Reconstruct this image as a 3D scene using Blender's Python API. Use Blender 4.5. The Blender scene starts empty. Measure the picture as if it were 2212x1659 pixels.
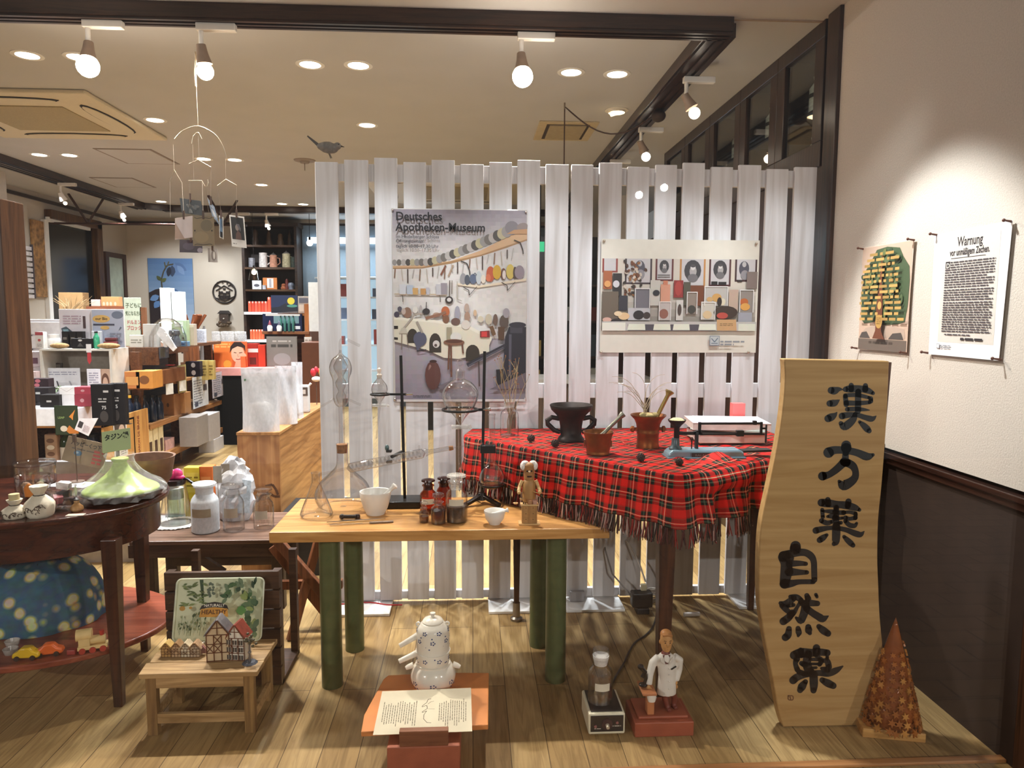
import bpy,math,random
from mathutils import Vector,Matrix
random.seed(7)
S=bpy.context.scene
COL=S.collection
PI=math.pi
#camera, world, lights, exposure
F_PX,EYE=1533.0,1.5
_yaw,_pitch,_roll=(math.radians(a)for a in(3.206,5.564,0.224))
_fw=Vector((math.sin(_yaw)*math.cos(_pitch),math.cos(_yaw)*math.cos(_pitch),-math.sin(_pitch)))
_r0=Vector((math.cos(_yaw),-math.sin(_yaw),0));_u0=_r0.cross(_fw)
_r=_r0*math.cos(_roll)+_u0*math.sin(_roll);_u=-_r0*math.sin(_roll)+_u0*math.cos(_roll)
cam_d=bpy.data.cameras.new('camera');cam=bpy.data.objects.new('camera',cam_d);COL.objects.link(cam)
cam_d.sensor_width=36;cam_d.lens=F_PX/2212*36;cam_d.clip_start=.02
cam.matrix_world=Matrix(((_r.x,_u.x,-_fw.x,0),(_r.y,_u.y,-_fw.y,0),(_r.z,_u.z,-_fw.z,EYE),(0,0,0,1)))
S.camera=cam
S.view_settings.view_transform='Standard';S.view_settings.look='None';S.view_settings.gamma=1
S.view_settings.use_curve_mapping=False
S.view_settings.exposure=0.18
S.cycles.max_bounces=10;S.cycles.transparent_max_bounces=40;S.cycles.sample_clamp_indirect=4
S.cycles.caustics_reflective=False;S.cycles.caustics_refractive=False
W=bpy.data.worlds.new('evening_arcade');S.world=W;W.use_nodes=True
W.node_tree.nodes['Background'].inputs[0].default_value=(1,.98,.96,1);W.node_tree.nodes['Background'].inputs[1].default_value=.16
def ray(x,y):return _fw+_r*((x-1106)/F_PX)-_u*((y-829.5)/F_PX)
def at(x,y,Y=None,Z=None,X=None):
 """where the sight line through a photo pixel meets a plane of the room"""
 d=ray(x,y)
 t=(Z-EYE)/d.z if Z is not None else(Y/d.y if Y is not None else X/d.x)
 return Vector((d.x*t,d.y*t,EYE+d.z*t))
def mpp(Y):return Y/F_PX
CEIL,XR,XL,YB,YF,YW=3.0,1.80,-5.05,11.7,3.59,2.14
def spot(name,loc,tgt,power,ang,blend=.4,col=(1,.86,.7),rad=.03):
 d=bpy.data.lights.new(name,'SPOT');d.energy=power;d.spot_size=math.radians(ang);d.spot_blend=blend;d.color=col;d.shadow_soft_size=rad
 o=bpy.data.objects.new(name,d);COL.objects.link(o);o.location=loc
 o.rotation_euler=(Vector(tgt)-Vector(loc)).to_track_quat('-Z','Y').to_euler();return o
def area(name,loc,tgt,power,sx,sy,col=(1,.9,.78)):
 d=bpy.data.lights.new(name,'AREA');d.energy=power;d.shape='RECTANGLE';d.size=sx;d.size_y=sy;d.color=col
 o=bpy.data.objects.new(name,d);COL.objects.link(o);o.location=loc
 o.rotation_euler=(Vector(tgt)-Vector(loc)).to_track_quat('-Z','Y').to_euler();return o
WARM,NEUT=(1,.95,.88),(.95,1.02,1.09)
BEAM_SPOTS=[(-1.87,3.72),(-1.33,3.72),(.25,3.73)]
for i,(bx,by)in enumerate(BEAM_SPOTS):
 spot('beam_spot_light',(bx,by-.06,2.70),(bx+(.5,.3,.35)[i],2.45,.45),(240,210,560)[i],105,.7,WARM,.035)
for bx,p in((-.45,95),(.25,80),(.95,85),(1.5,60)):
 spot('display_track_light',(bx,2.32,2.95),(bx+.03,YF,1.36),p*.9,40,.6,NEUT,.05)
spot('display_track_light',(.75,2.75,2.95),(1.79,2.62,.85),230,54,.45,NEUT,.04)
DOWN=[(59,119),(170,123),(670,139),(774,141),(1234,156),(1333,160),(335,259),(793,270),(85,334),(150,335),(440,343),(507,345),(565,399),(348,435),(609,440),(655,441)]
for x,y in DOWN:
 p=at(x,y,Z=CEIL)
 spot('downlight_light',(p.x,p.y,CEIL-.03),(p.x,p.y,0),170,110,.7,NEUT,.06)
for X,Y in((-3.4,6.6),(-2.2,8.4),(-.4,7.2),(.6,8.8),(-3.9,9.6),(-.2,5.0)):
 spot('downlight_light',(X,Y,CEIL-.03),(X,Y,0),170,110,.7,NEUT,.06)
for X,Y,tx,ty in((-4.5,8.2,-5.45,9.2),(-4.5,9.6,-5.45,10.6),(-4.2,10.2,-4.6,11.7),(-2.9,10.37,-3.2,11.7),(-3.4,10.37,-3.8,11.7)):
 spot('rear_spot_light',(X,Y,2.78),(tx,ty,1.4),75,80,.6,NEUT,.04)
for X,Z,p in((-5.6,3.4,600),(1.78,2.78,150),(2.05,2.86,150),(6.4,3.0,520)):spot('arcade_lamp',(X,-3.4,Z),(X*.2,3.2,.6),p,80,.8,(1,.97,.94),.035)
#materials
def lin(h):
 h=h.lstrip('#');v=[int(h[i:i+2],16)/255 for i in(0,2,4)]
 return tuple(c/12.92 if c<=.04045 else((c+.055)/1.055)**2.4 for c in v)+(1,)
_mats={}
def _new(name):
 m=bpy.data.materials.new(name);m.use_nodes=True
 return m,m.node_tree.nodes,m.node_tree.links,m.node_tree.nodes['Principled BSDF']
def mat(hexc,rough=.5,metal=0,var=.08,scale=30,bump=0,spec=.5,coat=0):
 """paint, paper, metal ...: one colour with a little procedural mottling"""
 k=(hexc,rough,metal,var,scale,bump,spec,coat)
 if k in _mats:return _mats[k]
 m,n,l,b=_new('surface_'+hexc)
 c=lin(hexc)
 tc=n.new('ShaderNodeTexCoord');nz=n.new('ShaderNodeTexNoise');nz.inputs['Scale'].default_value=scale;nz.inputs['Detail'].default_value=4
 l.new(tc.outputs['Object'],nz.inputs['Vector'])
 r=n.new('ShaderNodeValToRGB');r.color_ramp.elements[0].position=.3;r.color_ramp.elements[1].position=.7
 r.color_ramp.elements[0].color=tuple(x*(1-var)for x in c[:3])+(1,);r.color_ramp.elements[1].color=tuple(min(1,x*(1+var))for x in c[:3])+(1,)
 l.new(nz.outputs['Fac'],r.inputs['Fac']);l.new(r.outputs['Color'],b.inputs['Base Color'])
 b.inputs['Roughness'].default_value=rough;b.inputs['Metallic'].default_value=metal;b.inputs['Specular IOR Level'].default_value=spec;b.inputs['Coat Weight'].default_value=coat
 if bump:
  bp=n.new('ShaderNodeBump');bp.inputs['Strength'].default_value=bump;bp.inputs['Distance'].default_value=.01
  l.new(nz.outputs['Fac'],bp.inputs['Height']);l.new(bp.outputs['Normal'],b.inputs['Normal'])
 _mats[k]=m;return m
def wood(dark,light,axis='x',rough=.45,scale=1.0,spec=.4,knots=0):
 k=('wood',dark,light,axis,rough,scale,knots)
 if k in _mats:return _mats[k]
 m,n,l,b=_new('wood_'+light)
 tc=n.new('ShaderNodeTexCoord');mp=n.new('ShaderNodeMapping')
 sc=[26*scale]*3;sc['xyz'.index(axis)]=1.6*scale;mp.inputs['Scale'].default_value=sc
 l.new(tc.outputs['Object'],mp.inputs['Vector'])
 a=n.new('ShaderNodeTexNoise');a.inputs['Scale'].default_value=1.6;a.inputs['Detail'].default_value=6;a.inputs['Distortion'].default_value=1.2
 l.new(mp.outputs['Vector'],a.inputs['Vector'])
 r=n.new('ShaderNodeValToRGB');r.color_ramp.elements[0].position=.32;r.color_ramp.elements[0].color=lin(dark);r.color_ramp.elements[1].position=.68;r.color_ramp.elements[1].color=lin(light)
 l.new(a.outputs['Fac'],r.inputs['Fac'])
 out=r.outputs['Color']
 if knots:
  v=n.new('ShaderNodeTexWave');v.wave_type='RINGS';v.inputs['Scale'].default_value=5;v.inputs['Distortion'].default_value=9;v.inputs['Detail'].default_value=2;v.inputs['Detail Scale'].default_value=.8
  mp2=n.new('ShaderNodeMapping');s2=[1.5]*3;s2['xyz'.index(axis)]=.5;mp2.inputs['Scale'].default_value=s2
  l.new(tc.outputs['Object'],mp2.inputs['Vector']);l.new(mp2.outputs['Vector'],v.inputs['Vector'])
  mx=n.new('ShaderNodeMix');mx.data_type='RGBA';mx.blend_type='MULTIPLY';
  rr=n.new('ShaderNodeValToRGB');rr.color_ramp.elements[0].color=(.5,.36,.24,1);rr.color_ramp.elements[1].color=(1,1,1,1);rr.color_ramp.elements[1].position=.45
  l.new(v.outputs['Color'],rr.inputs['Fac']);mx.inputs[0].default_value=knots
  l.new(out,mx.inputs[6]);l.new(rr.outputs['Color'],mx.inputs[7]);out=mx.outputs[2]
 l.new(out,b.inputs['Base Color'])
 b.inputs['Roughness'].default_value=rough;b.inputs['Specular IOR Level'].default_value=spec
 bp=n.new('ShaderNodeBump');bp.inputs['Strength'].default_value=.15;bp.inputs['Distance'].default_value=.004
 l.new(a.outputs['Fac'],bp.inputs['Height']);l.new(bp.outputs['Normal'],b.inputs['Normal'])
 _mats[k]=m;return m
def glass(tint='ffffff',edge=.55,base=.06,rough=.02):
 k=('glass',tint,edge,base,rough)
 if k in _mats:return _mats[k]
 m,n,l,b=_new('glass_'+tint);n.remove(b)
 lw=n.new('ShaderNodeLayerWeight');lw.inputs['Blend'].default_value=.5
 pw=n.new('ShaderNodeMath');pw.operation='POWER';pw.inputs[1].default_value=3.2;l.new(lw.outputs['Facing'],pw.inputs[0])
 ma=n.new('ShaderNodeMath');ma.operation='MULTIPLY_ADD';ma.inputs[1].default_value=.75;ma.inputs[2].default_value=base;l.new(pw.outputs[0],ma.inputs[0])
 tr=n.new('ShaderNodeBsdfTransparent');gl=n.new('ShaderNodeBsdfGlossy');gl.inputs['Roughness'].default_value=rough
 r=n.new('ShaderNodeValToRGB');c=lin(tint);r.color_ramp.elements[0].position=.55;r.color_ramp.elements[0].color=c;r.color_ramp.elements[1].color=tuple(x*edge for x in c[:3])+(1,)
 l.new(lw.outputs['Facing'],r.inputs['Fac']);l.new(r.outputs['Color'],tr.inputs['Color'])
 mx=n.new('ShaderNodeMixShader');l.new(ma.outputs[0],mx.inputs[0]);l.new(tr.outputs[0],mx.inputs[1]);l.new(gl.outputs[0],mx.inputs[2])
 l.new(mx.outputs[0],n['Material Output'].inputs[0]);_mats[k]=m;return m
def film(tint='ffffff',op=.25,rough=.25):
 """milky plastic, cellophane, frosted glass: part see-through, part diffuse, glossy"""
 k=('film',tint,op,rough)
 if k in _mats:return _mats[k]
 m,n,l,b=_new('film_'+tint)
 b.inputs['Base Color'].default_value=lin(tint);b.inputs['Roughness'].default_value=rough
 tr=n.new('ShaderNodeBsdfTransparent');mx=n.new('ShaderNodeMixShader')
 nz=n.new('ShaderNodeTexNoise');nz.inputs['Scale'].default_value=14;nz.inputs['Detail'].default_value=3
 ma=n.new('ShaderNodeMath');ma.operation='MULTIPLY_ADD';ma.inputs[1].default_value=.3;ma.inputs[2].default_value=op-.15;l.new(nz.outputs['Fac'],ma.inputs[0])
 l.new(ma.outputs[0],mx.inputs[0]);l.new(tr.outputs[0],mx.inputs[1]);l.new(b.outputs[0],mx.inputs[2]);l.new(mx.outputs[0],n['Material Output'].inputs[0])
 _mats[k]=m;return m
def glow(hexc,strength):
 k=('glow',hexc,strength)
 if k in _mats:return _mats[k]
 m,n,l,b=_new('lamp_'+hexc);b.inputs['Base Color'].default_value=lin(hexc)
 b.inputs['Emission Color'].default_value=lin(hexc);b.inputs['Emission Strength'].default_value=strength;_mats[k]=m;return m
def printed(rough=.45,metal=0):
 """ink, glaze or enamel whose colours are stored face by face"""
 k=('print',rough,metal)
 if k in _mats:return _mats[k]
 m,n,l,b=_new('printed');a=n.new('ShaderNodeVertexColor');a.layer_name='Col'
 nz=n.new('ShaderNodeTexNoise');nz.inputs['Scale'].default_value=40
 mx=n.new('ShaderNodeMix');mx.data_type='RGBA';mx.blend_type='MULTIPLY';mx.inputs[0].default_value=.12
 l.new(a.outputs['Color'],mx.inputs[6]);l.new(nz.outputs['Color'],mx.inputs[7]);l.new(mx.outputs[2],b.inputs['Base Color'])
 b.inputs['Roughness'].default_value=rough;b.inputs['Metallic'].default_value=metal;_mats[k]=m;return m
#mesh builder
class MB:
 def __init__(s):s.v,s.f,s.m,s.c,s.uv=[],[],[],[],{}
 def add(s,vs,fs,mi=0,col=None):
  b=len(s.v);s.v.extend(Vector(v)for v in vs)
  for f in fs:s.f.append([b+i for i in f]);s.m.append(mi);s.c.append(col)
  return s
 def box(s,x0,y0,z0,x1,y1,z1,mi=0,col=None):
  return s.add([(x,y,z)for z in(z0,z1)for y in(y0,y1)for x in(x0,x1)],[(0,2,3,1),(4,5,7,6),(0,1,5,4),(2,6,7,3),(0,4,6,2),(1,3,7,5)],mi,col)
 def obox(s,c,a,b,d,mi=0,col=None):
  c,a,b,d=map(Vector,(c,a,b,d))
  return s.add([c+a*i+b*j+d*k for k in(-1,1)for j in(-1,1)for i in(-1,1)],[(0,2,3,1),(4,5,7,6),(0,1,5,4),(2,6,7,3),(0,4,6,2),(1,3,7,5)],mi,col)
 def bar(s,p,q,w,h,mi=0,up=(0,0,1),col=None):
  p,q=Vector(p),Vector(q);d=(q-p);n=d.normalized();up=Vector(up)
  if abs(n.dot(up))>.98:up=Vector((0,1,0))
  a=n.cross(up).normalized();b=a.cross(n)
  return s.obox((p+q)/2,d/2,a*w/2,b*h/2,mi,col)
 def lathe(s,prof,n=28,o=(0,0,0),mi=0,ax=None,col=None,arc=None):
  o=Vector(o);R=Matrix.Identity(3)if ax is None else Vector((0,0,1)).rotation_difference(Vector(ax)).to_matrix()
  rings=[]
  for r,z in prof:
   if r<1e-6:rings.append([len(s.v)]);s.v.append(o+R@Vector((0,0,z)))
   else:
    rings.append(list(range(len(s.v),len(s.v)+n)))
    s.v.extend(o+R@Vector((r*math.cos(2*PI*i/n),r*math.sin(2*PI*i/n),z))for i in range(n))
  for a,b in zip(rings,rings[1:]):
   for i in range(n):
    j=(i+1)%n
    if len(a)==1 and len(b)==1:continue
    f=[a[0],b[j],b[i]]if len(a)==1 else([a[i],a[j],b[0]]if len(b)==1 else[a[i],a[j],b[j],b[i]])
    s.f.append(f);s.m.append(mi);s.c.append(col)
  return s
 def cyl(s,p,q,ra,rb=None,n=18,mi=0,col=None):
  p,q=Vector(p),Vector(q);L=(q-p).length
  return s.lathe([(0,0),(ra,0),(ra if rb is None else rb,L),(0,L)],n,p,mi,q-p,col)
 def tube(s,pts,r,n=8,mi=0,col=None,closed=False):
  pts=[Vector(p)for p in pts];rs=r if isinstance(r,(list,tuple))else[r]*len(pts);up=None;rings=[];N=len(pts)
  for i,p in enumerate(pts):
   if closed:d=pts[(i+1)%N]-pts[i-1]
   else:d=pts[min(i+1,N-1)]-pts[max(i-1,0)]
   d=d.normalized()if d.length>1e-9 else Vector((0,0,1))
   if up is None:up=Vector((0,0,1))if abs(d.z)<.9 else Vector((1,0,0))
   a=d.cross(up)
   a=a.normalized()if a.length>1e-6 else d.orthogonal().normalized()
   up=a.cross(d)
   rings.append(list(range(len(s.v),len(s.v)+n)))
   s.v.extend(p+(a*math.cos(2*PI*k/n)+up*math.sin(2*PI*k/n))*rs[i]for k in range(n))
  prs=list(zip(rings,rings[1:]))+([(rings[-1],rings[0])]if closed else[])
  for A,B in prs:
   for k in range(n):s.f.append([A[k],A[(k+1)%n],B[(k+1)%n],B[k]]);s.m.append(mi);s.c.append(col)
  if not closed:
   s.f.append(rings[0][::-1]);s.f.append(rings[-1]);s.m+=[mi,mi];s.c+=[col,col]
  return s
 def ring(s,c,R,r,ax=(0,0,1),n=28,k=8,mi=0,col=None):
  Q=Vector((0,0,1)).rotation_difference(Vector(ax)).to_matrix();c=Vector(c)
  return s.tube([c+Q@Vector((R*math.cos(2*PI*i/n),R*math.sin(2*PI*i/n),0))for i in range(n)],r,k,mi,col,True)
 def ball(s,c,rx,ry=None,rz=None,n=18,k=10,mi=0,col=None):
  ry=rx if ry is None else ry;rz=rx if rz is None else rz;b=len(s.v)
  s.lathe([(math.sin(PI*i/k),-math.cos(PI*i/k))if 0<i<k else(0,-1 if i==0 else 1)for i in range(k+1)],n,mi=mi,col=col)
  for i in range(b,len(s.v)):v=s.v[i];s.v[i]=Vector((c[0]+v.x*rx,c[1]+v.y*ry,c[2]+v.z*rz))
  return s
 def prism(s,pts,o,ux,uy,t,mi=0,col=None):
  """2-D outline pts in the frame (o, ux, uy), given thickness along t"""
  o,ux,uy,t=map(Vector,(o,ux,uy,t));n=len(pts)
  A=[o+ux*p[0]+uy*p[1]for p in pts]
  return s.add(A+[a+t for a in A],[list(range(n))[::-1],list(range(n,2*n))]+[[i,(i+1)%n,n+(i+1)%n,n+i]for i in range(n)],mi,col)
 def build(s,name,mats,parent=None,loc=None,rz=0,smooth=.7,bevel=0,recalc=True):
  me=bpy.data.meshes.new(name);me.from_pydata([tuple(v)for v in s.v],[],s.f)
  mats=mats if isinstance(mats,(list,tuple))else[mats]
  for m in mats:me.materials.append(m)
  for p,mi in zip(me.polygons,s.m):p.material_index=mi
  if any(c is not None for c in s.c):
   ca=me.color_attributes.new('Col','FLOAT_COLOR','CORNER')
   for p,c in zip(me.polygons,s.c):
    cc=lin(c)if isinstance(c,str)else(c or(.8,.8,.8,1))
    for li in p.loop_indices:ca.data[li].color=cc
  if s.uv:
   ul=me.uv_layers.new(name='UVMap')
   for L in me.loops:ul.data[L.index].uv=s.uv.get(L.vertex_index,(0,0))
  if recalc:
   import bmesh
   bm=bmesh.new();bm.from_mesh(me);bmesh.ops.recalc_face_normals(bm,faces=bm.faces);bm.to_mesh(me);bm.free()
  if smooth:
   for p in me.polygons:p.use_smooth=True
   me.set_sharp_from_angle(angle=smooth)
  o=bpy.data.objects.new(name,me);COL.objects.link(o)
  if parent:o.parent=parent
  if loc is not None:o.location=loc
  if rz:o.rotation_euler=(0,0,rz)
  if bevel:
   b=o.modifiers.new('edge','BEVEL');b.width=bevel;b.segments=2;b.limit_method='ANGLE';b.angle_limit=.6
  return o
def T(name,label,cat,loc=(0,0,0),rz=0,group=None):
 o=bpy.data.objects.new(name,None);COL.objects.link(o);o.empty_display_size=.05;o.location=loc;o.rotation_euler=(0,0,rz)
 return tag(o,label,cat,group)
def tag(o,label,cat,group=None,kind=None):
 o['label']=label;o['category']=cat
 if group:o['group']=group
 if kind:o['kind']=kind
 return o
def struct(o):o['kind']='structure';return o
def lab(o,t):o['label']=t;return o
def dup(root,loc=None,rz=None,label=None,group=None):
 r=root.copy();COL.objects.link(r)
 if loc is not None:r.location=loc
 if rz is not None:r.rotation_euler=(0,0,rz)
 if label:r['label']=label
 if group:r['group']=group
 for ch in[x for x in bpy.data.objects if x.parent==root]:
  c=ch.copy();COL.objects.link(c);c.parent=r
  for g in[x for x in bpy.data.objects if x.parent==ch]:
   d=g.copy();COL.objects.link(d);d.parent=c
 return r
def text_geo(txt,size,bold=0,align='LEFT',sx=1.0):
 """outline of a line of writing as (verts 2-D, faces)"""
 cu=bpy.data.curves.new('writing','FONT');cu.body=txt;cu.size=size;cu.align_x=align;cu.offset=bold;cu.resolution_u=3;cu.fill_mode='FRONT'
 o=bpy.data.objects.new('writing',cu);COL.objects.link(o)
 dg=bpy.context.evaluated_depsgraph_get();me=bpy.data.meshes.new_from_object(o.evaluated_get(dg))
 vs=[(v.co.x*sx,v.co.y)for v in me.vertices];fs=[list(p.vertices)for p in me.polygons]
 bpy.data.meshes.remove(me);bpy.data.objects.remove(o);bpy.data.curves.remove(cu);return vs,fs
class Pic:
 """flat printed artwork, metres, origin at the lower left; later shapes lie over earlier ones"""
 def __init__(s,o,ux,uy,eps=.00025):
  s.o,s.ux,s.uy=Vector(o),Vector(ux).normalized(),Vector(uy).normalized();s.n=s.ux.cross(s.uy);s.eps=eps;s.k=1;s.mb=MB();s.bend=None
 def P(s,x,y):
  p=s.o+s.ux*x+s.uy*y+s.n*(s.eps*s.k)
  if s.bend:p=p+s.n*s.bend(x,y)
  return p
 def poly(s,pts,col):
  s.mb.add([s.P(*p)for p in pts],[list(range(len(pts)))],0,col);s.k+=1;return s
 def rect(s,x0,y0,x1,y1,col):return s.poly([(x0,y0),(x1,y0),(x1,y1),(x0,y1)],col)
 def ell(s,cx,cy,rx,ry,col,a=0,n=18):
  ca,sa=math.cos(a),math.sin(a)
  return s.poly([(cx+rx*math.cos(t)*ca-ry*math.sin(t)*sa,cy+rx*math.cos(t)*sa+ry*math.sin(t)*ca)for t in(2*PI*i/n for i in range(n))],col)
 def line(s,pts,w,col):
  for(x0,y0),(x1,y1)in zip(pts,pts[1:]):
   L=math.hypot(x1-x0,y1-y0)or 1;nx,ny=-(y1-y0)/L*w/2,(x1-x0)/L*w/2
   s.poly([(x0+nx,y0+ny),(x0-nx,y0-ny),(x1-nx,y1-ny),(x1+nx,y1+ny)],col);s.k-=1
  s.k+=1;return s
 def text(s,t,x,y,h,col,bold=0,align='LEFT',sx=1.0):
  v,f=text_geo(t,h,bold,align,sx);s.mb.add([s.P(x+a,y+b)for a,b in v],f,0,col);s.k+=1;return s
 def words(s,x0,y0,x1,y1,rows,col,fill=.5,seed=1,rag=.2):
  """rows of unreadably small print"""
  R=random.Random(seed);h=(y1-y0)/rows
  for i in range(rows):
   x=x0;end=x1-(x1-x0)*(R.random()*rag if i%4==3 else 0);y=y1-(i+1)*h
   while x<end:
    w=min(h*R.uniform(1,3.4),end-x);s.mb.add([s.P(*p)for p in((x,y+h*.2),(x+w,y+h*.2),(x+w,y+h*(.2+fill)),(x,y+h*(.2+fill)))],[[0,1,2,3]],0,col);x+=w+h*.45
  s.k+=1;return s
 def build(s,name,parent=None,rough=.45,**kw):return s.mb.build(name,printed(rough),parent,smooth=0,recalc=False,**kw)
#the setting
XL=-5.45
DARK=wood('1d0f0a','3a2117','y',.3,1,.5);DARKZ=wood('1d0f0a','3d2418','z',.3,1,.5);DARKX=wood('20120c','3c2519','x',.35)
PAPER_WALL=mat('c9bdae',.85,var=.07,scale=160,bump=.25)
CEILM=mat('bfbdbd',.9,var=.03,scale=3);CREAM=mat('e9e2d6',.6,var=.04);WHITE=mat('f1efec',.5,var=.03)
def floor_mat():
 m,n,l,b=_new('plank_floor');tc=n.new('ShaderNodeTexCoord');mp=n.new('ShaderNodeMapping');mp.inputs['Rotation'].default_value=(0,0,PI/2)
 l.new(tc.outputs['Object'],mp.inputs['Vector'])
 br=n.new('ShaderNodeTexBrick');br.inputs['Scale'].default_value=1;br.inputs['Brick Width'].default_value=1.1;br.inputs['Row Height'].default_value=.13;br.inputs['Mortar Size'].default_value=.0015
 br.inputs['Color1'].default_value=lin('9a7b4c');br.inputs['Color2'].default_value=lin('b89a68');br.inputs['Mortar'].default_value=lin('5a4428');br.inputs['Bias'].default_value=0
 l.new(mp.outputs['Vector'],br.inputs['Vector'])
 m2=n.new('ShaderNodeMapping');m2.inputs['Scale'].default_value=(30,2.2,1);l.new(tc.outputs['Object'],m2.inputs['Vector'])
 nz=n.new('ShaderNodeTexNoise');nz.inputs['Scale'].default_value=1.4;nz.inputs['Detail'].default_value=6;nz.inputs['Distortion'].default_value=1.6;l.new(m2.outputs['Vector'],nz.inputs['Vector'])
 r=n.new('ShaderNodeValToRGB');r.color_ramp.elements[0].position=.34;r.color_ramp.elements[0].color=(.42,.36,.3,1);r.color_ramp.elements[1].position=.62;r.color_ramp.elements[1].color=(1,1,1,1);l.new(nz.outputs['Fac'],r.inputs['Fac'])
 mx=n.new('ShaderNodeMix');mx.data_type='RGBA';mx.blend_type='MULTIPLY';mx.inputs[0].default_value=.55
 l.new(br.outputs['Color'],mx.inputs[6]);l.new(r.outputs['Color'],mx.inputs[7]);l.new(mx.outputs[2],b.inputs['Base Color']);b.inputs['Roughness'].default_value=.42;b.inputs['Specular IOR Level'].default_value=.35
 return m
struct(MB().box(XL-.2,2.05,-.06,2.6,YB+.2,0).build('floor',floor_mat(),smooth=0))
def pave():
 m,n,l,b=_new('paving');tc=n.new('ShaderNodeTexCoord');br=n.new('ShaderNodeTexBrick');br.inputs['Scale'].default_value=1;br.inputs['Brick Width'].default_value=.3;br.inputs['Row Height'].default_value=.15;br.inputs['Mortar Size'].default_value=.006
 br.inputs['Color1'].default_value=lin('7a5638');br.inputs['Color2'].default_value=lin('8e6a48');br.inputs['Mortar'].default_value=lin('3a2a1c')
 l.new(tc.outputs['Object'],br.inputs['Vector']);l.new(br.outputs['Color'],b.inputs['Base Color']);b.inputs['Roughness'].default_value=.7;return m
struct(MB().box(-6,-3,-.08,6,2.05,-.02).build('ground_pavement',pave(),smooth=0))
struct(MB().box(XL-.2,1.95,CEIL,2.6,YB+.2,CEIL+.1).build('ceiling',CEILM,smooth=0))
struct(MB().box(XL-.2,YB,0,2.6,YB+.15,CEIL).build('wall_back',PAPER_WALL,smooth=0))
struct(MB().box(XL-.15,2.6,0,XL,YB,CEIL).build('wall_left',PAPER_WALL,smooth=0))
struct(MB().box(XL,7.3,0,-5.0,8.09,CEIL).build('wall_pier',mat('ddd5cd',.85,var=.04),smooth=0))
struct(MB().box(XR,2.14,.93,XR+.2,3.5,CEIL).build('wall_right',PAPER_WALL,smooth=0))
WAINS=mat('2c1f17',.75,var=.15,scale=12,spec=.2)
wa=struct(MB().box(XR,2.14,0,XR+.2,3.5,.905).build('wall_right_panelling',WAINS,smooth=0))
struct(MB().box(XR-.022,2.14,.893,XR+.02,3.5,.915).box(XR-.012,2.14,.865,XR+.02,3.5,.893).build('trim_1',DARK,smooth=0,bevel=.003))
struct(MB().box(XR-.02,3.5,0,XR+.2,3.62,CEIL).build('trim_2',DARKZ,smooth=0,bevel=.004))
struct(MB().box(XR,3.62,0,XR+.02,9.0,2.27).build('wall_right_boarding',DARKZ,smooth=0))
struct(MB().box(XR,9.0,0,XR+.15,YB,CEIL).build('wall_right_rear',PAPER_WALL,smooth=0))
tag(MB().box(1.55,2.93,0,1.775,3.35,.93).box(1.54,2.92,.93,1.775,3.36,.955).build('low_cabinet',DARKZ,smooth=0,bevel=.004),'dark low cabinet in the corner behind the big inscribed plank','cabinet')
def moulding(name,x0,y0,x1,y1,d=.07):
 mb=MB();mb.box(x0,y0,CEIL-d,x1,y1,CEIL)
 if x1-x0>y1-y0:
  for t in(.08,.42,.72):mb.box(x0,y0+(y1-y0)*t,CEIL-d-.012,x1,y0+(y1-y0)*(t+.16),CEIL-d)
 else:
  for t in(.08,.42,.72):mb.box(x0+(x1-x0)*t,y0,CEIL-d-.012,x0+(x1-x0)*(t+.16),y1,CEIL-d)
 return struct(mb.build(name,DARKX if x1-x0>y1-y0 else DARK,smooth=0))
moulding('trim_3',-4.5,3.67,1.32,3.79);moulding('trim_4',1.20,3.75,1.36,10.3)
moulding('trim_5',-4.62,3.75,-4.45,10.2);moulding('trim_6',-4.3,10.30,1.3,10.44)
struct(MB().prism([(-4.62,10.12),(-4.45,10.12),(-4.15,10.30),(-4.15,10.44),(-4.3,10.44)],(0,0,CEIL-.07),(1,0,0),(0,1,0),(0,0,.07)).build('trim_7',DARKX,smooth=0))
struct(MB().box(1.32,3.69,CEIL-.006,XR,3.705,CEIL).build('trim_8',mat('a08d7c',.7),smooth=0))
struct(MB().box(XL,YB-.03,2.9,1.8,YB,2.94).box(XL,8.1,2.9,XL+.03,YB-.03,2.94).build('trim_9',DARKX,smooth=0))
struct(MB().box(-2.95,3.28,0,-2.06,3.45,2.0).build('trim_10',wood('3a2416','5a3b24','z',.4),smooth=0,bevel=.006))
wn=T('window_1','large display window of the shop seen from the pavement','window');wn['kind']='structure'
del wn['category'];del wn['label']
FRM=wood('2a170d','4e2e1b','z',.35)
mb=MB().box(-3.2,2.06,-.06,2.0,2.16,-.012).box(1.80,2.04,-.05,1.93,2.145,3.1).box(-3.2,2.06,3.05,2.0,2.16,3.15)
struct(mb.build('window_frame',FRM,wn,smooth=0,bevel=.004))
struct(MB().box(-3.2,2.165,0,1.80,2.195,.012).build('window_sill',wood('8a5c36','b07a4a','x',.4),wn,smooth=0,bevel=.003))
struct(MB().box(-3.2,2.122,-.012,1.80,2.13,3.05).build('window_glass',glass('fbfbfa',.8,.035,.0),wn,smooth=0))
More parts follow.
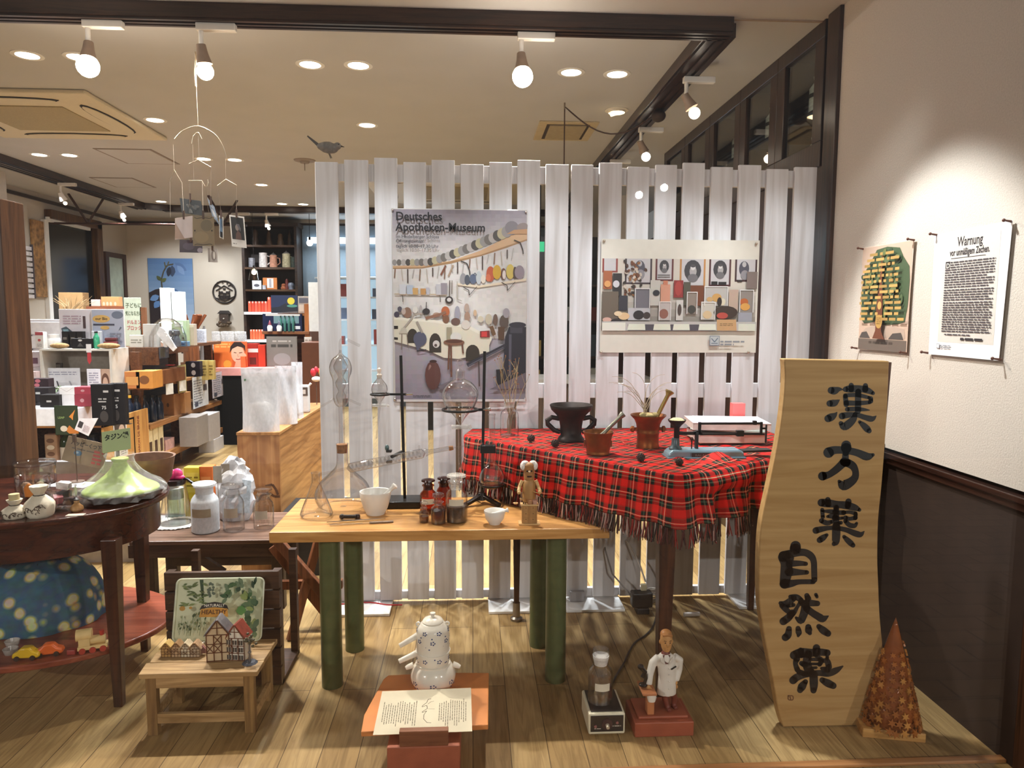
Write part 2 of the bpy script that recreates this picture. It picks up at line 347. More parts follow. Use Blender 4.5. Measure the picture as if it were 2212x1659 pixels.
#ceiling fittings
for i,(x,y)in enumerate(DOWN):
 p=at(x,y,Z=CEIL)
 if i==0:
  t=dl=T('downlight','x','ceiling light',(p.x,p.y,CEIL),group='round downlights in the shop ceiling')
  MB().lathe([(.062,-.004),(.078,-.006),(.086,-.003),(.086,0),(.062,0),(.062,-.004)],32).build('trim_ring',WHITE,t)
  MB().lathe([(0,-.003),(.063,-.003)],32).build('diffuser',glow('fff4e4',14),t)
 else:t=dup(dl,(p.x,p.y,CEIL))
 t['label']=['round downlight beside the far end of the lamp track, leftmost of all','round downlight just below the left beam spotlight','left of the pair of downlights in front of the bird','right of the pair of downlights in front of the bird','left of the two downlights right of the middle beam spotlight','right of the two downlights right of the middle beam spotlight','single warm downlight right of the ceiling cassette','single warm downlight above the bird on the screen','left of the two downlights behind the ceiling cassette','right of the two downlights behind the ceiling cassette','downlight seen through the wire mobile','downlight just right of the wire mobile','single downlight between the mobile and the screen, far back','downlight near the bend of the rear ceiling moulding','left of the two rearmost downlights beside the screen','right of the two rearmost downlights beside the screen'][i]
p=at(1332,238,Z=CEIL);t=T('tilted_downlight','tilted round ceiling light above the square vent','ceiling light',(p.x,p.y,CEIL))
MB().lathe([(.085,0),(.085,-.005),(.066,-.005),(.06,-.02)],28).build('trim_ring',CREAM,t);MB().lathe([(0,-.028),(.052,-.03),(.056,-.004)],24,ax=(-.35,-.25,1)).build('diffuser',glow('ffe9b8',7),t)
p=at(658,346,Z=CEIL);t=T('ceiling_speaker','round grey ceiling plate next to the bird end of the screen','smoke detector',(p.x,p.y,CEIL))
MB().lathe([(0,-.03),(.04,-.03),(.05,-.012),(.1,-.008),(.105,0)],28).build('cover',mat('8d7f74',.6),t);MB().cyl((0,0,-.03),(0,0,-.1),.004).build('pull_cord',mat('8d7f74'),t)
def cassette(x0,x1,y0,y1,label):
 t=T('ceiling_cassette',label,'air conditioner',((x0+x1)/2,(y0+y1)/2,CEIL),group='ceiling cassettes');hx,hy=(x1-x0)/2,(y1-y0)/2;B=mat('d9ccb0',.5,var=.03)
 MB().box(-hx,-hy,-.03,hx,hy,0).build('panel',B,t,smooth=0,bevel=.012)
 MB().box(-hx*.52,-hy*.52,-.037,hx*.52,hy*.52,-.03).build('intake_grille',mat('a5946f',.7,var=.12,scale=120),t,smooth=0)
 for sx,sy in((1,0),(-1,0),(0,1),(0,-1)):
  a=MB();ln=(hy if sx else hx)*.58;off=(hx if sx else hy)*.76
  pts=[(ln*math.cos(k*PI/8)*(1 if abs(math.cos(k*PI/8))>.01 else 0),.055*math.sin(k*PI/8))for k in range(16)]
  o=(sx*off,sy*off,-.034);ux,uy=((0,1,0),(1,0,0))if sx else((1,0,0),(0,1,0))
  a.prism([(q[0]*1.06,q[1]*1.25)for q in pts],o,ux,uy,(0,0,.003)).build('air_slot',mat('241a14',.8),t,smooth=0)
  MB().prism(pts,(o[0],o[1],o[2]-.006),ux,uy,(0,0,.004)).build('louvre',B,t,smooth=0)
 return t
cassette(-3.95,-2.6,5.1,6.4,'cream ceiling cassette at the left above the mobile and shelves');cassette(-1.2,.62,8.0,9.7,'cream ceiling cassette glimpsed between the tops of the screen boards')
for i,(x0,x1,y0,y1)in enumerate(((-3.46,-2.94,6.86,7.51),(-4.24,-3.77,8.3,8.9))):
 tag(MB().box(x0,y0,CEIL-.004,x1,y1,CEIL).box(x0+.025,y0+.025,CEIL-.006,x1-.025,y1-.025,CEIL-.004,1).build('access_panel',[mat('85766a',.6),CEILM],smooth=0),('larger ceiling access hatch just behind the left cassette','smaller ceiling access hatch, the farther of the two')[i],'hatch','ceiling hatches')
t=T('air_vent','square cream ceiling vent behind the hanging cord','vent',(.757,5.94,CEIL))
MB().box(-.235,-.29,-.012,.235,.29,0).build('vent_frame',mat('c2b08e',.6),t,smooth=0,bevel=.004);MB().box(-.17,-.23,-.014,.17,.23,-.012).build('vent_slot',mat('3a2c20',.8),t,smooth=0);MB().box(-.145,-.215,-.022,.145,.215,-.014).build('vent_plate',mat('a99878',.6),t,smooth=0)
LW=mat('e6e0d8',.4,var=.03)
def track_spot(name,p,d,lit,label,bulb=.05,strength=60,grp=None):
 t=T(name,label,'spotlight',p,group=grp);d=Vector(d).normalized()
 MB().box(-.02,-.02,-.035,.17,.02,0).build('track_adapter',LW,t,smooth=0,bevel=.004)
 MB().cyl((0,0,-.035),(0,0,-.10),.012).build('arm',LW,t)
 c=Vector((0,0,-.12));e=c+d*.10
 MB().lathe([(.0,-.02),(.022,-.02),(.027,.02),(.034,.05),(.04,.07),(.037,.07),(.02,.04)],24,c,ax=d).build('lamp_shade',LW if not lit else mat('8a7462',.5),t)
 b=MB();b.ball(tuple(c+d*.105),bulb,n=18,k=10);b.build('bulb',glow('fff0dc',strength),t)
 return t
for i,(bx,by)in enumerate(BEAM_SPOTS):
 track_spot('track_spotlight',(bx,by,CEIL-.082),(.05,-.25,-1)if i!=1 else(.1,.1,-1),True,('glaring spotlight on the front ceiling beam, leftmost','spotlight on the front beam with a bead string hanging below it','glaring spotlight on the front beam above the slatted screen')[i],.052 if i!=1 else .04,95 if i!=1 else 45,'spotlights on the front ceiling beam')
for i,Y in enumerate((4.33,5.48,6.6)):
 track_spot('track_spotlight',(1.28,Y,CEIL-.082),(.55,-.1,-1)if i==0 else(.5,.2,-1),True,('white spotlight on the right-hand beam, the nearest of three','white spotlight on the right-hand beam, the middle of three','white spotlight just above the screen top, farthest on the right beam')[i],.034,12,'spotlights on the right ceiling beam')
for i,(X,Y)in enumerate(((-4.5,6.9),(-4.5,8.2),(-4.53,9.6),(-2.9,10.37),(-3.3,10.37))):
 t=track_spot('track_spotlight',(X,Y,CEIL-.082),(.2,.5,-1),False,'small white spotlight on the rear or left ceiling moulding',.02,3,'small spotlights at the rear')
 t['label']=('small white spotlight on the left moulding, nearest the window','second small white spotlight along the left moulding','small white spotlight at the bend of the moulding','white spotlight on the rear moulding above the bookcase','dark-socketed spotlight on the rear moulding, left of the bookcase')[i]
q0,q1=Vector((.657,5.18,2.975)),Vector((1.30,5.05,2.915));pts=[(.657,5.18,1.9),tuple(q0)]
for k in range(1,15):
 q=q0.lerp(q1,k/14);q.z-=.17*math.sin(PI*k/14);pts.append(tuple(q))
cd=T('ceiling_cable','brown twisted cord looping from a ceiling hook to the right beam','cord')
MB().tube(pts,.005,6).build('flex',mat('3c2418',.7),cd);MB().cyl(tuple(q0+Vector((0,0,-.02))),(q0.x,q0.y,CEIL),.006).build('ceiling_hook',mat('7a6a5c',.4),cd);MB().ball((1.30,5.05,2.885),.05,.06,.04).build('cord_bundle',mat('2e1d14',.8),cd)
#glazed wall cabinets, upper right
JAR=mat('d6dad2',.25,var=.03)
for i,(y0,y1)in enumerate(((3.66,4.22),(4.22,4.80),(4.80,5.42),(5.42,6.05),(6.05,6.7))):
 where=('nearest the papered wall','second from the papered wall','third from the papered wall','fourth from the papered wall','the last one, half hidden')[i]
 t=T('wall_cabinet',f'dark glazed wall cabinet under the ceiling, {where}','cabinet',(XR,y0,2.27),group='glazed wall cabinets');w=y1-y0
 MB().box(.03,0,0,.42,w,.02).box(.03,0,.70,.42,w,.72).box(.40,0,0,.42,w,.72).box(.03,0,0,.40,.015,.72).box(.03,w-.015,0,.40,w,.72).box(.06,.015,.34,.40,w-.015,.352).build('carcass',DARK,t,smooth=0)
 d=MB().box(-.012,0,0,.03,w,.13).box(-.012,0,.645,.03,w,.73).box(-.012,0,.13,.03,.10,.645).box(-.012,w-.10,.13,.03,w,.645).build('door',DARKZ,t,smooth=0,bevel=.004)
 MB().box(.004,.10,.13,.010,w-.10,.645).build('door_glass',glass('f4f6f4',.8,.05),d,smooth=0)
for i,(y,z)in enumerate(((4.02,2.622),(3.82,2.622),(4.02,2.29),(4.62,2.622),(4.5,2.622),(5.22,2.622),(5.05,2.622))):
 t=T('storage_jar',('white lidded jar with a dark band behind the nearest cabinet glass, left one','white lidded jar behind the nearest cabinet glass, right one','pale round jar low in the nearest glazed cabinet','white banded jar in the second glazed cabinet, left one','white jar in the second glazed cabinet, right one','white jar in the third glazed cabinet, left one','white jar in the third glazed cabinet, right one')[i],'jar',(1.97,y,z),group='white jars in the wall cabinets')
 MB().lathe([(0,0),(.07,0),(.075,.01),(.075,.15),(.05,.185),(.045,.2)],20).build('body',JAR,t);MB().lathe([(.052,.2),(.055,.215),(.03,.24),(.0,.243)],20).build('lid',JAR,t);MB().lathe([(.0765,.095),(.0765,.118)],20).build('band',mat('2b2320'),t)
#the slatted white screen (two panels)
def fence_mat():
 m,n,l,b=_new('whitewashed_pine');tc=n.new('ShaderNodeTexCoord');mp=n.new('ShaderNodeMapping');mp.inputs['Scale'].default_value=(14,14,.9);l.new(tc.outputs['Object'],mp.inputs['Vector'])
 nz=n.new('ShaderNodeTexNoise');nz.inputs['Scale'].default_value=1.5;nz.inputs['Detail'].default_value=5;nz.inputs['Distortion'].default_value=.8;l.new(mp.outputs['Vector'],nz.inputs['Vector'])
 r=n.new('ShaderNodeValToRGB');r.color_ramp.elements[0].position=.25;r.color_ramp.elements[0].color=lin('c3bdba');r.color_ramp.elements[1].position=.6;r.color_ramp.elements[1].color=lin('e0dedf');l.new(nz.outputs['Fac'],r.inputs['Fac'])
 kn=n.new('ShaderNodeTexVoronoi');kn.inputs['Scale'].default_value=2.3;l.new(tc.outputs['Object'],kn.inputs['Vector'])
 kr=n.new('ShaderNodeValToRGB');kr.color_ramp.elements[0].position=.02;kr.color_ramp.elements[0].color=(.55,.5,.46,1);kr.color_ramp.elements[1].position=.09;kr.color_ramp.elements[1].color=(1,1,1,1);l.new(kn.outputs['Distance'],kr.inputs['Fac'])
 mx=n.new('ShaderNodeMix');mx.data_type='RGBA';mx.blend_type='MULTIPLY';mx.inputs[0].default_value=.5;l.new(r.outputs['Color'],mx.inputs[6]);l.new(kr.outputs['Color'],mx.inputs[7]);l.new(mx.outputs[2],b.inputs['Base Color']);b.inputs['Roughness'].default_value=.6;return m
FW=fence_mat()
SL=[(-.765,-.655),(-.624,-.508),(-.479,-.367),(-.337,-.227),(-.199,-.086),(-.057,.057),(.085,.197),(.224,.337),(.365,.480),(.493,.603),(.633,.747),(.775,.885),(.917,1.025),(1.056,1.167),(1.200,1.311),(1.342,1.456),(1.485,1.597),(1.630,1.745)]
for k in(0,1):
 sl=SL[k*9:k*9+9];x0,x1=sl[0][0],sl[-1][1];cx=(x0+x1)/2
 t=T('slatted_screen',('left panel of the tall whitewashed board screen, with the tall apothecary poster','right panel of the tall whitewashed board screen, with the wide jar poster')[k],'screen',(cx,YF,0),group='whitewashed board screen')
 for j,(a,b)in enumerate(sl):
  zt=2.25+.012*((j*37+k*11)%5-2)/2
  s_=MB().box(a-cx,-.0,.022,b-cx,.02,zt).build('slat',FW,t,smooth=0,bevel=.002);
 for z0,z1,tr in((2.15,2.235,.0),(1.075,1.15,0),(.02,.062,0),(.062,.064,0)):
  if z1-z0>.01:MB().box(x0-cx+.012,.02,z0,x1-cx-.012,.045,z1).build('rail',FW,t,smooth=0,bevel=.002)
 for a,b in(((x0+.03,x0+.35),(x1-.40,x1-.08))if k==0 else((x0-.02,x0+.28),(x1-.38,x1-.12))):
  MB().box(a-cx,-.15,.001,b-cx,.06,.014).build('foot_plate',mat('f4f3f1',.4,var=.02),t,smooth=0,bevel=.002)
#the display: tables
ZT,ZR,ZBN=.672,.925,.40
BEECH=wood('b07a3e','d9a563','x',.4,.8);GREEN=mat('56603c',.35,.2,.12,20)
t=T('beech_table','light beech table top on four green tubular legs, carrying the glassware','table',(-.12,2.93,0))
MB().box(-.655,-.25,ZT-.042,.655,.25,ZT).build('table_top',BEECH,t,smooth=0,bevel=.004)
for x,y in((-.45,-.14),(.46,-.14),(-.41,.17),(.42,.17)):
 MB().cyl((x,y,0),(x,y,ZT-.042),.042,n=28).build('leg',GREEN,t)
A,B_,C_,D_,E_,F_=(-.045,3.335),(.742,2.475),(1.40,2.88),(1.48,3.50),(.9,3.545),(.0,3.545)
t=T('side_table','dark-legged table hidden under the red tartan cloth','table',(.6,3.1,0));q=[(x-.6,y-3.1)for x,y in(A,B_,C_,D_,E_,F_)]
MB().prism([(x*.97,y*.97)for x,y in q],(0,0,ZR-.03),(1,0,0),(0,1,0),(0,0,.022)).build('table_top',wood('3a2014','5c3622','x'),t,smooth=0)
LEGW=wood('2e170d','4d2a18','z',.35)
for x,y,w in((.215,3.37,.038),(.735,2.60,.06),(1.34,2.92,.05),(1.42,3.44,.045)):
 x-=.6;y-=3.1
 l_=MB();l_.v=[Vector((x+i*w*s,y+j*w*s,z))for z,s in((.09 if w<.04 else .0,.33),(ZR-.03,.6))for i,j in((-1,-1),(1,-1),(1,1),(-1,1))]
 l_.f=[[3,2,1,0],[4,5,6,7],[0,1,5,4],[1,2,6,5],[2,3,7,6],[3,0,4,7]];l_.m=[0]*6;l_.c=[None]*6
 g=l_.build('leg',LEGW,t,smooth=0,bevel=.003)
 if w<.04:MB().lathe([(0,0),(.028,0),(.03,.012),(.018,.02),(.018,.09)],16,(x,y,.0)).build('metal_foot',mat('8d857c',.35,.8),g)
def tartan():
 m,n,l,b=_new('red_tartan');uv=n.new('ShaderNodeUVMap');uv.uv_map='UVMap';sp=n.new('ShaderNodeSeparateXYZ');l.new(uv.outputs[0],sp.inputs[0]);outs=[]
 for ax in(0,1):
  d=n.new('ShaderNodeMath');d.operation='MULTIPLY';d.inputs[1].default_value=1/.072;l.new(sp.outputs[ax],d.inputs[0])
  f=n.new('ShaderNodeMath');f.operation='FRACT';l.new(d.outputs[0],f.inputs[0])
  r=n.new('ShaderNodeValToRGB');r.color_ramp.interpolation='CONSTANT';e=r.color_ramp.elements
  st=[(0,'d3241f'),(.34,'161d1a'),(.48,'56624f'),(.54,'161d1a'),(.62,'b81f1b'),(.665,'e9d9b0'),(.69,'c9241f'),(.73,'1c1d1a'),(.88,'1f3a2c'),(.93,'b51f1c')]
  e[0].position,e[0].color=st[0][0],lin(st[0][1]);e[1].position,e[1].color=st[1][0],lin(st[1][1])
  for p_,c in st[2:]:k=e.new(p_);k.color=lin(c)
  l.new(f.outputs[0],r.inputs['Fac']);outs.append(r.outputs['Color'])
 mx=n.new('ShaderNodeMix');mx.data_type='RGBA';mx.inputs[0].default_value=.5;l.new(outs[0],mx.inputs[6]);l.new(outs[1],mx.inputs[7])
 nz=n.new('ShaderNodeTexNoise');nz.inputs['Scale'].default_value=400;l.new(uv.outputs[0],nz.inputs['Vector']);m2=n.new('ShaderNodeMix');m2.data_type='RGBA';m2.blend_type='OVERLAY';m2.inputs[0].default_value=.25;l.new(mx.outputs[2],m2.inputs[6]);l.new(nz.outputs['Color'],m2.inputs[7])
 l.new(m2.outputs[2],b.inputs['Base Color']);b.inputs['Roughness'].default_value=.9;b.inputs['Specular IOR Level'].default_value=.15;return m
import bisect
def rounded(pts,rr):
 out=[]
 for i,p in enumerate(pts):
  if i in(0,len(pts)-1):out.append(Vector(p));continue
  p0,p1,p2=Vector(pts[i-1]),Vector(p),Vector(pts[i+1]);a=p1+(p0-p1).normalized()*rr;c=p1+(p2-p1).normalized()*rr
  for k in range(6):s_=k/5;out.append(a*(1-s_)**2+p1*2*s_*(1-s_)+c*s_**2)
 return out
edge=rounded([F_,A,B_,C_,D_,E_],.05)
dense=[]
for p0,p1 in zip(edge,edge[1:]):
 k=max(1,int((p1-p0).length/.018))
 dense+=[p0.lerp(p1,i/k)for i in range(k)]
dense.append(edge[-1]);N=len(dense);acc=[0]
for p0,p1 in zip(dense,dense[1:]):acc.append(acc[-1]+(p1-p0).length)
sB=acc[min(range(N),key=lambda i:(dense[i]-Vector(B_)).length)]
sA=acc[min(range(N),key=lambda i:(dense[i]-Vector(A)).length)]
u_=(Vector(B_)-Vector(A)).normalized();v_=Vector((-u_.y,u_.x))
cl=MB();ROWS=15;DROP=.185;grid=[]
for i,p in enumerate(dense):
 tg=(dense[min(i+1,N-1)]-dense[max(i-1,0)]).normalized();nrm=Vector((tg.y,-tg.x));s_=acc[i];row=[]
 side=max(0,min(1,(s_-sB-.02)/.1));left=max(0,min(1,(.26-s_)/.1))
 for r_ in range(ROWS):
  h=r_/(ROWS-1);z=ZR-DROP*h
  fold=(.008*math.sin(s_*24)+.006*math.sin(s_*51+1))*h
  fold+=side*h*(.022*math.sin(s_*34+2*h)+.012*math.sin(s_*60))+side*.03*math.sin(min(1,h*2.2)*PI)*(.6+.4*math.sin(s_*13))
  out=.006*math.sqrt(min(1,h*8))+.03*h+fold-left*.02*math.sin(PI*h)
  zz=z-(0 if h else 0)+(.004*math.sin(s_*40)*h)
  if h<.08:zz=ZR-DROP*h*.4
  q2=p+nrm*out;y2=min(q2.y,3.555)
  row.append(len(cl.v));cl.v.append(Vector((q2.x,y2,zz)));cl.uv[row[-1]]=(s_+.3,-DROP*h)
 grid.append(row)
for a_,b_ in zip(grid,grid[1:]):
 for r_ in range(ROWS-1):cl.f.append([a_[r_],b_[r_],b_[r_+1],a_[r_+1]]);cl.m.append(0);cl.c.append(None)
cen=Vector((.62,3.12));prev=None;e0,e1=dense[-1],dense[0];back=[e0.lerp(e1,(i+1)/41)for i in range(40)];topline=dense+back;NT=len(topline)
for k in range(1,13):
 ring=[]
 for i,p in enumerate(topline):
  q2=p.lerp(cen,k/13);d_=q2-Vector(A);bump=.004*math.sin(q2.x*31+q2.y*17)*math.sin(q2.y*23-q2.x*9)
  near=max(0,1-(q2-Vector((1.0,2.72))).length/.28);bump+=near*.022*(1+math.sin(q2.x*38-q2.y*22))*(k<11)
  ring.append(len(cl.v));cl.v.append(Vector((q2.x,q2.y,ZR+(bump if k>1 else bump*.5))));cl.uv[ring[-1]]=(d_.dot(u_)+.3+sA,d_.dot(v_))
 src=[g[0]for g in grid]if prev is None else prev
 if prev is None:
  src=[]
  for i,p in enumerate(topline):
   d_=p-Vector(A);src.append(len(cl.v));cl.v.append(cl.v[grid[i][0]].copy()if i<N else Vector((p.x,p.y,ZR)));cl.uv[src[-1]]=(d_.dot(u_)+.3+sA,d_.dot(v_))
 for i in range(NT):j=(i+1)%NT;cl.f.append([src[i],ring[i],ring[j],src[j]]);cl.m.append(0);cl.c.append(None)
 prev=ring
cl.f.append(prev);cl.m.append(0);cl.c.append(None)
tc_=T('tartan_tablecloth','red tartan cloth with dark fringe draped over the higher table','tablecloth')
ob=cl.build('cloth',tartan(),tc_,smooth=1.0,recalc=False);sd=ob.modifiers.new('thickness','SOLIDIFY');sd.thickness=.003;sd.offset=-1
fr=MB();RF=random.Random(3);i=0;s_=0.02
while s_<acc[-1]-.9:
 i=bisect.bisect(acc,s_)-1;q2=cl.v[grid[i][-1]];base=Vector((q2.x,q2.y,q2.z));tg=(dense[min(i+1,N-1)]-dense[max(i-1,0)]).normalized();nrm=Vector((tg.y,-tg.x,0))
 col=RF.choice(('6d1512','8e1c18','2a1512','4a1a16','7c2a22','1d1412','9a4a40','b08a80'))
 for k in range(3):
  L=RF.uniform(.055,.075);sw=Vector((tg.x,tg.y,0))*RF.uniform(-.016,.016)+nrm*RF.uniform(-.004,.012);f0=base+Vector((tg.x,tg.y,0))*RF.uniform(-.004,.004)
  fr.tube([f0,f0+sw*.3-Vector((0,0,L*.4)),f0+sw-Vector((0,0,L))],[.0028,.0026,.0016],5,0,col if k else RF.choice(('4a1a16','1d1412','c9b0a4')))
 s_+=.0085
o=fr.build('fringe',printed(.9),tc_,recalc=False);o['kind']='stuff';o['label']='knotted dark red and black fringe'
#glassware helpers
GL=glass('ffffff',.72,.09);GLE=glass('ffffff',.55,.12);CORK=mat('9a6b43',.8,var=.25,scale=120);FROST=film('f4f2ee',.62,.5);FROSTD=film('e6e4df',.45,.4)
AMBER=glass('e0a048',.6,.07);AMBERD=glass('b0703c',.5,.1);LABEL=mat('d9d2bf',.7,var=.05);BLK=mat('171412',.4,.3,.1);STEEL=mat('b5b2ad',.25,.9,.05)
def shell(prof,w=.0022):
 """closed profile of a glass wall of thickness w"""
 inner=[(max(r-w,.0005)if r>w else 0,z+(w if k==0 else 0))for k,(r,z)in enumerate(prof)]
 return prof+inner[::-1]
def smoothp(prof,n=5):
 """Catmull-Rom through the profile points"""
 out=[]
 for i in range(len(prof)-1):
  p0,p1,p2,p3=prof[max(i-1,0)],prof[i],prof[i+1],prof[min(i+2,len(prof)-1)]
  for k in range(n):
   t_=k/n;f=lambda a,b,c,d:.5*(2*b+(c-a)*t_+(2*a-5*b+4*c-d)*t_**2+(3*b-a-3*c+d)*t_**3)
   out.append((max(0,f(p0[0],p1[0],p2[0],p3[0])),f(p0[1],p1[1],p2[1],p3[1])))
 return out+[prof[-1]]
def px(prof,s):return[(r*s,z*s)for r,z in prof]
def curved_label(mb,r,z0,z1,half,mid=-PI/2,n=10,dr=.0008):
 A_=[mid-half+2*half*k/n for k in range(n+1)];b0=len(mb.v)
 for k,a_ in enumerate(A_):
  for z in(z0,z1):mb.v.append(Vector(((r+dr)*math.cos(a_),(r+dr)*math.sin(a_),z)))
 for k in range(n):mb.f.append([b0+2*k,b0+2*k+2,b0+2*k+3,b0+2*k+1]);mb.m.append(0);mb.c.append(None)
 return mb
def reagent(name,label,x,y,z,s,hw,body_h,neck_hw,neck_h,glassm,stop,group=None,content=None,lbl=None,lblm=None,stop_h=None,lip=1.25,cat='bottle'):
 """apothecary bottle: straight body, round shoulder, ground neck, mushroom stopper; sizes in photo pixels times s"""
 p=at(x,y,Z=z);p.y+=hw*s*.35
 t=T(name,label,cat,(p.x,p.y,z),group=group);sh=(body_h-hw*.55)
 pr=[(hw*.9,0),(hw,hw*.1),(hw,sh),(hw*.93,sh+hw*.25),(neck_hw*1.15,body_h-1),(neck_hw,body_h+2),(neck_hw,body_h+neck_h*.75),(neck_hw*lip,body_h+neck_h*.85),(neck_hw*lip,body_h+neck_h)]
 MB().lathe(shell([(0,0)]+px(pr,s),.0025),32).build('body',glassm,t)
 if stop:
  sh_=stop_h or neck_h*.5;z0=body_h+neck_h
  MB().lathe(px([(0,z0-neck_h*.9),(neck_hw*.8,z0-neck_h*.9),(neck_hw*.9,z0+.5),(neck_hw*.75,z0+sh_*.35),(neck_hw*lip*1.12,z0+sh_*.6),(neck_hw*lip*1.05,z0+sh_*.85),(neck_hw*.6,z0+sh_),(0,z0+sh_)],s),28).build('stopper',stop,t)
 if content:
  h_,m_=content;MB().lathe(px([(0,1.5),(hw*.9,1.5),(hw*.95,h_),(0,h_)],s),28).build('contents',m_,t)
 if lbl:curved_label(MB(),hw*s,lbl[0]*s,lbl[1]*s,lbl[2]if len(lbl)>2 else .75).build('paper_label',lblm or LABEL,t,recalc=False)
 return t
#on the beech table
s=mpp(2.80)
p=at(677,1124,Z=ZT);t=T('conical_flask','clear conical flask at the left end of the beech table','flask',(p.x,p.y+.06,ZT))
MB().lathe(shell(px(smoothp([(0,0),(30,0),(36,5),(34,14),(12,70),(9.5,80),(9.5,98),(11,100)],3),s),.002),36).build('body',GL,t)
p=at(735,1103,Z=ZT);t=T('distilling_still','tall glass distilling apparatus with bulbous condenser head on a corked flask','glass apparatus',(p.x,p.y+.07,ZT));s2=mpp(3.0)
MB().lathe(shell(px(smoothp([(0,0),(46,0),(57,10),(61,28),(52,52),(28,76),(15,90),(12.5,104),(12.5,128),(13.5,141)],4),s2),.002),40).build('flask',GL,t)
MB().lathe(px([(0,120),(11,120),(12.2,139),(0,139)],s2),24).build('cork',CORK,t)
MB().lathe(shell(px([(6.5,118),(6.5,228)],s2),.0015),20).build('riser_tube',GL,t)
MB().lathe(shell(px(smoothp([(7,222),(13,228),(17,240),(17.5,262),(18,282),(23,296),(24,310),(18,326),(8,334),(3.5,340),(3,346)],4),s2),.0015),36).build('condenser_jacket',GLE,t)
MB().lathe(shell(px(smoothp([(6,228),(9,236),(10.5,246),(6,256),(10,266),(11.5,276),(6,288),(13,302),(15,312),(8,326),(3,336)],4),s2),.0012),28).build('inner_bulbs',GLE,t)
def P3(x,z,y=0):return(x*s2,y,z*s2)
MB().tube([P3(0,340),P3(0,362),P3(3,369),P3(12,370),P3(24,364),P3(42,355)],3*s2,10).build('outlet_tube',GLE,t)
MB().tube([P3(-15,240),P3(-24,234),P3(-44,222),P3(-94,204)],2.6*s2,10).build('side_tube',GLE,t)
MB().tube([P3(16,238),P3(28,232),P3(42,226)],2.6*s2,10).build('side_tube',GLE,t)
p=at(874,1092,Z=ZT);sx,sy=p.x,p.y+.01;s=mpp(sy)
t=T('retort_stand','black retort stand with square base plate, left of the two','stand',(sx,sy,ZT),group='retort stands')
MB().box(-44*s,-.065,0,36*s,.06,.03).build('base',BLK,t,smooth=0,bevel=.004);MB().cyl((0,0,.03),(-5*s,0,328*s),.0065,n=14).build('rod',BLK,t)
rz=(1086-842)*s-.0
g=MB().ring((-50*s,0,rz),20*s,.0045);g.bar((-30*s,0,rz),(6*s,0,rz),.009,.009);g.build('ring_clamp',BLK,t);MB().tube([(2*s,0,rz),(20*s,-.006,rz+.001)],.004,8).build('thumbscrew',STEEL,t)
cz=(1086-977)*s;MB().bar((-3*s,0,cz+.02),(-26*s,-.045,cz+.004),.014,.012).box(-36*s,-.06,cz-.02,-24*s,-.032,cz-.010).box(-36*s,-.06,cz+.026,-24*s,-.032,cz+.036).build('condenser_clamp',mat('2a2520',.5,.3),t,smooth=0,bevel=.003);MB().ball((-34*s,-.05,cz+.045),.009,.006,.014).build('wing_nut',mat('5d7374',.4,.6),t)
t=T('separating_funnel','small pear-shaped glass funnel hanging in the ring of the left stand','funnel',(sx-50*s-.003,sy,ZT));k0=1086-866
MB().lathe(shell(px(smoothp([(2.2,k0+1),(3,k0+6),(12,k0+20),(17,k0+32),(15.5,k0+44),(7.5,k0+55),(5,k0+60),(5.5,k0+66)],4),s),.0012),28).build('bulb',GLE,t)
MB().lathe(px([(4.5,k0+58),(6,k0+66),(3,k0+69),(2.5,k0+71),(4.5,k0+75),(4.5,k0+79),(0,k0+82)],s),20).build('stopper',film('ead9c4',.55,.2),t)
MB().tube([(-16*s,0,k0*s),(14*s,0,k0*s)],3.4*s,12).ball((18*s,0,(k0-1)*s),3*s).build('stopcock',FROSTD,t);MB().tube([(0,0,k0*s),(-8*s,0,(k0-72)*s)],[2.6*s,1.4*s],10).build('stem',GLE,t)
t=T('coil_condenser','slanting glass coil condenser clamped between the two stands','condenser',(sx,sy-.045,ZT));zb=1086
def Q(x,y):return Vector(((x-874)*s,0,(zb-y)*s+.002))
d=(Q(921,967)-Q(754,1000));MB().lathe(shell([(.0035,0),(10*s,.012),(10.5*s,.02),(10.5*s,d.length-.02),(10*s,d.length-.012),(.0035,d.length)],.0012),24,Q(754,1000),ax=d).build('jacket',GLE,t)
co=[];a_=Vector((0,1,0));b_=d.normalized().cross(a_)
for k in range(0,17*12+1):f=k/(17*12);ph=2*PI*17*f;co.append(Q(754,1000)+d*(.06+.88*f)+(a_*math.cos(ph)+b_*math.sin(ph))*6.2*s)
MB().tube(co,1.7*s,6).build('coil',GLE,t);MB().tube([Q(688,1014),Q(754,1000)],2.6*s,10).build('outlet_tube',GLE,t);MB().lathe(shell([(9*s,0),(5*s,.02),(5*s,56*s)],.001),16,Q(921,967),ax=Q(980,956)-Q(921,967)).build('neck_tube',GLE,t)
MB().cyl(Q(972,958),Q(981,956.5),5.4*s,4.6*s).build('cork',CORK,t);MB().tube([Q(978,957),Q(1046,947)],1.5*s,8).build('inlet_tube',GLE,t)
MB().tube([Q(908,969),Q(908,951)],2*s,8).build('nipple',GLE,t);MB().tube([Q(764,999),Q(764,1019)],2*s,8).build('nipple',GLE,t)
p=at(1041,1088,Z=ZT);ux,uy=p.x,p.y;s=mpp(uy)
t=T('retort_stand','black retort stand with splayed tripod base, right of the two','stand',(ux,uy,ZT),group='retort stands')
b=MB().lathe([(0,.018),(.022,.018),(.016,.05),(.0,.05)],20)
for a_,q_ in((-2.5,.1),(-.7,.1),(2.0,.07)):b.bar((math.cos(a_)*.012,math.sin(a_)*.012,.034),(math.cos(a_)*q_,math.sin(a_)*q_,.008),.022,.014)
b.build('tripod_base',BLK,t,bevel=.002);MB().cyl((0,0,.03),(6*s,0,336*s),.0065,n=14).build('rod',BLK,t)
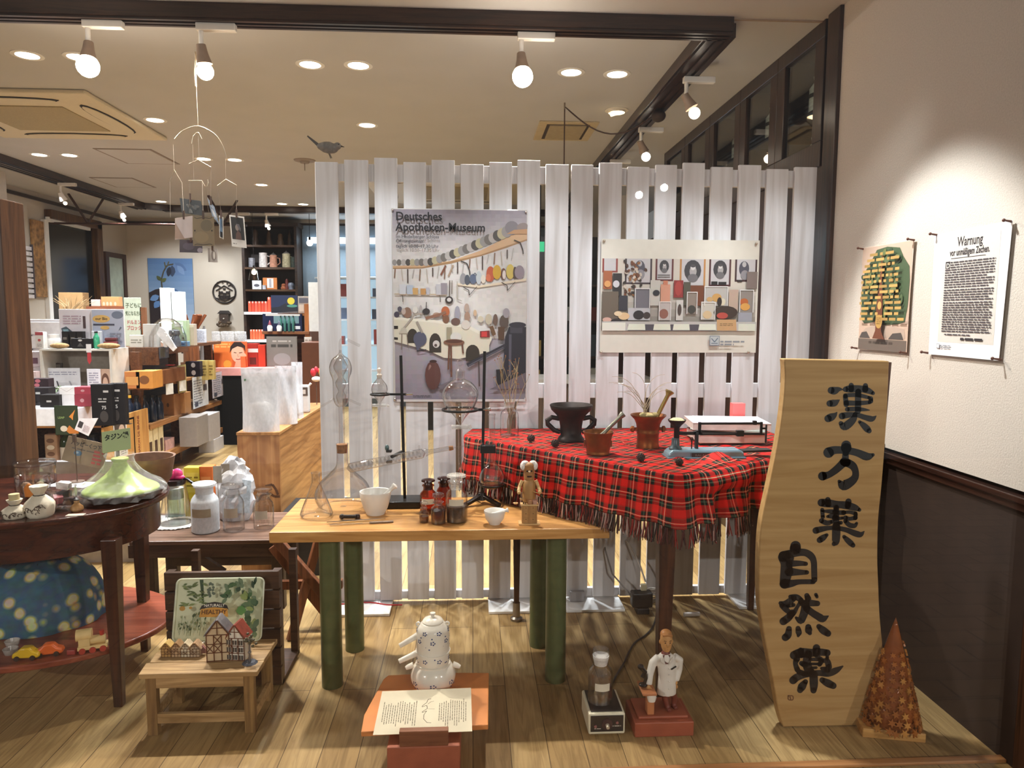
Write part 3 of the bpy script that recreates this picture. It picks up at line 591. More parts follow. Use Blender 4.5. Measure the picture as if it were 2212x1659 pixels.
k1=(1086-877)*s;MB().ring((-47*s,0,k1),38*s,.0055,n=40).bar((-10*s,0,k1),(8*s,0,k1),.011,.011).build('upper_ring',BLK,t);MB().tube([(3*s,0,k1),(14*s,-.012,k1+.004)],.006,8).ball((16*s,-.014,k1+.004),.008).build('thumbscrew',STEEL,t)
k2=(1086-961)*s;MB().box(-4*s,-.04,k2-9*s,30*s,-.005,k2+8*s).build('flask_clamp',BLK,t,smooth=0,bevel=.003);k3=(1086-1043)*s;MB().ring((22*s,0,k3),27*s,.004,n=36).bar((-3*s,0,k3),(0,0,k3),.01,.01).build('lower_ring',BLK,t)
t=T('separating_funnel','large round glass funnel in the upper ring of the right stand','funnel',(ux-47*s,uy,ZT));k0=1086-915
MB().lathe(shell(px(smoothp([(3,k0),(4,k0+8),(14,k0+24),(30,k0+42),(39,k0+64),(38,k0+80),(26,k0+97),(11.5,k0+104),(9.5,k0+108),(10.5,k0+122)],4),s),.002),40).build('bulb',GLE,t)
MB().lathe(px([(8,k0+110),(10,k0+122),(5,k0+126),(3.5,k0+131)]+[(8.5*math.sin(a),k0+140-8.5*math.cos(a))for a in(.5,.9,1.4,1.9,2.4,2.8)]+[(0,k0+148.5)],s),24).build('stopper',GLE,t)
MB().tube([(-19*s,0,k0*s),(17*s,0,k0*s)],5*s,12).ball((21*s,0,k0*s),4*s,3*s,6*s).build('stopcock',FROSTD,t);MB().lathe(shell([(4.2*s,(k0-94)*s),(4.6*s,(k0-2)*s)],.001),16).build('stem',GLE,t)
t=T('florence_flask','round long-necked flask resting on the lower ring of the right stand','flask',(ux+22*s,uy,ZT));k0=1086-1052
MB().lathe(shell(px(smoothp([(0,k0),(16,k0+2),(26,k0+14),(28,k0+27),(20,k0+46),(9,k0+58),(7,k0+70),(7,k0+158),(8.5,k0+163)],4),s),.0016),36).build('body',GLE,t)
MB().lathe(px([(0,k0+1),(14,k0+2.6),(22,k0+10),(0,k0+10)],s),28).build('contents',glass('9a8f88',.7,.08),t)
s=mpp(2.9);BRN=mat('3c1a0c',.25,0,.1)
reagent('amber_bottle','brown glass bottle with dark mushroom stopper, in front of the other brown one',925,1108,ZT,s,18.5,50,11,12,AMBER,BRN,'brown pharmacy bottles',lbl=(22,34,.8),stop_h=14)
reagent('amber_bottle','brown glass bottle half hidden behind the clear jar of roots',959,1098,ZT,s,17,48,11,11,AMBER,BRN,'brown pharmacy bottles',stop_h=13)
ROOT=mat('4a3524',.8,var=.5,scale=60)
reagent('root_jar','clear stoppered jar of brown roots with a white label',986,1128,ZT,mpp(2.8),24,70,15.5,20,GL,film('f3efe4',.3,.1),None,(36,ROOT),(40,54,.7),stop_h=17,cat='jar')
reagent('tincture_bottle','clear stoppered bottle half full of amber liquid',947,1132,ZT,mpp(2.75),16.5,41,9,8,GL,GLE,None,(30,glass('a3611c',.5,.07)),None,stop_h=21,lip=1.35)
reagent('tincture_vial','tiny clear vial beside the amber tincture bottle',916,1129,ZT,mpp(2.75),11,27,6,6,GL,GLE,None,(14,glass('b98c6a',.6,.07)),None,stop_h=15,lip=1.35)
PORC=mat('f0ede6',.3,var=.02)
def mortar(name,label,x,y,z,s,prof,m,group=None,cat='mortar'):
 p=at(x,y,Z=z);r_=prof[1][0]*s;t=T(name,label,cat,(p.x,p.y+r_,z),group=group);MB().lathe(px(prof,s),40).build('bowl',m,t,smooth=.9);return t
t=mortar('porcelain_mortar','large white porcelain mortar with its pestle, by the left stand',809,1115,ZT,mpp(2.85),[(0,0),(20,0),(21,3),(27,14),(33,35),(35.5,50),(35,52),(32,51),(29,34),(16,10),(0,7)],PORC,'white porcelain mortars')
s=mpp(2.85)
def pestle(loc,p,q,r0,r1,m,label,head=None,hm=None,group=None):
 t=T('pestle',label,'pestle',loc,group=group);p,q=Vector(p),Vector(q);d=q-p;L=d.length
 MB().lathe([(0,0),(r1*.7,.002),(r1,r1*.8),(r1*.8,L*.2),(r0,L*.35),(r0,L*.88),(r0*1.5,L*.92),(r0*1.5,L*.97),(0,L)],20,p,ax=d).build('shaft',m,t)
 if head:MB().lathe([(0,L*.9),(r0*1.1,L*.9),(r0*head,L*.97),(r0*head,L),(0,L*1.02)],20,p,ax=d).build('knob',hm or m,t)
 return t
pestle(t.location,(-.02,0,.022),(46*s,0,66*s),.0085,.013,PORC,'white pestle leaning in the large porcelain mortar',group='porcelain pestles')
t=mortar('porcelain_mortar','small white porcelain mortar with its pestle, in front of the tripod stand',1069,1135,ZT,mpp(2.75),[(0,0),(12,0),(13,2),(20,12),(24,29),(23.5,31),(21.5,30),(17,13),(8,5),(0,4)],PORC,'white porcelain mortars');s=mpp(2.75)
pestle(t.location,(-14*s,-.004,20*s),(31*s,-.01,33*s),.0062,.0085,PORC,'white pestle lying across the small porcelain mortar',group='porcelain pestles')
def lay(x,y):return at(x,y,Z=ZT)
a,b=lay(706,1131),lay(835,1123);t=T('tweezers','steel tweezers lying at the front edge of the beech table','tweezers',(a.x,a.y,ZT));d=b-a
for k in(-1,1):MB().bar((0,0,.006),(d.x*.72,d.y*.72+.004*k,.006),.005,.002).bar((d.x*.72,d.y*.72+.004*k,.006),(d.x*.98,d.y*.98,.006),.003,.002).build('arm',STEEL,t,smooth=0)
a,b=lay(712,1136),lay(850,1129);d=b-a;t=T('spatula','steel spatula with wooden handle lying in front of the tweezers','spatula',(a.x,a.y,ZT))
MB().bar((0,0,.004),(d.x*.62,d.y*.62,.004),.006,.002).build('blade',STEEL,t,smooth=0);MB().bar((d.x*.62,d.y*.62,.005),(d.x,d.y,.005),.012,.006).build('handle',mat('7d6a58',.6),t,smooth=0,bevel=.002)
a=lay(755,1122);tag(MB().tube([(-.028,0,.012),(.028,-.004,.012)],.0085,12).ball((-.03,0,.012),.011).build('eyeglass_loupe',mat('241c18',.3),loc=(a.x,a.y,ZT)),'small black loupe barrel lying behind the tweezers','loupe')
a=lay(771,1122);tag(MB().lathe([(0,0),(.011,0),(.012,.012),(.009,.017),(.0,.019)],16).build('brass_weight',mat('3a2a26',.3,.4),loc=(a.x,a.y+.012,ZT)),'little dark weight standing beside the loupe','weight')
p=at(1144,1135,Z=ZT);s=mpp(2.72);t=T('wooden_doll','turned wooden pharmacist doll with white hair behind a little drawer counter','doll',(p.x,p.y,ZT));LW1,LW2=wood('c49a62','e2bf88','x',.5),wood('9c7446','b98d58','z',.5)
def S_(*a):return tuple(k*s for k in a)
MB().box(*S_(-24,0,0,24,30,3.5)).build('base',LW1,t,smooth=0,bevel=.001)
c=MB().box(*S_(-17,3,3.5,17,20,44)).build('counter',LW2,t,smooth=0,bevel=.001)
for r_ in range(3):
 for k in(0,1):dr=MB().box(*S_(-15+16*k,2.4,6+13*r_,-1+16*k,3,17+13*r_)).build('drawer',LW2,c,smooth=0)
 for k in(0,1):MB().ball(S_(-8+16*k,2,13+13*r_),1.1*s,.6*s,.7*s).build('knob',mat('3f2a18'),c)
MB().box(*S_(-20,0,44,20,22,47)).build('counter_top',LW1,t,smooth=0,bevel=.001)
MB().lathe(px(smoothp([(0,46),(13,46),(15,60),(15,84),(12,96),(6,101),(0,101)],3),s),24,S_(0,26,0)).build('body',LW2,t)
MB().cyl(S_(0,26,100),S_(0,26,128),11.5*s,12.5*s,24).ball(S_(0,26,130),12.5*s,12.5*s,8*s).build('head',mat('a8794c',.5),t)
f=MB();f.ball(S_(-5,13.5,120),2*s);f.ball(S_(5,13.5,120),2*s);f.build('eye',mat('20140e'),t);MB().ball(S_(0,12.5,119),2.4*s).build('nose',mat('f0dcb8'),t);MB().box(*S_(-5,12.6,106,5,17,109)).build('mouth',mat('2a120c'),t,smooth=0)
for k in(-1,1):MB().ball(S_(13*k,27,129),7*s,9*s,10*s).ball(S_(9*k,28,136),8*s,8*s,5*s).build('hair',mat('f6efe8',.95,bump=.6,scale=200),t);MB().tube([S_(15*k,26,96),S_(21*k,24,82),S_(24*k,14,74)],[4.5*s,4*s,4*s],10).ball(S_(23*k,12,72),4.5*s).build('arm',LW1,t)
MB().lathe(px([(0,0),(3,0),(5,2),(5.5,3),(0,1.6)],s),14,S_(-17,6,57)).build('scale_pan',LW1,t);MB().lathe(px([(0,0),(3,0),(5.5,2),(6,3),(0,1.6)],s),14,S_(-31,6,47)).build('scale_pan',LW1,t)
MB().tube([S_(-17,6,59),S_(-23,10,72)],.5*s,5).tube([S_(-31,6,49),S_(-23,10,72)],.5*s,5).build('scale_thread',mat('3a2a20'),t)
for k,x in enumerate((1,12)):MB().lathe(px([(0,47),(5,47),(6,54),(6,56),(0,55)],s),14,S_(x,7,0)).build('pot',mat('c69a86' if k else 'b98962',.5),t)
MB().box(*S_(-14,6,47,-12.4,8,52)).box(*S_(-10,6,47,-8.6,8,51)).build('tool',BLK,t,smooth=0);MB().bar(S_(9,10,74),S_(20,9,71),1.4*s,1.4*s).build('spoon',LW1,t)
#on the tartan cloth
IRON=mat('2b211d',.5,.5,.2,25,.1);BRONZE=mat('8a5226',.4,.75,.3,14);BRASSY=mat('a38a4c',.4,.7,.2,18)
def onr(x,y):return at(x,y,Z=ZR+.004)
p=onr(1101,942);s=mpp(p.y);t=T('vase_bottle','clear open bottle holding dried twigs at the left of the tartan cloth','vase',(p.x,p.y+.03,ZR+.004))
MB().lathe(shell(px(smoothp([(0,0),(18,0),(20.5,3),(20.5,40),(18,52),(11,58),(10.5,64),(12.5,72),(13.5,75)],3),s),.0015),32).build('body',GLE,t)
MB().lathe(px([(10.8,62),(11.5,72),(13,74.5)],s),24).build('ground_lip',FROSTD,t)
def twigs(name,label,loc,n,seed,spread,h,s,col,curl=0,buds=None):
 R=random.Random(seed);t=T(name,label,'dried plant',loc);br=MB();bd=MB()
 for k in range(n):
  a=R.uniform(-1,1);pt=Vector((R.uniform(-4,4)*s,R.uniform(-3,3)*s,.004));d=Vector((a*spread,R.uniform(-.25,.25),1)).normalized();pts=[pt.copy()];L=h*R.uniform(.6,1)*s;seg=9
  pts.append(pt+Vector((-a*3*s,0,20*s))*0+Vector((pt.x*.2,0,L*.25)))
  for j in range(seg):
   d=(d+Vector((R.uniform(-.16,.16)+(curl*(1 if a>0 else-1)*(j/seg)**2),R.uniform(-.1,.1),-curl*.55*(j/seg)**2))).normalized();pts.append(pts[-1]+d*L/seg)
   if not curl and j in(4,6):
    e=pts[-1]+Vector((R.uniform(-.6,.6),R.uniform(-.2,.2),.8)).normalized()*L*.22;br.tube([pts[-1],e],[.0011,.0006],5);
    if buds:bd.ball(tuple(e),.0028,n=6,k=4)
  br.tube(pts,[.0018]+[.0016-.0009*q/len(pts)for q in range(len(pts)-1)],5)
  if buds:bd.ball(tuple(pts[-1]),.003,n=6,k=4)
 br.build('twigs',col,t)
 if buds:o=bd.build('buds',buds,t)
 return t
twigs('twig_bunch','thin dried twigs with tiny buds standing in the clear bottle',(p.x,p.y+.03,ZR+.008),11,5,.42,150,s,mat('a08a64',.8),buds=mat('8d5a3a',.8))
p=onr(1237,957);s=mpp(p.y+.06);t=mortar('iron_mortar','big dark cast-iron mortar with two looped handles',1237,958,ZR+.004,s,[(0,0),(29,0),(30,4),(27,9),(23,14),(24,34),(26,46),(32,58),(44,70),(47,79),(46,81),(43,78),(30,60),(22,40),(18,12),(0,9)],IRON)
for k in(-1,1):MB().tube([(24*k*s,0,20*s),(37*k*s,0,25*s),(51*k*s,0,38*s),(52*k*s,0,46*s),(42*k*s,0,53*s),(26*k*s,0,50*s)],[.011,.011,.012,.012,.011,.011],10).build('handle',IRON,t)
p=onr(1296,985);s=mpp(p.y+.05);t=mortar('bronze_mortar','small squat bronze mortar with a grey pestle in it',1296,985,ZR+.004,s,[(0,0),(25,0),(26,3),(25,5),(26,10),(29,34),(30,38),(33,47),(34,50),(32,50),(27,40),(22,8),(0,5)],BRONZE,'bronze mortars')
for k in(-1,1):MB().box(*[v*s for v in(27*k-2,-3,16,27*k+4*k,3,30)]).build('lug',BRONZE,t,smooth=0,bevel=.002)
PEW=mat('8b8a7c',.35,.8,.1);pestle(t.location,(-12*s,0,22*s),(56*s,.01,88*s),.008,.012,PEW,'grey metal pestle leaning in the squat bronze mortar',1.7)
p=onr(1405,970);s=mpp(p.y+.05);t=mortar('bronze_mortar','tall flared bronze mortar filled with dried curly stems',1405,971,ZR+.004,s,[(0,0),(25,0),(25.5,3),(24,8),(23.5,30),(25,33),(24,36),(25,50),(30,62),(39,71),(39,73),(36,72),(27,58),(21,20),(0,15)],BRONZE,'bronze mortars')
for k in(-1,1):MB().lathe(px([(0,0),(4,0),(4,6),(7,8),(7,13),(3,16),(0,16)],s),6,(24*k*s,0,41*s),ax=(k,0,0)).build('knob',BRONZE,t,smooth=0)
tl=t.location;pestle(tl,(6*s,.005,40*s),(50*s,.02,124*s),.009,.013,BRASSY,'long brass pestle with a disc end leaning in the tall bronze mortar',2.2)
tag(MB().ball((0,0,0),17*s,15*s,5*s).ball((-12*s,-.01,.002),9*s,7*s,6*s).ball((13*s,-.008,.003),8*s,7*s,5*s).build('dried_bark',mat('cdbd86',.8,var=.3,scale=50,bump=.5),loc=(tl.x,tl.y,tl.z+72*s)),'pale dried bark pieces heaped in the tall bronze mortar','dried herb')
twigs('curly_stems','pale dried curling stems standing in the tall bronze mortar',(tl.x-.01,tl.y+.02,tl.z+60*s),12,11,.75,120,s,mat('c8b69c',.8),curl=.55)
POD=mat('33231a',.8,var=.4,scale=70,bump=.6)
for i,(x,y,r_)in enumerate(((1147,955,8.5),(1199,966,9),(1384,997,9.5),(1467,1006,9))):
 p=onr(x,y);s=mpp(p.y);m=MB().ball((0,0,r_*s),r_*s*.92,n=14,k=9);R=random.Random(i)
 for k in range(46):
  z=1-2*(k+.5)/46;a=k*2.39996;q=Vector((math.sqrt(1-z*z)*math.cos(a),math.sqrt(1-z*z)*math.sin(a),z));c=Vector((0,0,r_*s))+q*r_*s*.9;m.cyl(tuple(c),tuple(c+q*r_*s*.22),r_*s*.16,r_*s*.07,5)
 tag(m.build('spiky_pod',POD,loc=(p.x,p.y,ZR+.004)),('dark spiky seed pod left of the iron mortar, beside the twig bottle','dark spiky seed pod just in front of the iron mortar','dark spiky seed pod in front of the tall bronze mortar','dark spiky seed pod at the foot of the blue balance scale')[i],'seed pod','spiky seed pods on the tartan cloth')
p=onr(1452,994);s=mpp(2.86);t=T('balance_scale','old blue-grey iron balance scale with a black double beam','scale',(p.x,p.y+.05,ZR+.006));BLU=mat('7f9aa6',.3,.25,.06);
MB().prism([(-8,0),(-6,12),(4,19),(150,18),(158,14),(160,0)],(0,-.04,0),(s,0,0),(0,0,s),(0,.08,0)).build('base',BLU,t,smooth=0,bevel=.008)
MB().prism([(-9,0),(-9,4),(162,4),(162,0)],(0,-.05,0),(s,0,0),(0,0,s),(0,.10,0)).build('base_flange',mat('67808c',.35,.25),t,smooth=0,bevel=.004)
MB().lathe(px([(13,15),(14,20),(9,26),(8,42),(0,42)],s),24,(14*s,0,0)).build('pillar',mat('4f5e64',.35,.3),t);MB().lathe(px([(0,38),(6,38),(6,64),(10,70),(18,78),(19.5,82),(18.5,82),(14,77),(0,73)],s),28,(16*s,0,0)).build('pan',BLK,t)
MB().lathe(px([(0,78),(12,78),(16,81),(10,85),(0,86)],s),20,(16*s,0,0)).build('grain',mat('ecd9a4',.8,var=.25,scale=200,bump=.6),t)
bm_=MB()
for(x0,z0,x1,z1,w)in((20,52,72,52,7),(66,50,66,76,6),(66,73,202,73,4.5),(66,50,202,50,4.5),(202,48,202,76,5),(52,52,68,57,6),(200,62,214,62,4),(213,30,213,70,3)):bm_.bar((x0*s,0,z0*s),(x1*s,0,z1*s),.008,w*s,up=(0,1,0))if 0 else bm_.bar((x0*s,0,z0*s),(x1*s,0,z1*s),w*s if abs(x1-x0)<1 else .009,.009 if abs(x1-x0)<1 else w*s)
bm_.build('beam',BLK,t,smooth=0,bevel=.001)
MB().bar((60*s,0,18*s),(60*s,0,54*s),6*s,.02).build('support',mat('2b2f31',.4,.4),t,smooth=0,bevel=.002);MB().tube([(48*s,-.01,19*s),(48*s,-.01,38*s)],.0025,8).ring((48*s,-.01,41*s),2.6*s,.0018,(0,1,0),14,6).build('lock_pin',BLK,t)
MB().box(*[v*s for v in(147,-5,45,163,5,58)]).build('slide_weight',BLK,t,smooth=0,bevel=.002);MB().box(*[v*s for v in(183,-4,70,191,4,79)]).build('slide_weight',BLK,t,smooth=0,bevel=.002)
MB().bar((158*s,0,13*s),(222*s,0,15*s),.05,5*s).build('arm_plate',mat('2a2422',.35,.3),t,smooth=0,bevel=.002)
pl=Pic((42*s,-.0505,5*s),(1,0,0),(0,0,1));pl.rect(0,0,56*s,9*s,'2a2220').text('BALANCE',7*s,2*s,6*s,'8a8078',0,sx=1.5);pl.build('name_plate',t)
BK=[(0,.036,'b7784c',.30,.22,10,'brown cardboard-bound book at the bottom of the pile behind the scale'),(.037,.012,'2a2624',.30,.2,2,'thin black-backed booklet lying on the brown book'),(.05,.008,'b7cfc2',.32,.21,-4,'thin mint green booklet in the pile behind the scale'),(.058,.03,'cfc6c8',.34,.23,5,'thick pale magazine volume near the top of the pile'),(.088,.004,'e3d9ec',.28,.19,2,'white printed leaflet lying on top of the book pile')]
bx,by=1.16,3.16
for z,h,c,w,d,a,lb in BK:
 t=T('book',lb,'book',(bx,by,ZR+.012+z),math.radians(a-12),'books behind the balance scale')
 MB().box(-w/2,-d/2,0,w/2,d/2,h).build('pages' if h>.02 else 'cover',mat('e0d8cf' if h>.02 else c,.6,var=.1),t,smooth=0,bevel=.001)
 if h>.02:MB().box(-w/2-.001,-d/2-.001,h,w/2+.001,d/2+.001,h+.0015).box(-w/2-.001,-d/2-.001,0,w/2+.001,d/2+.001,.0015).build('cover',mat(c,.5),t,smooth=0)
 elif h<.006:
  pc=Pic((-w/2,-d/2,h),(1,0,0),(0,1,0));pc.rect(.01,.01,w-.01,d-.01,'f2f0f4').words(.02,.03,w*.6,d-.03,9,'9aa0b8',.4).rect(w*.68,.03,w-.03,d*.6,'b9b2d6');pc.build('print',t)
tag(MB().box(-.03,-.02,0,.03,.02,.13).build('red_folder',mat('e9706c',.5),loc=(1.265,3.30,ZR+.03),smooth=0),'pink-red folder standing upright behind the book pile','folder')
#the inscribed plank
YS=2.40
def sp(x,y,dy=0):q=at(x,y,Y=YS);return(q.x,q.z)
ST=T('wooden_signboard','tall live-edged wooden plank with six black brushed characters, leaning upright at the right','signboard',(1.28,YS,0))
left=[(1694,775),(1696,810),(1694,850),(1690,890),(1683,940),(1672,1000),(1657,1070),(1645,1130),(1640,1200),(1640,1290),(1647,1350),(1660,1420),(1672,1480),(1682,1540),(1692,1571)]
right=[(1905,1573),(1911,1520),(1913,1450),(1908,1400),(1901,1330),(1898,1260),(1896,1200),(1898,1120),(1905,1050),(1912,960),(1917,880),(1921,780)]
def smooth2(p,k=4):return[q for q in smoothp_xy(p,k)]
def smoothp_xy(P,k):
 out=[]
 for i in range(len(P)-1):
  p0,p1,p2,p3=P[max(i-1,0)],P[i],P[i+1],P[min(i+2,len(P)-1)]
  for j in range(k):
   t_=j/k;out.append(tuple(.5*(2*b+(c-a)*t_+(2*a-5*b+4*c-d)*t_**2+(3*b-a-3*c+d)*t_**3)for a,b,c,d in zip(p0,p1,p2,p3)))
 return out+[tuple(P[-1])]
ol=[sp(*p)for p in smoothp_xy(left,3)+smoothp_xy(right,3)]
ol=[(x-1.28,max(z,.001))for x,z in ol]
MB().prism(ol,(0,0,0),(1,0,0),(0,0,1),(0,.04,0)).build('plank',wood('a5804f','bd9a66','x',.6,.5,.2),ST,smooth=.4,bevel=.004)
z0,z1=sp(1928,783),sp(1911,990);MB().bar((z0[0]-1.28,.03,z0[1]),(z1[0]-1.28,.035,z1[1]),.012,.03).build('bark_edge',wood('3d2418','6b4530','z'),ST,smooth=0)
INK=mat('0d0c0b',.45,var=.2)
def brush(mb,pts,ox,oy,sc):
 """one brush stroke: centre line with half widths, in the pixels of an enlarged crop"""
 P=smoothp_xy([(ox+x/sc,oy+y/sc,w/sc)for x,y,w in pts],4);n=len(P);L,R=[],[]
 for i,(x,y,w)in enumerate(P):
  a,b=P[max(i-1,0)],P[min(i+1,n-1)];dx,dy=b[0]-a[0],b[1]-a[1];l_=math.hypot(dx,dy)or 1
  L.append((x-dy/l_*w,y+dx/l_*w));R.append((x+dy/l_*w,y-dx/l_*w))
 def V(p):q=sp(*p);return(q[0]-1.28,-.0008,q[1])
 b0=len(mb.v);mb.v.extend(Vector(V(p))for p in L+R)
 for i in range(n-1):mb.f.append([b0+i,b0+i+1,b0+n+i+1,b0+n+i]);mb.m.append(0);mb.c.append(None)
 for(x,y,w)in(P[0],P[-1]):
  mb.add([V((x+w*math.cos(2*PI*k/14),y+w*math.sin(2*PI*k/14)))for k in range(14)],[list(range(14))])
ZA,ZB,ZC,ZD=(1700,810,8.295),(1720,1000,8.295),(1650,1160,9.215),(1650,1290,6.91)
CH=[[(ZA,[(790,275,62),(850,280,70),(930,255,40),(1000,262,8)]),(ZA,[(765,510,58),(850,500,62),(910,465,30),(940,445,6)]),(ZA,[(735,780,66),(800,750,68),(860,710,40),(895,665,6)]),(ZA,[(1050,255,50),(1130,250,65),(1300,245,60),(1440,275,56),(1540,325,34)]),(ZA,[(1150,185,45),(1150,260,50)]),(ZA,[(1405,190,45),(1400,260,55)]),(ZA,[(1045,380,42),(1060,530,46)]),(ZA,[(1040,365,35),(1250,358,38),(1470,405,30)]),(ZA,[(1500,420,40),(1500,470,42)]),(ZA,[(1275,300,55),(1270,640,55)]),(ZA,[(1060,500,48),(1260,505,44),(1480,490,34)]),(ZA,[(1080,615,42),(1250,610,42),(1400,622,26),(1480,630,6)]),(ZA,[(985,735,60),(1100,715,52),(1250,715,42),(1400,760,48),(1520,785,52),(1595,735,8)]),(ZA,[(1220,700,40),(1190,790,58),(1100,880,72),(1020,925,66),(965,865,40)]),(ZA,[(1300,840,28),(1370,900,52),(1440,970,60),(1470,1000,46)])],[(ZA,[(1060,1260,88),(1060,1310,95)]),(ZA,[(745,1390,95),(850,1345,72),(1050,1350,65),(1250,1390,65),(1430,1460,72),(1540,1430,30)]),(ZA,[(1050,1400,55),(1040,1580,65)]),(ZB,[(860,-20,80),(800,40,70),(700,130,65),(580,210,60),(470,235,80)]),(ZB,[(900,-10,75),(1010,50,70),(1060,150,58),(1050,260,65),(960,350,80),(840,400,90),(770,330,30)])],[(ZB,[(450,710,70),(560,720,75),(720,740,62),(900,760,70),(1050,800,58),(1130,840,33)]),(ZB,[(565,660,50),(570,740,55)]),(ZB,[(935,690,55),(920,770,55)]),(ZB,[(465,840,36),(475,970,36)]),(ZB,[(480,862,22),(600,868,40),(690,880,45)]),(ZB,[(560,960,26),(650,950,55),(700,980,60)]),(ZB,[(450,1035,45),(550,1075,45),(640,1050,36)]),(ZB,[(715,800,50),(715,1130,55)]),(ZB,[(700,890,38),(850,890,45)]),(ZB,[(700,1000,30),(830,985,28)]),(ZB,[(700,1085,28),(800,1070,34)]),(ZB,[(860,885,30),(960,880,32),(1060,905,38)]),(ZB,[(880,985,45),(960,1000,36),(1060,980,40)]),(ZB,[(880,1040,40),(950,1110,45),(1040,1125,42),(1080,1080,26)]),(ZB,[(1065,920,36),(1055,990,36)]),(ZB,[(350,1210,60),(450,1185,52),(600,1162,40),(750,1170,42),(900,1200,46),(1050,1260,55),(1150,1280,50),(1215,1225,8)]),(ZB,[(715,1130,72),(715,1280,75),(705,1410,66),(675,1450,40)]),(ZB,[(545,1290,32),(480,1340,55),(420,1380,55)]),(ZB,[(855,1320,33),(920,1385,50),(980,1440,52),(1015,1475,42)])],[(ZC,[(630,180,105),(625,240,112)]),(ZC,[(380,400,100),(440,520,110),(450,660,120),(430,800,110),(410,920,95)]),(ZC,[(380,370,90),(600,320,78),(800,305,72),(930,370,72),(990,480,62),(1000,650,60),(1005,850,58)]),(ZC,[(500,530,70),(700,522,55),(835,532,42)]),(ZC,[(500,690,90),(700,700,60),(855,702,44)]),(ZC,[(410,930,100),(560,920,72),(700,892,52),(980,888,50)]),(ZC,[(460,330,60),(520,420,80)])],[(ZC,[(530,1190,45),(650,1195,58),(740,1260,55)]),(ZC,[(330,1315,40),(420,1330,65),(520,1275,65),(600,1220,55)]),(ZC,[(360,1360,55),(440,1440,60),(520,1510,45)]),(ZC,[(720,1300,40),(660,1400,36),(600,1500,50),(520,1580,58)]),(ZC,[(480,1370,40),(590,1350,40)]),(ZD,[(420,230,50),(370,300,56),(290,360,58)]),(ZC,[(855,1165,52),(880,1230,65)]),(ZC,[(1035,1145,36),(1055,1190,32)]),(ZC,[(760,1315,65),(900,1312,68),(1065,1322,55)]),(ZD,[(620,100,60),(610,200,62),(580,290,58),(545,350,52),(480,305,20)]),(ZD,[(640,170,55),(720,230,52),(800,280,55),(880,320,55),(960,280,10)]),(ZD,[(375,470,42),(360,560,54),(320,600,55)]),(ZD,[(510,465,38),(520,530,46),(512,575,22)]),(ZD,[(663,445,46),(670,500,54),(685,535,32)]),(ZD,[(820,435,38),(880,490,56),(955,540,50)])],[(ZD,[(450,865,64),(560,830,72),(700,830,62),(850,820,55),(945,830,52)]),(ZD,[(550,795,45),(560,860,50)]),(ZD,[(785,755,55),(780,830,60)]),(ZD,[(660,850,60),(640,1000,65),(690,1120,70)]),(ZD,[(490,920,50),(470,990,36),(500,1080,42)]),(ZD,[(560,985,36),(620,1010,50)]),(ZD,[(520,1110,38),(620,1145,40)]),(ZD,[(740,860,18),(860,930,34),(830,1000,36)]),(ZD,[(690,925,26),(830,930,28)]),(ZD,[(690,995,22),(850,995,22)]),(ZD,[(700,1055,22),(780,1050,22)]),(ZD,[(850,955,22),(940,950,45),(970,1040,46)]),(ZD,[(860,1060,22),(940,1080,50)]),(ZD,[(945,890,26),(945,920,26)]),(ZD,[(435,1240,58),(500,1190,56),(620,1155,46),(800,1130,44),(960,1135,52),(1080,1090,46),(1175,1030,12)]),(ZD,[(740,1150,62),(745,1300,62),(740,1390,46)]),(ZD,[(620,1260,38),(570,1330,60),(540,1385,46)]),(ZD,[(870,1235,42),(950,1280,58),(1035,1320,50)])]]
for strokes in CH:
 mb=MB()
 for(ox,oy,sc),pts in strokes:brush(mb,pts,ox,oy,sc)
 lab(mb.build('brushed_character',INK,ST,smooth=0,recalc=False),'black brushed character')
mb=MB();brush(mb,[(360,1470,8),(430,1475,8),(430,1530,8),(365,1525,8),(365,1470,8)],*ZD);brush(mb,[(390,1485,8),(400,1520,8)],*ZD);mb.build('seal_mark',mat('6d4224',.6),ST,smooth=0,recalc=False)
p=at(1946,1600,Z=0);s=mpp(p.y);t=T('ceramic_tree','glazed brown cone tree covered in small star leaves, by the plank','ornament',(p.x,p.y+.07,.035));GLZ=mat('a5622a',.12,.15,.35,9);GLZ2=mat('c2853f',.15,.15,.3,9)
tx,tz=5*s,(1592-1333)*s;base_r=60*s
def cone(h):return base_r*(1-h)**.9+4*s*(1-h)
MB().lathe([(0,0)]+[(cone(k/14)*(.82+.18*min(1,k/1.5)),tz*k/14)for k in range(15)]+[(0,tz*1.01)],40).build('cone',mat('8a4a1e',.12,.1,.3,14),t)
R=random.Random(2);k=0
for row in range(13):
 h=.02+row*.072;r_=cone(h);n=max(4,int(2*PI*r_/(19*s)))
 for j in range(n):
  a=2*PI*(j+.5*(row%2))/n+R.uniform(-.1,.1)
  if math.sin(a)>.55:continue
  c=Vector((r_*1.02*math.cos(a),r_*1.02*math.sin(a),tz*(h+R.uniform(-.012,.012))));nrm=Vector((math.cos(a),math.sin(a),.28)).normalized();e1=Vector((-math.sin(a),math.cos(a),0));e2=nrm.cross(e1)
  rot=R.uniform(0,1);q=[((11.5 if i%2==0 else 5)*s*(1-.45*h)*math.cos(2*PI*i/12+rot),(11.5 if i%2==0 else 5)*s*(1-.45*h)*math.sin(2*PI*i/12+rot))for i in range(12)]
  if k<96:MB().prism(q,c,e1,e2,nrm*4*s).build('star_leaf',GLZ if(row+j)%3 else GLZ2,t,smooth=0)
  k+=1
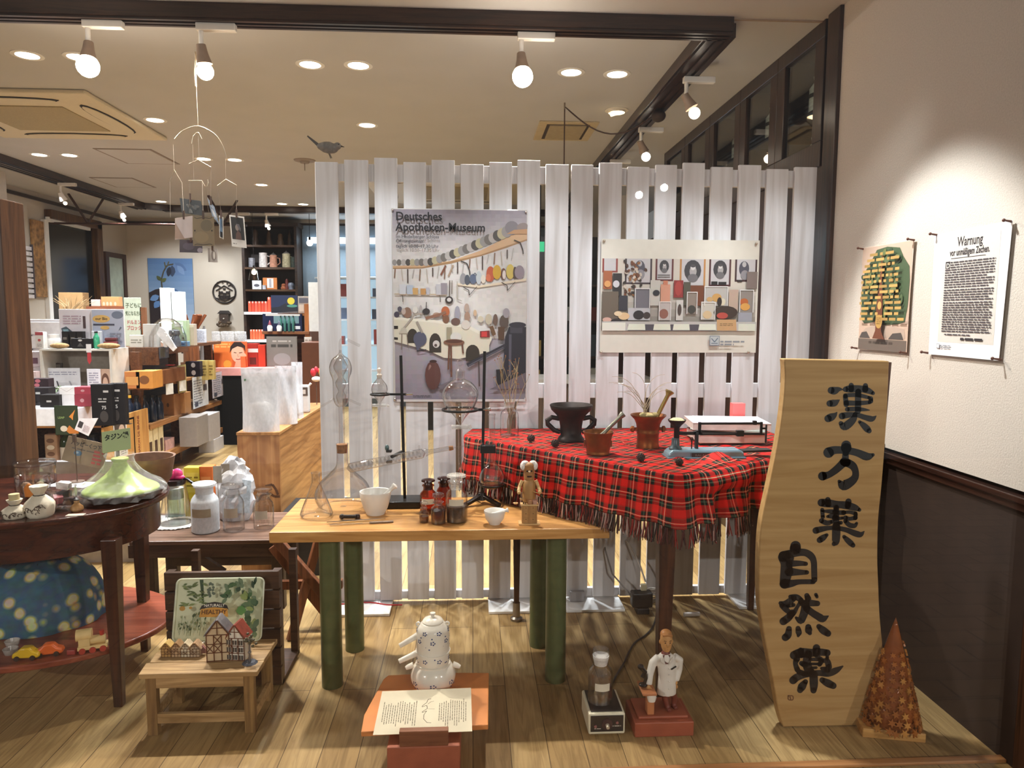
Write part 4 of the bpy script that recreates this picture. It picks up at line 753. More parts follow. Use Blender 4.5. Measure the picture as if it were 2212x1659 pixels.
tag(MB().box(-.11,-.085,0,.10,.10,.034).build('wood_block',wood('9a6a34','cf9e5c','x',.5),loc=(p.x,p.y+.085,0),rz=-.22,smooth=0,bevel=.003),'pale wooden block under the ceramic cone tree','block')
#teapot on its slab
tag(MB().box(-.115,-.02,0,.115,.36,.143).build('brick_block',mat('a0573b',.6,var=.12,scale=18),loc=(-.156,2.15,0),smooth=0,bevel=.004),'brick-red block carrying the slab with the stacked teapot','block')
SLB=MB().prism([(-.205,0),(.205,.02),(.215,.36),(.03,.37),(-.16,.36),(-.175,.33),(-.21,.10)],(0,0,0),(1,0,0),(0,1,0),(0,0,.018))
tag(SLB.build('slab',mat('d98a4a',.55,var=.16,scale=7),loc=(-.155,2.19,.1435),smooth=0,bevel=.003),'flat orange wooden slab lying on the brick-red block','slab')
p=at(934,1501,Z=.162);s=mpp(p.y+.06);t=T('tiered_teapot','white tiered ceramic teapot with little blue flowers, in the middle of the front floor','teapot',(p.x,p.y+.055,.162));CER=mat('ece4d4',.2,var=.03)
PB=smoothp([(0,0),(34,0),(38,3),(48,18),(50,33),(45,48),(38,56),(36,60),(0,60)],4)
MB().lathe(px(PB,s),44).build('pot',CER,t)
lower=[(0,60),(35,60),(36.5,63),(36.5,86),(35.5,87.5),(0,88)];upper=smoothp([(0,88),(36,88),(36.8,90),(36.5,128),(34,140),(27,149),(22,152),(0,152)],3)
MB().lathe(px(lower,s),40).build('strainer_tier',CER,t);MB().lathe(px(upper,s),40).build('upper_tier',CER,t)
l_=MB().lathe(px([(0,152),(22.5,152),(23.5,154),(20,159),(10,163),(0,164)],s),36).build('lid',CER,t);MB().lathe(px([(0,163),(4,163),(3.5,166),(6.5,170),(6,173),(0,175)],s),18).build('knob',CER,l_)
for(x0,z0,x1,z1)in((-32,124,-74,102),(-32,84,-72,68)):MB().lathe(shell(px([(7.5,0),(6.2,22),(5.4,46)],s),.003),16,(x0*s,-.008,z0*s),ax=((x1-x0),-6,z1-z0)).build('side_handle',CER,t)
for k in(-1,1):MB().ring((32*k*s,0,147*s),4*s,2.2*s,(0,1,0),14,7).build('lug',CER,t);MB().tube([(44*k*s,0,52*s),(54*k*s,-.002,49*s),(60*k*s,-.002,46*s)],[7*s,6*s,4.5*s],10).build('ear',CER,t)
fl=MB();prf=[(r,z)for r,z in PB[4:]]+lower[1:5]+upper[2:-1]
def rad(z):return max((r for r,zz in prf if abs(zz-z)<5),default=36)
R=random.Random(9)
def dots(a,z,big):
 for k in range(5 if big else 1):
  aa=a+(4.6*math.cos(2*PI*k/5)/40 if big else 0);zz=z+(3.4*math.sin(2*PI*k/5)if big else 0);r_=(rad(zz)+.35)*s;c=Vector((r_*math.cos(aa),r_*math.sin(aa),zz*s));n_=Vector((math.cos(aa),math.sin(aa),0));e1=Vector((-math.sin(aa),math.cos(aa),0))
  fl.prism([(1.9*s*math.cos(2*PI*i/8),1.5*s*math.sin(2*PI*i/8))for i in range(8)],c,e1,(0,0,1),n_*.0006)
for z in(26,74,118,138):
 for k in range(7):dots(-PI/2+.9*(k-3)+(.45 if z in(74,138)else .05),z,True)
for k in range(40):dots(-PI/2+R.uniform(-2.2,2.2),R.choice((12,16,68,80,98,104,108,128)),False)
fl.build('flower_decor',mat('44507a',.25),t,smooth=0)
t=T('leaflet','creased old leaflet with columns of print leaning in front of the teapot','leaflet',(-.160,2.158,.166));W_,H_=.315,.20;up=Vector((0,.978,.21)).normalized();nn=Vector((1,0,0)).cross(up)
MB().prism([(-W_/2,0),(W_/2,.004),(W_/2-.004,H_),(-W_/2+.006,H_-.006)],(0,0,.002),(1,0,0),up,nn*.0012).build('sheet',mat('ddd2b6',.8,var=.1,scale=9,bump=.2),t,smooth=0)
pc=Pic(Vector((-W_/2,0,.002))+nn*.0013,(1,0,0),up)
def cols(x0,x1,y0,y1,n,seed):
 R_=random.Random(seed)
 for k in range(n):
  x=x0+(x1-x0)*k/n;y=y1-R_.uniform(0,.02)
  while y>y0+R_.uniform(0,.03):
   h_=R_.uniform(.004,.014);pc.mb.add([pc.P(x,y),pc.P(x+.0022,y),pc.P(x+.0022,y-h_),pc.P(x,y-h_)],[[0,1,2,3]],0,'6a604e');y-=h_+.002
cols(.02,.135,.03,.145,15,1);cols(.205,.30,.03,.15,13,2)
pc.line([(.176,.152),(.166,.15),(.162,.135),(.148,.12),(.148,.116),(.163,.122),(.166,.108),(.150,.094),(.150,.09),(.164,.097),(.156,.08),(.156,.062),(.168,.046),(.182,.044)],.0016,'4a4032').line([(.166,.128),(.176,.138),(.186,.14)],.0012,'6a604e').line([(.168,.105),(.19,.104)],.001,'8a806c');pc.k+=1;pc.build('print',t,.8)
tag(MB().box(-.077,-.012,0,.077,.012,.05).build('ledge_strip',wood('6e4029','8f5b3c','x',.5),loc=(-.155,2.143,.1435),smooth=0,bevel=.002),'brown wooden strip holding the foot of the old leaflet','strip')
#hot plate with bottle, doctor figure
p=at(1310,1588,Z=0);s=mpp(p.y+.03);t=T('hot_plate','small cream and black electric hot plate with a front knob','hot plate',(p.x,p.y+.075,0));CRM=mat('e4dcc0',.4)
MB().box(-.066,-.08,.006,.066,.085,.085).build('housing',CRM,t,smooth=0,bevel=.006);MB().box(-.057,-.07,.085,.057,.078,.0875).build('heating_plate',mat('1f1b1c',.35,var=.1),t,smooth=0,bevel=.002)
f_=MB().box(-.059,-.083,.018,.059,-.08,.078).build('control_panel',mat('1c181a',.35),t,smooth=0,bevel=.001)
MB().cyl((0,-.083,.046),(0,-.088,.046),.021,.019,24).build('dial',mat('3a2326',.4),f_);MB().cyl((0,-.088,.046),(0,-.102,.043),.007,.006,16).build('knob',mat('c9bda6',.35,.3),t)
for x,z in((-.042,.04),(.036,.052)):MB().cyl((x,-.083,z),(x,-.087,z),.005,n=12).build('pilot_lamp',mat('8a5a5a',.4),f_)
pc=Pic((-.05,-.0832,.02),(1,0,0),(0,0,1));pc.words(.066,.016,.10,.022,1,'b8b0a6',.6).words(.004,.008,.03,.013,1,'b8b0a6',.6);pc.build('scale_print',f_)
for x in(-.05,.05):
 for y in(-.06,.065):MB().cyl((x,y,0),(x,y,.007),.008,n=10).build('rubber_foot',BLK,t)
hp=t.location
t=reagent('reagent_bottle','clear stoppered bottle half full of water standing on the hot plate',1302,1531,.0876,mpp(2.42),28.5,86,18,20,GL,None,None,(44,glass('fbfbfa',.8,.09)),(38,56,.62),lip=1.05);s=mpp(2.42);t.location.y=hp.y-.002
MB().lathe(px([(0,90),(15,90),(18.3,106),(19,112),(14,108),(0,106)],s),28).build('ground_stopper',FROST,t);MB().lathe(px([(12,108),(18,113),(19,122),(18.5,126),(14,121),(0,116)],s),28).build('stopper_head',GL,t)
p=at(1435,1592,Z=0);s=mpp(p.y+.06);TER=mat('9c4f36',.5,var=.15,scale=10);TER2=mat('b8754a',.5,var=.12)
t=T('doctor_figurine','figurine of a doctor in a white coat beside a small stand on a reddish base','figurine',(p.x,p.y+.085,0))
MB().box(-.107,-.085,0,.107,.075,.055).box(-.09,-.065,.055,.092,.065,.066).build('base',TER,t,smooth=0,bevel=.004)
def D_(x,y,d=0):return Vector(((x-1435)*s,-.012+d,.066+(1535-y)*s))
def loft(mb,secs,n=20,mi=0):
 rings=[]
 for c,rx,ry in secs:rings.append(list(range(len(mb.v),len(mb.v)+n)));mb.v.extend(Vector(c)+Vector((rx*math.cos(2*PI*i/n),ry*math.sin(2*PI*i/n),0))for i in range(n))
 for a,b in zip(rings,rings[1:]):
  for i in range(n):mb.f.append([a[i],a[(i+1)%n],b[(i+1)%n],b[i]]);mb.m.append(mi);mb.c.append(None)
 mb.f+=[rings[0][::-1],rings[-1]];mb.m+=[mi,mi];mb.c+=[None,None];return mb
def fuse(o,v=.0035,sm=6):
 r=o.modifiers.new('fuse','REMESH');r.mode='VOXEL';r.voxel_size=v;r.use_smooth_shade=True;q=o.modifiers.new('soft','SMOOTH');q.iterations=sm;q.factor=.5;return o
bodyb=MB()
for pts,rr in(([D_(1446,1492),D_(1447,1512,-.006),D_(1453,1530,-.012)],[9,7.5,6]),([D_(1462,1492),D_(1470,1510,.004),D_(1468,1530,.004)],[9,7.5,6]),([D_(1452,1530,-.004),D_(1454,1532,-.03)],[6,5]),([D_(1468,1530,.004),D_(1473,1532,-.016)],[6,5])):bodyb.tube(pts,[k*s for k in rr],12)
loft(bodyb,[(D_(1452,1500),20*s,13*s),(D_(1452,1470),18*s,12*s),(D_(1448,1430),17*s,11*s),(D_(1446,1404),12*s,9*s),(D_(1446,1395),6*s,6*s),(D_(1446,1388),7*s,7*s)])
fuse(bodyb.build('body',mat('6d2f22',.45,var=.15),t),.0028,4)
coat=MB();loft(coat,[(D_(1450,1500),23*s,15*s),(D_(1451,1480),22*s,15*s),(D_(1451,1455),20*s,14*s),(D_(1449,1430),22*s,14*s),(D_(1447,1412),21*s,12*s),(D_(1446,1402),13*s,9*s)])
coat.tube([D_(1430,1410),D_(1417,1424),D_(1409,1448,-.01),D_(1405,1470,-.02)],[8.5*s,9.5*s,8.5*s,8*s],14);coat.tube([D_(1466,1410),D_(1480,1420,.004),D_(1480,1445,.008),D_(1472,1468,-.002)],[8.5*s,9*s,8*s,7*s],14)
lab(fuse(coat.build('coat',mat('ddd6cb',.4,var=.04),t),.0032,5),'white doctor coat')
lp=MB()
for k in(-1,1):lp.prism([(k*3,0),(k*12,20),(k*15,10),(k*10,6)],D_(1446,1424,-.0225),(s,0,0),(0,.02*s,s),(0,-.003,0))
lp.build('lapel',mat('cfc8bd',.4),t,smooth=0)
MB().prism([(-3,2),(3,2),(9,21),(-9,21)],D_(1446,1424,-.021),(s,0,0),(0,.25*s,s),(0,-.001,0)).build('shirt_front',mat('5a2a1e',.5),t,smooth=0)
bt=MB();[bt.ball(tuple(D_(1452,y,-.026)),1.6*s,1*s,1.6*s,8,5)for y in(1432,1446,1462,1480)];bt.build('coat_buttons',mat('e8e2d8',.3),t)
MB().bar(D_(1456,1434,-.024),D_(1468,1428,-.02),.003,.004).build('pocket_pen',BLK,t,smooth=0)
HD=MB();SK=mat('c39057',.45,var=.12,scale=40);hc=D_(1447,1376)
loft(HD,[(hc+Vector((0,0,-22*s)),5*s,6*s),(hc+Vector((0,-2*s,-19*s)),8*s,9*s),(hc+Vector((0,-1*s,-12*s)),11*s,12*s),(hc+Vector((0,0,-3*s)),13*s,13.5*s),(hc+Vector((0,0,8*s)),14*s,14*s),(hc+Vector((0,1*s,18*s)),13*s,13*s),(hc+Vector((0,1*s,25*s)),8*s,8*s),(hc+Vector((0,1*s,28*s)),2*s,2*s)],24)
HD.ball(tuple(hc+Vector((0,-14*s,-2*s))),2.6*s,3.6*s,4.5*s);HD.tube([hc+Vector((0,0,-20*s)),hc+Vector((0,0,-34*s))],6*s,12)
for k in(-1,1):HD.ball(tuple(hc+Vector((14.5*k*s,1*s,1*s))),1.8*s,3*s,5*s)
hd=fuse(HD.build('head',SK,t),.0016,3)
ha=MB();ha.ball(tuple(hc+Vector((0,3*s,17*s))),13.8*s,13.5*s,12.5*s);ha.tube([hc+Vector((-11*s,-7*s,20*s)),hc+Vector((0,-10*s,22*s)),hc+Vector((11*s,-6*s,17*s))],4*s,10);lab(fuse(ha.build('hair',mat('b37a44',.5,var=.2,bump=.3),hd),.0025,3),'short fair hair')
ey=MB()
for k in(-1,1):ey.ball(tuple(hc+Vector((5.5*k*s,-12.8*s,4*s))),2*s,1*s,1.3*s,10,6);ey.bar(hc+Vector((3*k*s,-13*s,8*s)),hc+Vector((8.5*k*s,-11.5*s,8.6*s)),1.2*s,1.2*s)
ey.build('eye_and_brow',mat('3b2415',.5),hd,smooth=0);MB().tube([hc+Vector((-4.5*s,-10.2*s,-10.5*s)),hc+Vector((0,-12.2*s,-12*s)),hc+Vector((4.5*s,-10.2*s,-10.5*s))],1.1*s,8).build('mouth',mat('7d3b28',.5),hd)
for cx,cy,dd,sg in((1404,1476,-.024,1),(1470,1472,-.006,-1)):
 h_=MB();c=D_(cx,cy,dd);h_.ball(tuple(c),5*s,3.6*s,6.5*s)
 for k in range(4):h_.tube([c+Vector(((k-1.5)*2.4*s,-1*s,-5*s)),c+Vector(((k-1.5)*2.8*s,-2*s,(-9-(k in(1,2))*1.2)*s)),c+Vector(((k-1.5)*2.8*s,-1*s,(-12.5-(k in(1,2))*1.5)*s))],[1.5*s,1.4*s,1.1*s],7)
 h_.tube([c+Vector((sg*4*s,-1*s,1*s)),c+Vector((sg*7.5*s,-2.5*s,-3*s)),c+Vector((sg*7*s,-2.5*s,-7*s))],[1.8*s,1.6*s,1.2*s],7);h_.build('hand',SK,t)
MB().box(*[v for v in(D_(1400,1505).x,-.055,.066,D_(1416,1505).x,-.02,.066+52*s)]).box(D_(1393,1482).x-.012,-.075,.066+52*s,D_(1418,1482).x,.02,.066+58*s).build('side_stand',TER2,t,smooth=0,bevel=.003)
m=MB();b0=D_(1392,1474,-.02);m.ball(tuple(b0+Vector((0,0,4*s))),10*s,9*s,5*s).tube([b0+Vector((3*s,0,4*s)),b0+Vector((7*s,0,20*s)),b0+Vector((4*s,0,34*s))],4*s,10).tube([b0+Vector((-6*s,0,46*s)),b0+Vector((4*s,0,34*s)),b0+Vector((-1*s,0,22*s))],5.5*s,12).ball(tuple(b0+Vector((-6*s,0,47*s))),7.5*s,7*s,6*s);m.build('microscope',mat('1c1614',.15),t)
m=MB();c=D_(1408,1488,-.05);loft(m,[(c+Vector((0,0,-12*s)),8*s,5*s),(c+Vector((0,0,-2*s)),11*s,6*s),(c+Vector((-2*s,0,9*s)),9*s,5*s)]);m.build('coat_sleeve_end',mat('ddd6cb',.4),t)
#posters
def pin(mb,p,n,r=.006):
 p=Vector(p);n=Vector(n);mb.cyl(tuple(p),tuple(p+n*.006),r*.5,n=10);mb.ball(tuple(p+n*.008),r,n=10,k=6)
W1,H1=.671,.955
t=T('museum_poster','tall apothecary museum poster pinned to the left panel of the screen','poster',(-.397,YF-.012,1.064))
def sag(x,y):return .012*math.sin(PI*min(1,max(0,x/W1)))*max(0,1-y/(H1*.16))**2+.004
sh=MB();nx,ny=10,14
for j in range(ny+1):
 for i in range(nx+1):x,y=W1*i/nx,H1*(j/ny)**1.4;sh.v.append(Vector((x,-sag(x,y)+.002,y)))
for j in range(ny):
 for i in range(nx):a=j*(nx+1)+i;sh.f.append([a,a+1,a+nx+2,a+nx+1]);sh.m.append(0);sh.c.append(None)
o=sh.build('sheet',mat('d8d2cc',.4,var=.03),t,recalc=False);md=o.modifiers.new('th','SOLIDIFY');md.thickness=.0008
pc=Pic((0,-.0005,0),(1,0,0),(0,0,1),.00012);pc.bend=lambda x,y:sag(x,y)
def q(zx,zy):return((zx-88)/1090*W1,(1605-zy)/1535*H1)
def qp(pts,c):pc.poly([q(*p_)for p_ in pts],c)
def qe(x,y,rx,ry,c,a=0):cx,cy=q(x,y);pc.ell(cx,cy,rx*W1/1090,ry*H1/1535,c,a,14)
def ql(pts,w,c):pc.line([q(*p_)for p_ in pts],w*W1/1090,c)
def gridfill(x0,y0,x1,y1,nx,ny,f):
 for i in range(nx):
  for j in range(ny):
   a,b,c_,d=x0+(x1-x0)*i/nx,y0+(y1-y0)*j/ny,x0+(x1-x0)*(i+1)/nx,y0+(y1-y0)*(j+1)/ny
   pc.mb.add([pc.P(*q(*p_))for p_ in((a,d),(c_,d),(c_,b),(a,b))],[[0,1,2,3]],0,f((a+c_)/2,(b+d)/2))
 pc.k+=1
RP=random.Random(4)
def mixc(a,b,k):return tuple(x*(1-k)+y*k for x,y in zip(lin(a),lin(b)))
def wallc(x,y):
 k=min(1,max(0,(y-70)/420));c=mixc('8f8690','cfc8c2',k);w=min(1,max(0,(y-700)/300))*min(1,max(0,(1000-abs(x-700))/900));j=RP.uniform(.93,1.05)
 return tuple(min(1,v*j*(1+.12*w))for v in c[:3])+(1,)
gridfill(95,78,1172,1100,30,34,wallc)
gridfill(105,1095,1170,1600,24,14,lambda x,y:tuple(v*RP.uniform(.95,1.04)for v in mixc('a39aa0','857b84',min(1,(y-1095)/500))[:3])+(1,))
qp([(97,545),(330,540),(560,500),(800,440),(1000,375),(1175,312),(1175,228),(1060,262),(800,395),(560,478),(300,513),(97,520)],'c6a17c');qp([(97,545),(330,540),(560,500),(800,440),(1000,375),(1175,312),(1175,300),(800,428),(330,530),(97,536)],'9c7854')
for k in range(26):
 f=k/25;x=110+900*f;y=(520 if f<.3 else 520-235*((f-.3)/.7)**1.15)-22-14*f;qe(x,y-4,18+24*f,24+22*f,('8f8a86','6d6660','aaa29c','4e4844','b0a585')[k%5])
qe(1052,215,56,55,'7d767a');qe(1135,205,46,30,'8a7c78',.3);qp([(1010,262),(1070,230),(1175,222),(1175,262)],'b58a62')
for k in range(20):x=115+50*k;y0=545-200*max(0,(x-350)/820)**1.1;ql([(x,y0),(x+(-6,10,0,-14)[k%4],y0+70+20*(k%3))],9-3*(k%2),('7d5d48','b3a596','4a3a32','a8a09a')[k%4])
ql([(480,590),(520,515)],14,'7a4a38');ql([(540,600),(580,510)],12,'a58d76')
for x0,y0 in((640,478),(1070,310)):ql([(x0,y0),(x0+50,y0+20),(x0+72,y0+80),(x0+74,y0+110)],8,'2a2422')
qp([(600,668),(780,690),(1170,632),(1170,612),(790,672),(620,655)],'d9c8ae')
for x,y,rx,ry,c in((660,620,26,46,'8f8b8c'),(692,628,22,42,'4f525c'),(740,620,30,40,'5a6478'),(785,610,22,54,'b7bbbd'),(822,620,20,34,'d7cbbb'),(880,580,34,62,'b5583a'),(862,610,20,30,'c86d4c'),(932,565,34,58,'c79d34'),(985,580,22,48,'6e4a3a'),(990,585,14,36,'d8c9c0'),(1040,560,34,60,'c8b05a'),(1078,570,16,50,'4c3c36'),(1115,565,40,56,'8d7f86')):qe(x,y,rx,ry,c)
ql([(740,590),(755,572),(768,590)],6,'4a5060')
for x0,y0 in((660,685),(970,645)):ql([(x0,y0),(x0+45,y0+25),(x0+48,y0+65)],6,'3a3432');ql([(x0+48,y0+65),(x0+110,y0-4)],4,'3a3432')
qp([(108,748),(528,752),(528,740),(108,738)],'b9a58c')
for x,y,w,h,c in((175,705,28,38,'c9c8cc'),(232,708,26,36,'aeb6c2'),(275,720,22,26,'c49a62'),(338,722,22,24,'b98a55'),(375,718,14,28,'b2aeb4'),(470,705,30,42,'b4b0b2'),(505,700,26,46,'8d8589')):qp([(x-w,y-h),(x+w,y-h),(x+w*.9,y+h),(x-w*.9,y+h)],c)
for x in(165,465):ql([(x,752),(x+10,760),(x+10,805)],5,'4a4440')
ql([(552,632),(548,760)],8,'5a5048');qe(546,788,32,30,'3a302c');qe(546,786,18,16,'c9c4c0');ql([(570,632),(568,740)],6,'7a6e62');ql([(612,640),(612,780),(648,796)],7,'b0a898')
qp([(100,932),(430,958),(700,1005),(888,1105),(870,1150),(870,1200),(760,1230),(620,1260),(500,1250),(372,1190),(104,1120)],'d6cdb8');qp([(100,925),(430,948),(700,990),(890,1085),(888,1110),(700,1015),(430,968),(100,945)],'e2dac8')
for x,y,rx,ry in((250,1075,42,58),(432,1130,48,78),(735,1210,56,66)):qe(x,y,rx,ry,'3c342c');qp([(x-rx,y),(x+rx,y),(x+rx,y+ry),(x-rx,y+ry)],'3c342c')
qe(440,1140,28,30,'c9c0ba');qe(436,1150,12,12,'5a4a44');qp([(102,995),(134,995),(134,1020),(102,1020)],'2a2420');qp([(102,1085),(132,1088),(132,1106),(102,1104)],'2a2420')
for x,y,rx,ry,c in((125,905,22,24,'4a4450'),(150,862,18,22,'54505c'),(210,890,34,44,'8a6a58'),(180,880,18,26,'b8a79c'),(272,868,20,26,'d6cfc6'),(318,865,12,36,'a8a09c'),(362,880,30,26,'3a3434'),(516,880,34,42,'b0623e'),(520,940,28,34,'7a5540'),(445,905,30,18,'a88a76'),(612,890,22,56,'9a96a0'),(688,850,20,36,'b0998a'),(692,920,24,40,'a28470'),(755,890,14,26,'c9a888'),(680,985,36,38,'cfc6ba'),(598,960,38,30,'6a5048'),(800,940,24,26,'c8bda8'),(865,940,28,44,'bcb09a'),(920,945,20,48,'6a564a'),(990,960,38,56,'5a4c44'),(1008,890,28,40,'9a9296')):qe(x,y,rx,ry,c)
ql([(362,862),(364,805)],6,'3a3030');ql([(355,935),(470,905),(520,885)],24,'8a6450');ql([(175,1020),(270,905),(330,895)],14,'a59a8e');qp([(140,1055),(165,1010),(195,1010),(212,1055)],'bdb5a4');ql([(165,1060),(160,1185)],6,'7a6a5c');ql([(205,1060),(215,1165)],6,'7a6a5c')
qe(310,1100,54,60,'555566');qp([(268,1120),(352,1120),(285,1200)],'555566');ql([(330,1050),(285,960)],18,'9a9084')
ql([(285,1195),(360,1185)],8,'2f2a2c');qp([(525,1005),(566,1005),(566,1110),(525,1110)],'9a9078');qe(600,1085,46,40,'d0cac2')
qe(584,1125,86,26,'7d5844');qe(584,1118,70,14,'5a3c30')
for a,b in(((545,1140),(538,1345)),((560,1148),(562,1405)),((650,1135),(658,1215))):ql([a,b],13,'6a4434')
qe(412,1390,64,118,'5d3a34');qe(390,1350,14,46,'8d6a62');qe(415,1278,30,12,'3e2824');qp([(450,1480),(560,1430),(600,1450),(480,1505)],'6d636a')
qp([(1000,1080),(1030,1000),(1170,1000),(1170,1500),(1010,1460),(985,1300)],'2e2c34');qp([(1040,985),(1140,985),(1140,1050),(1040,1050)],'45434c');qe(1100,985,70,24,'37353d');qp([(1030,1060),(1052,1060),(1048,1400),(1030,1400)],'565460')
qp([(940,1000),(995,1000),(990,1105),(945,1105)],'58402f');qp([(868,1000),(900,990),(925,1060),(900,1075)],'6d5038');ql([(1000,1150),(690,1310)],30,'34323a');ql([(985,1165),(700,1312)],8,'5b5962')
qp([(795,1035),(872,1030),(875,1085),(795,1085)],'7a2f2c');qp([(806,1040),(852,1038),(852,1080),(806,1080)],'c8413e');ql([(785,1280),(790,1480)],8,'3a2a26');qp([(925,1345),(980,1340),(1000,1480),(935,1470)],'231f22');qp([(118,1585),(1168,1585),(1168,1604),(118,1604)],'cfc9c6')
qp([(870,1505),(1165,1370),(1165,1500)],'6a6068')
for tx,x,y,h,bo in(('Deutsches',126,165,92,.0012),('Apotheken-Museum',126,248,92,.0012),('Im Heidelberger Schloss',126,305,38,.0002),('Öffnungszeiten:',126,341,38,.0002),('täglich 10.00–17.30 Uhr',126,380,38,.0002)):
 a,b=q(x,y);pc.text(tx,a,b,h*H1/1535*.98,'1b181c' if h>50 else '4a464c',bo,sx=.95 if h>50 else .93)
pc.words(*q(250,1570),*q(400,1548),2,'4a464c',.5);pc.build('print',t,.35)
pn=MB()
for x,y in((.008,H1-.01),(W1-.008,H1-.012),(.008,.014),(W1-.01,.012)):pin(pn,(x,-.005,y),(0,-1,0))
pn.build('pins',mat('c9c2bc',.2,.6),t)
W2,H2=.809,.569
t=T('jar_poster','wide cream poster of specimen jars and portraits on the right panel of the screen','poster',(.646,YF-.012,1.311))
o=MB().box(0,-.004,0,W2,-.003,H2).build('sheet',mat('d9d2c4',.45,var=.03),t,smooth=0)
pc=Pic((0,-.0042,0),(1,0,0),(0,0,1),.00012)
def q(zx,zy):return((zx-150)/1935*W2,(1480-zy)/1384*H2)
def qe(x,y,rx,ry,c,a=0):cx,cy=q(x,y);pc.ell(cx,cy,rx*W2/1935,ry*H2/1384,c,a,14)
def ql(pts,w,c):pc.line([q(*p_)for p_ in pts],w*W2/1935,c)
def qr(x0,y0,x1,y1,c):qp([(x0,y1),(x1,y1),(x1,y0),(x0,y0)],c)
gridfill(162,330,2062,1208,20,10,lambda x,y:mixc('cfc4b6','8f867c',min(1,max(0,(y-700)/400)))[:3]+(1,))
for x0,x1,y1,fc in((165,352,500,'8a3a34'),(440,770,640,'3b2a30'),(812,1032,600,'5e2324'),(1110,1425,690,'b67f45'),(1470,1740,660,'4c2224'),(1790,2062,600,'3d2024')):
 qr(x0,330,x1,y1,fc);qr(x0+22,330,x1-22,y1-22,'c3bdbd')
for x,y,rx,ry in((918,420,58,76),(1268,470,104,130),(1605,450,84,108)):qe(x,y,rx,ry,'3a383c');qe(x+4,y+10,rx*.42,ry*.5,'a59f9e');qe(x+2,y+ry*.7,rx*.62,ry*.4,'6c686a');qe(x+2,y-ry*.3,rx*.3,ry*.26,'d0cac6');qe(x+2,y-ry*.45,rx*.3,ry*.16,'4a4648')
for x in(620,1900):qe(x,440,62,90,'4c4a56');qe(x,390,26,34,'b3aeae');qe(x+10,520,50,60,'8d888c')
for y in(520,545):qr(840,y,990,y+10,'6c6668')
qr(1500,600,1575,640,'1c1618');qr(1588,605,1685,640,'1c1618');qr(1820,580,1880,606,'2a2022')
R=random.Random(8)
for k in range(46):qe(R.gauss(540,60),R.uniform(360,780),16,24,R.choice(('6d3c1c','8d5a2c','2a1c16','c9b9a8','4b2a18')),R.uniform(0,3))
for x0,y0,x1,y1,c in((175,480,282,700,'a25a34'),(290,510,400,780,'201a1c'),(165,730,362,1080,'66584a'),(370,780,475,960,'2c2a34'),(555,690,745,930,'6f6b72'),(750,590,868,900,'c6c0b6'),(875,640,992,850,'d2957a'),(905,595,960,650,'c57a5c'),(1035,590,1150,800,'8c2a28'),(1155,610,1240,900,'4f4a3c'),(1240,650,1405,900,'6e3a1e'),(1195,730,1325,1000,'8a7c70'),(1410,660,1700,900,'b6b1aa'),(1715,700,1830,960,'b9a08e'),(1845,700,2020,980,'8a8078'),(1840,980,2010,1100,'9a9aa2'),(855,850,1005,1080,'bbb0aa'),(1070,830,1155,1080,'c9c4bc'),(1375,850,1550,1070,'c4bdb0'),(1930,480,2060,690,'7a6a64'),(480,930,750,1080,'b9b6b8')):qr(x0,y0,x1,y1,c)
for x,y,rx,ry,c in((918,1000,56,60,'8d5a4c'),(1090,690,45,90,'a43a34'),(1260,945,50,52,'3c3a34'),(1565,800,60,52,'c89a58'),(1480,820,40,30,'c8a06c'),(1640,850,34,44,'d8cbb0'),(1600,850,30,56,'2c201c'),(1455,1010,56,50,'d0b58c'),(1905,850,52,44,'b5602c'),(1920,910,60,46,'d49a4c'),(1680,980,150,80,'3a2a22'),(1640,1020,70,40,'b4483c'),(430,1030,70,46,'dcb98c'),(360,1000,50,30,'e2c8a2'),(610,1015,66,56,'241c20'),(710,1020,44,42,'3a2e2c'),(345,1085,60,26,'2a2224'),(820,745,42,36,'24222a'),(225,640,40,40,'d89a5c'),(330,640,40,44,'c9c6c8'),(1110,950,24,70,'4a3a34'),(225,1075,55,30,'d0a594')):qe(x,y,rx,ry,c)
for x0,y0,x1,y1 in((560,690,745,930),(855,850,1005,1080),(1195,730,1325,1000),(1410,660,1700,900),(1845,700,2020,980),(1375,850,1550,1070)):
 qr(x0,y0,x0+9,y1,'e6e2de');qr(x1-9,y0,x1,y1,'e6e2de');qr(x0,y0,x1,y0+9,'e6e2de')
qr(165,1095,2062,1208,'b9b4ae');qr(165,1110,450,1208,'e2decf');qr(480,1130,1560,1208,'4f4a52')
for x0,x1 in((475,695),(790,1005),(1030,1240),(1345,1565)):qp([(x0,1200),(x1,1200),(x1-8,1125),(x0+12,1125)],'dfe0cc')
qp([(1575,1205),(1820,1205),(1808,1068),(1570,1068)],'c39a6c');pc.words(*q(1610,1150),*q(1770,1110),2,'8a6a48');qr(1840,1120,2050,1208,'d6d6c4')
qr(1488,1268,1612,1390,'7a8490');qr(1496,1276,1604,1382,'b8bcbc');ql([(1510,1300),(1550,1345),(1590,1295)],12,'6a7684');ql([(1510,1362),(1590,1362)],10,'6a7684')
pc.words(*q(1622,1358),*q(1920,1328),1,'8a8d90',.7);pc.words(*q(1622,1392),*q(1790,1362),1,'8a8d90',.7);pc.build('print',t,.4)
pn=MB()
for x,y in((.012,H2-.01),(W2-.02,H2-.016),(.004,.004),(W2-.04,.004)):pin(pn,(x,-.005,y),(0,-1,0),.007)
pn.build('pins',mat('c9b9a4',.25,.5),t)
XP=XR-.012
t=T('tree_poster','poster of a family tree with yellow tags on the papered right wall','poster',(XP,3.205,1.347));W3,H3=.37,.465
MB().prism([(0,0),(W3,.004),(W3+.012,H3+.002),(.008,H3)],(0,0,0),(0,-1,0),(0,0,1),(.001,0,0)).build('sheet',mat('d9c3ae',.5),t,smooth=0)
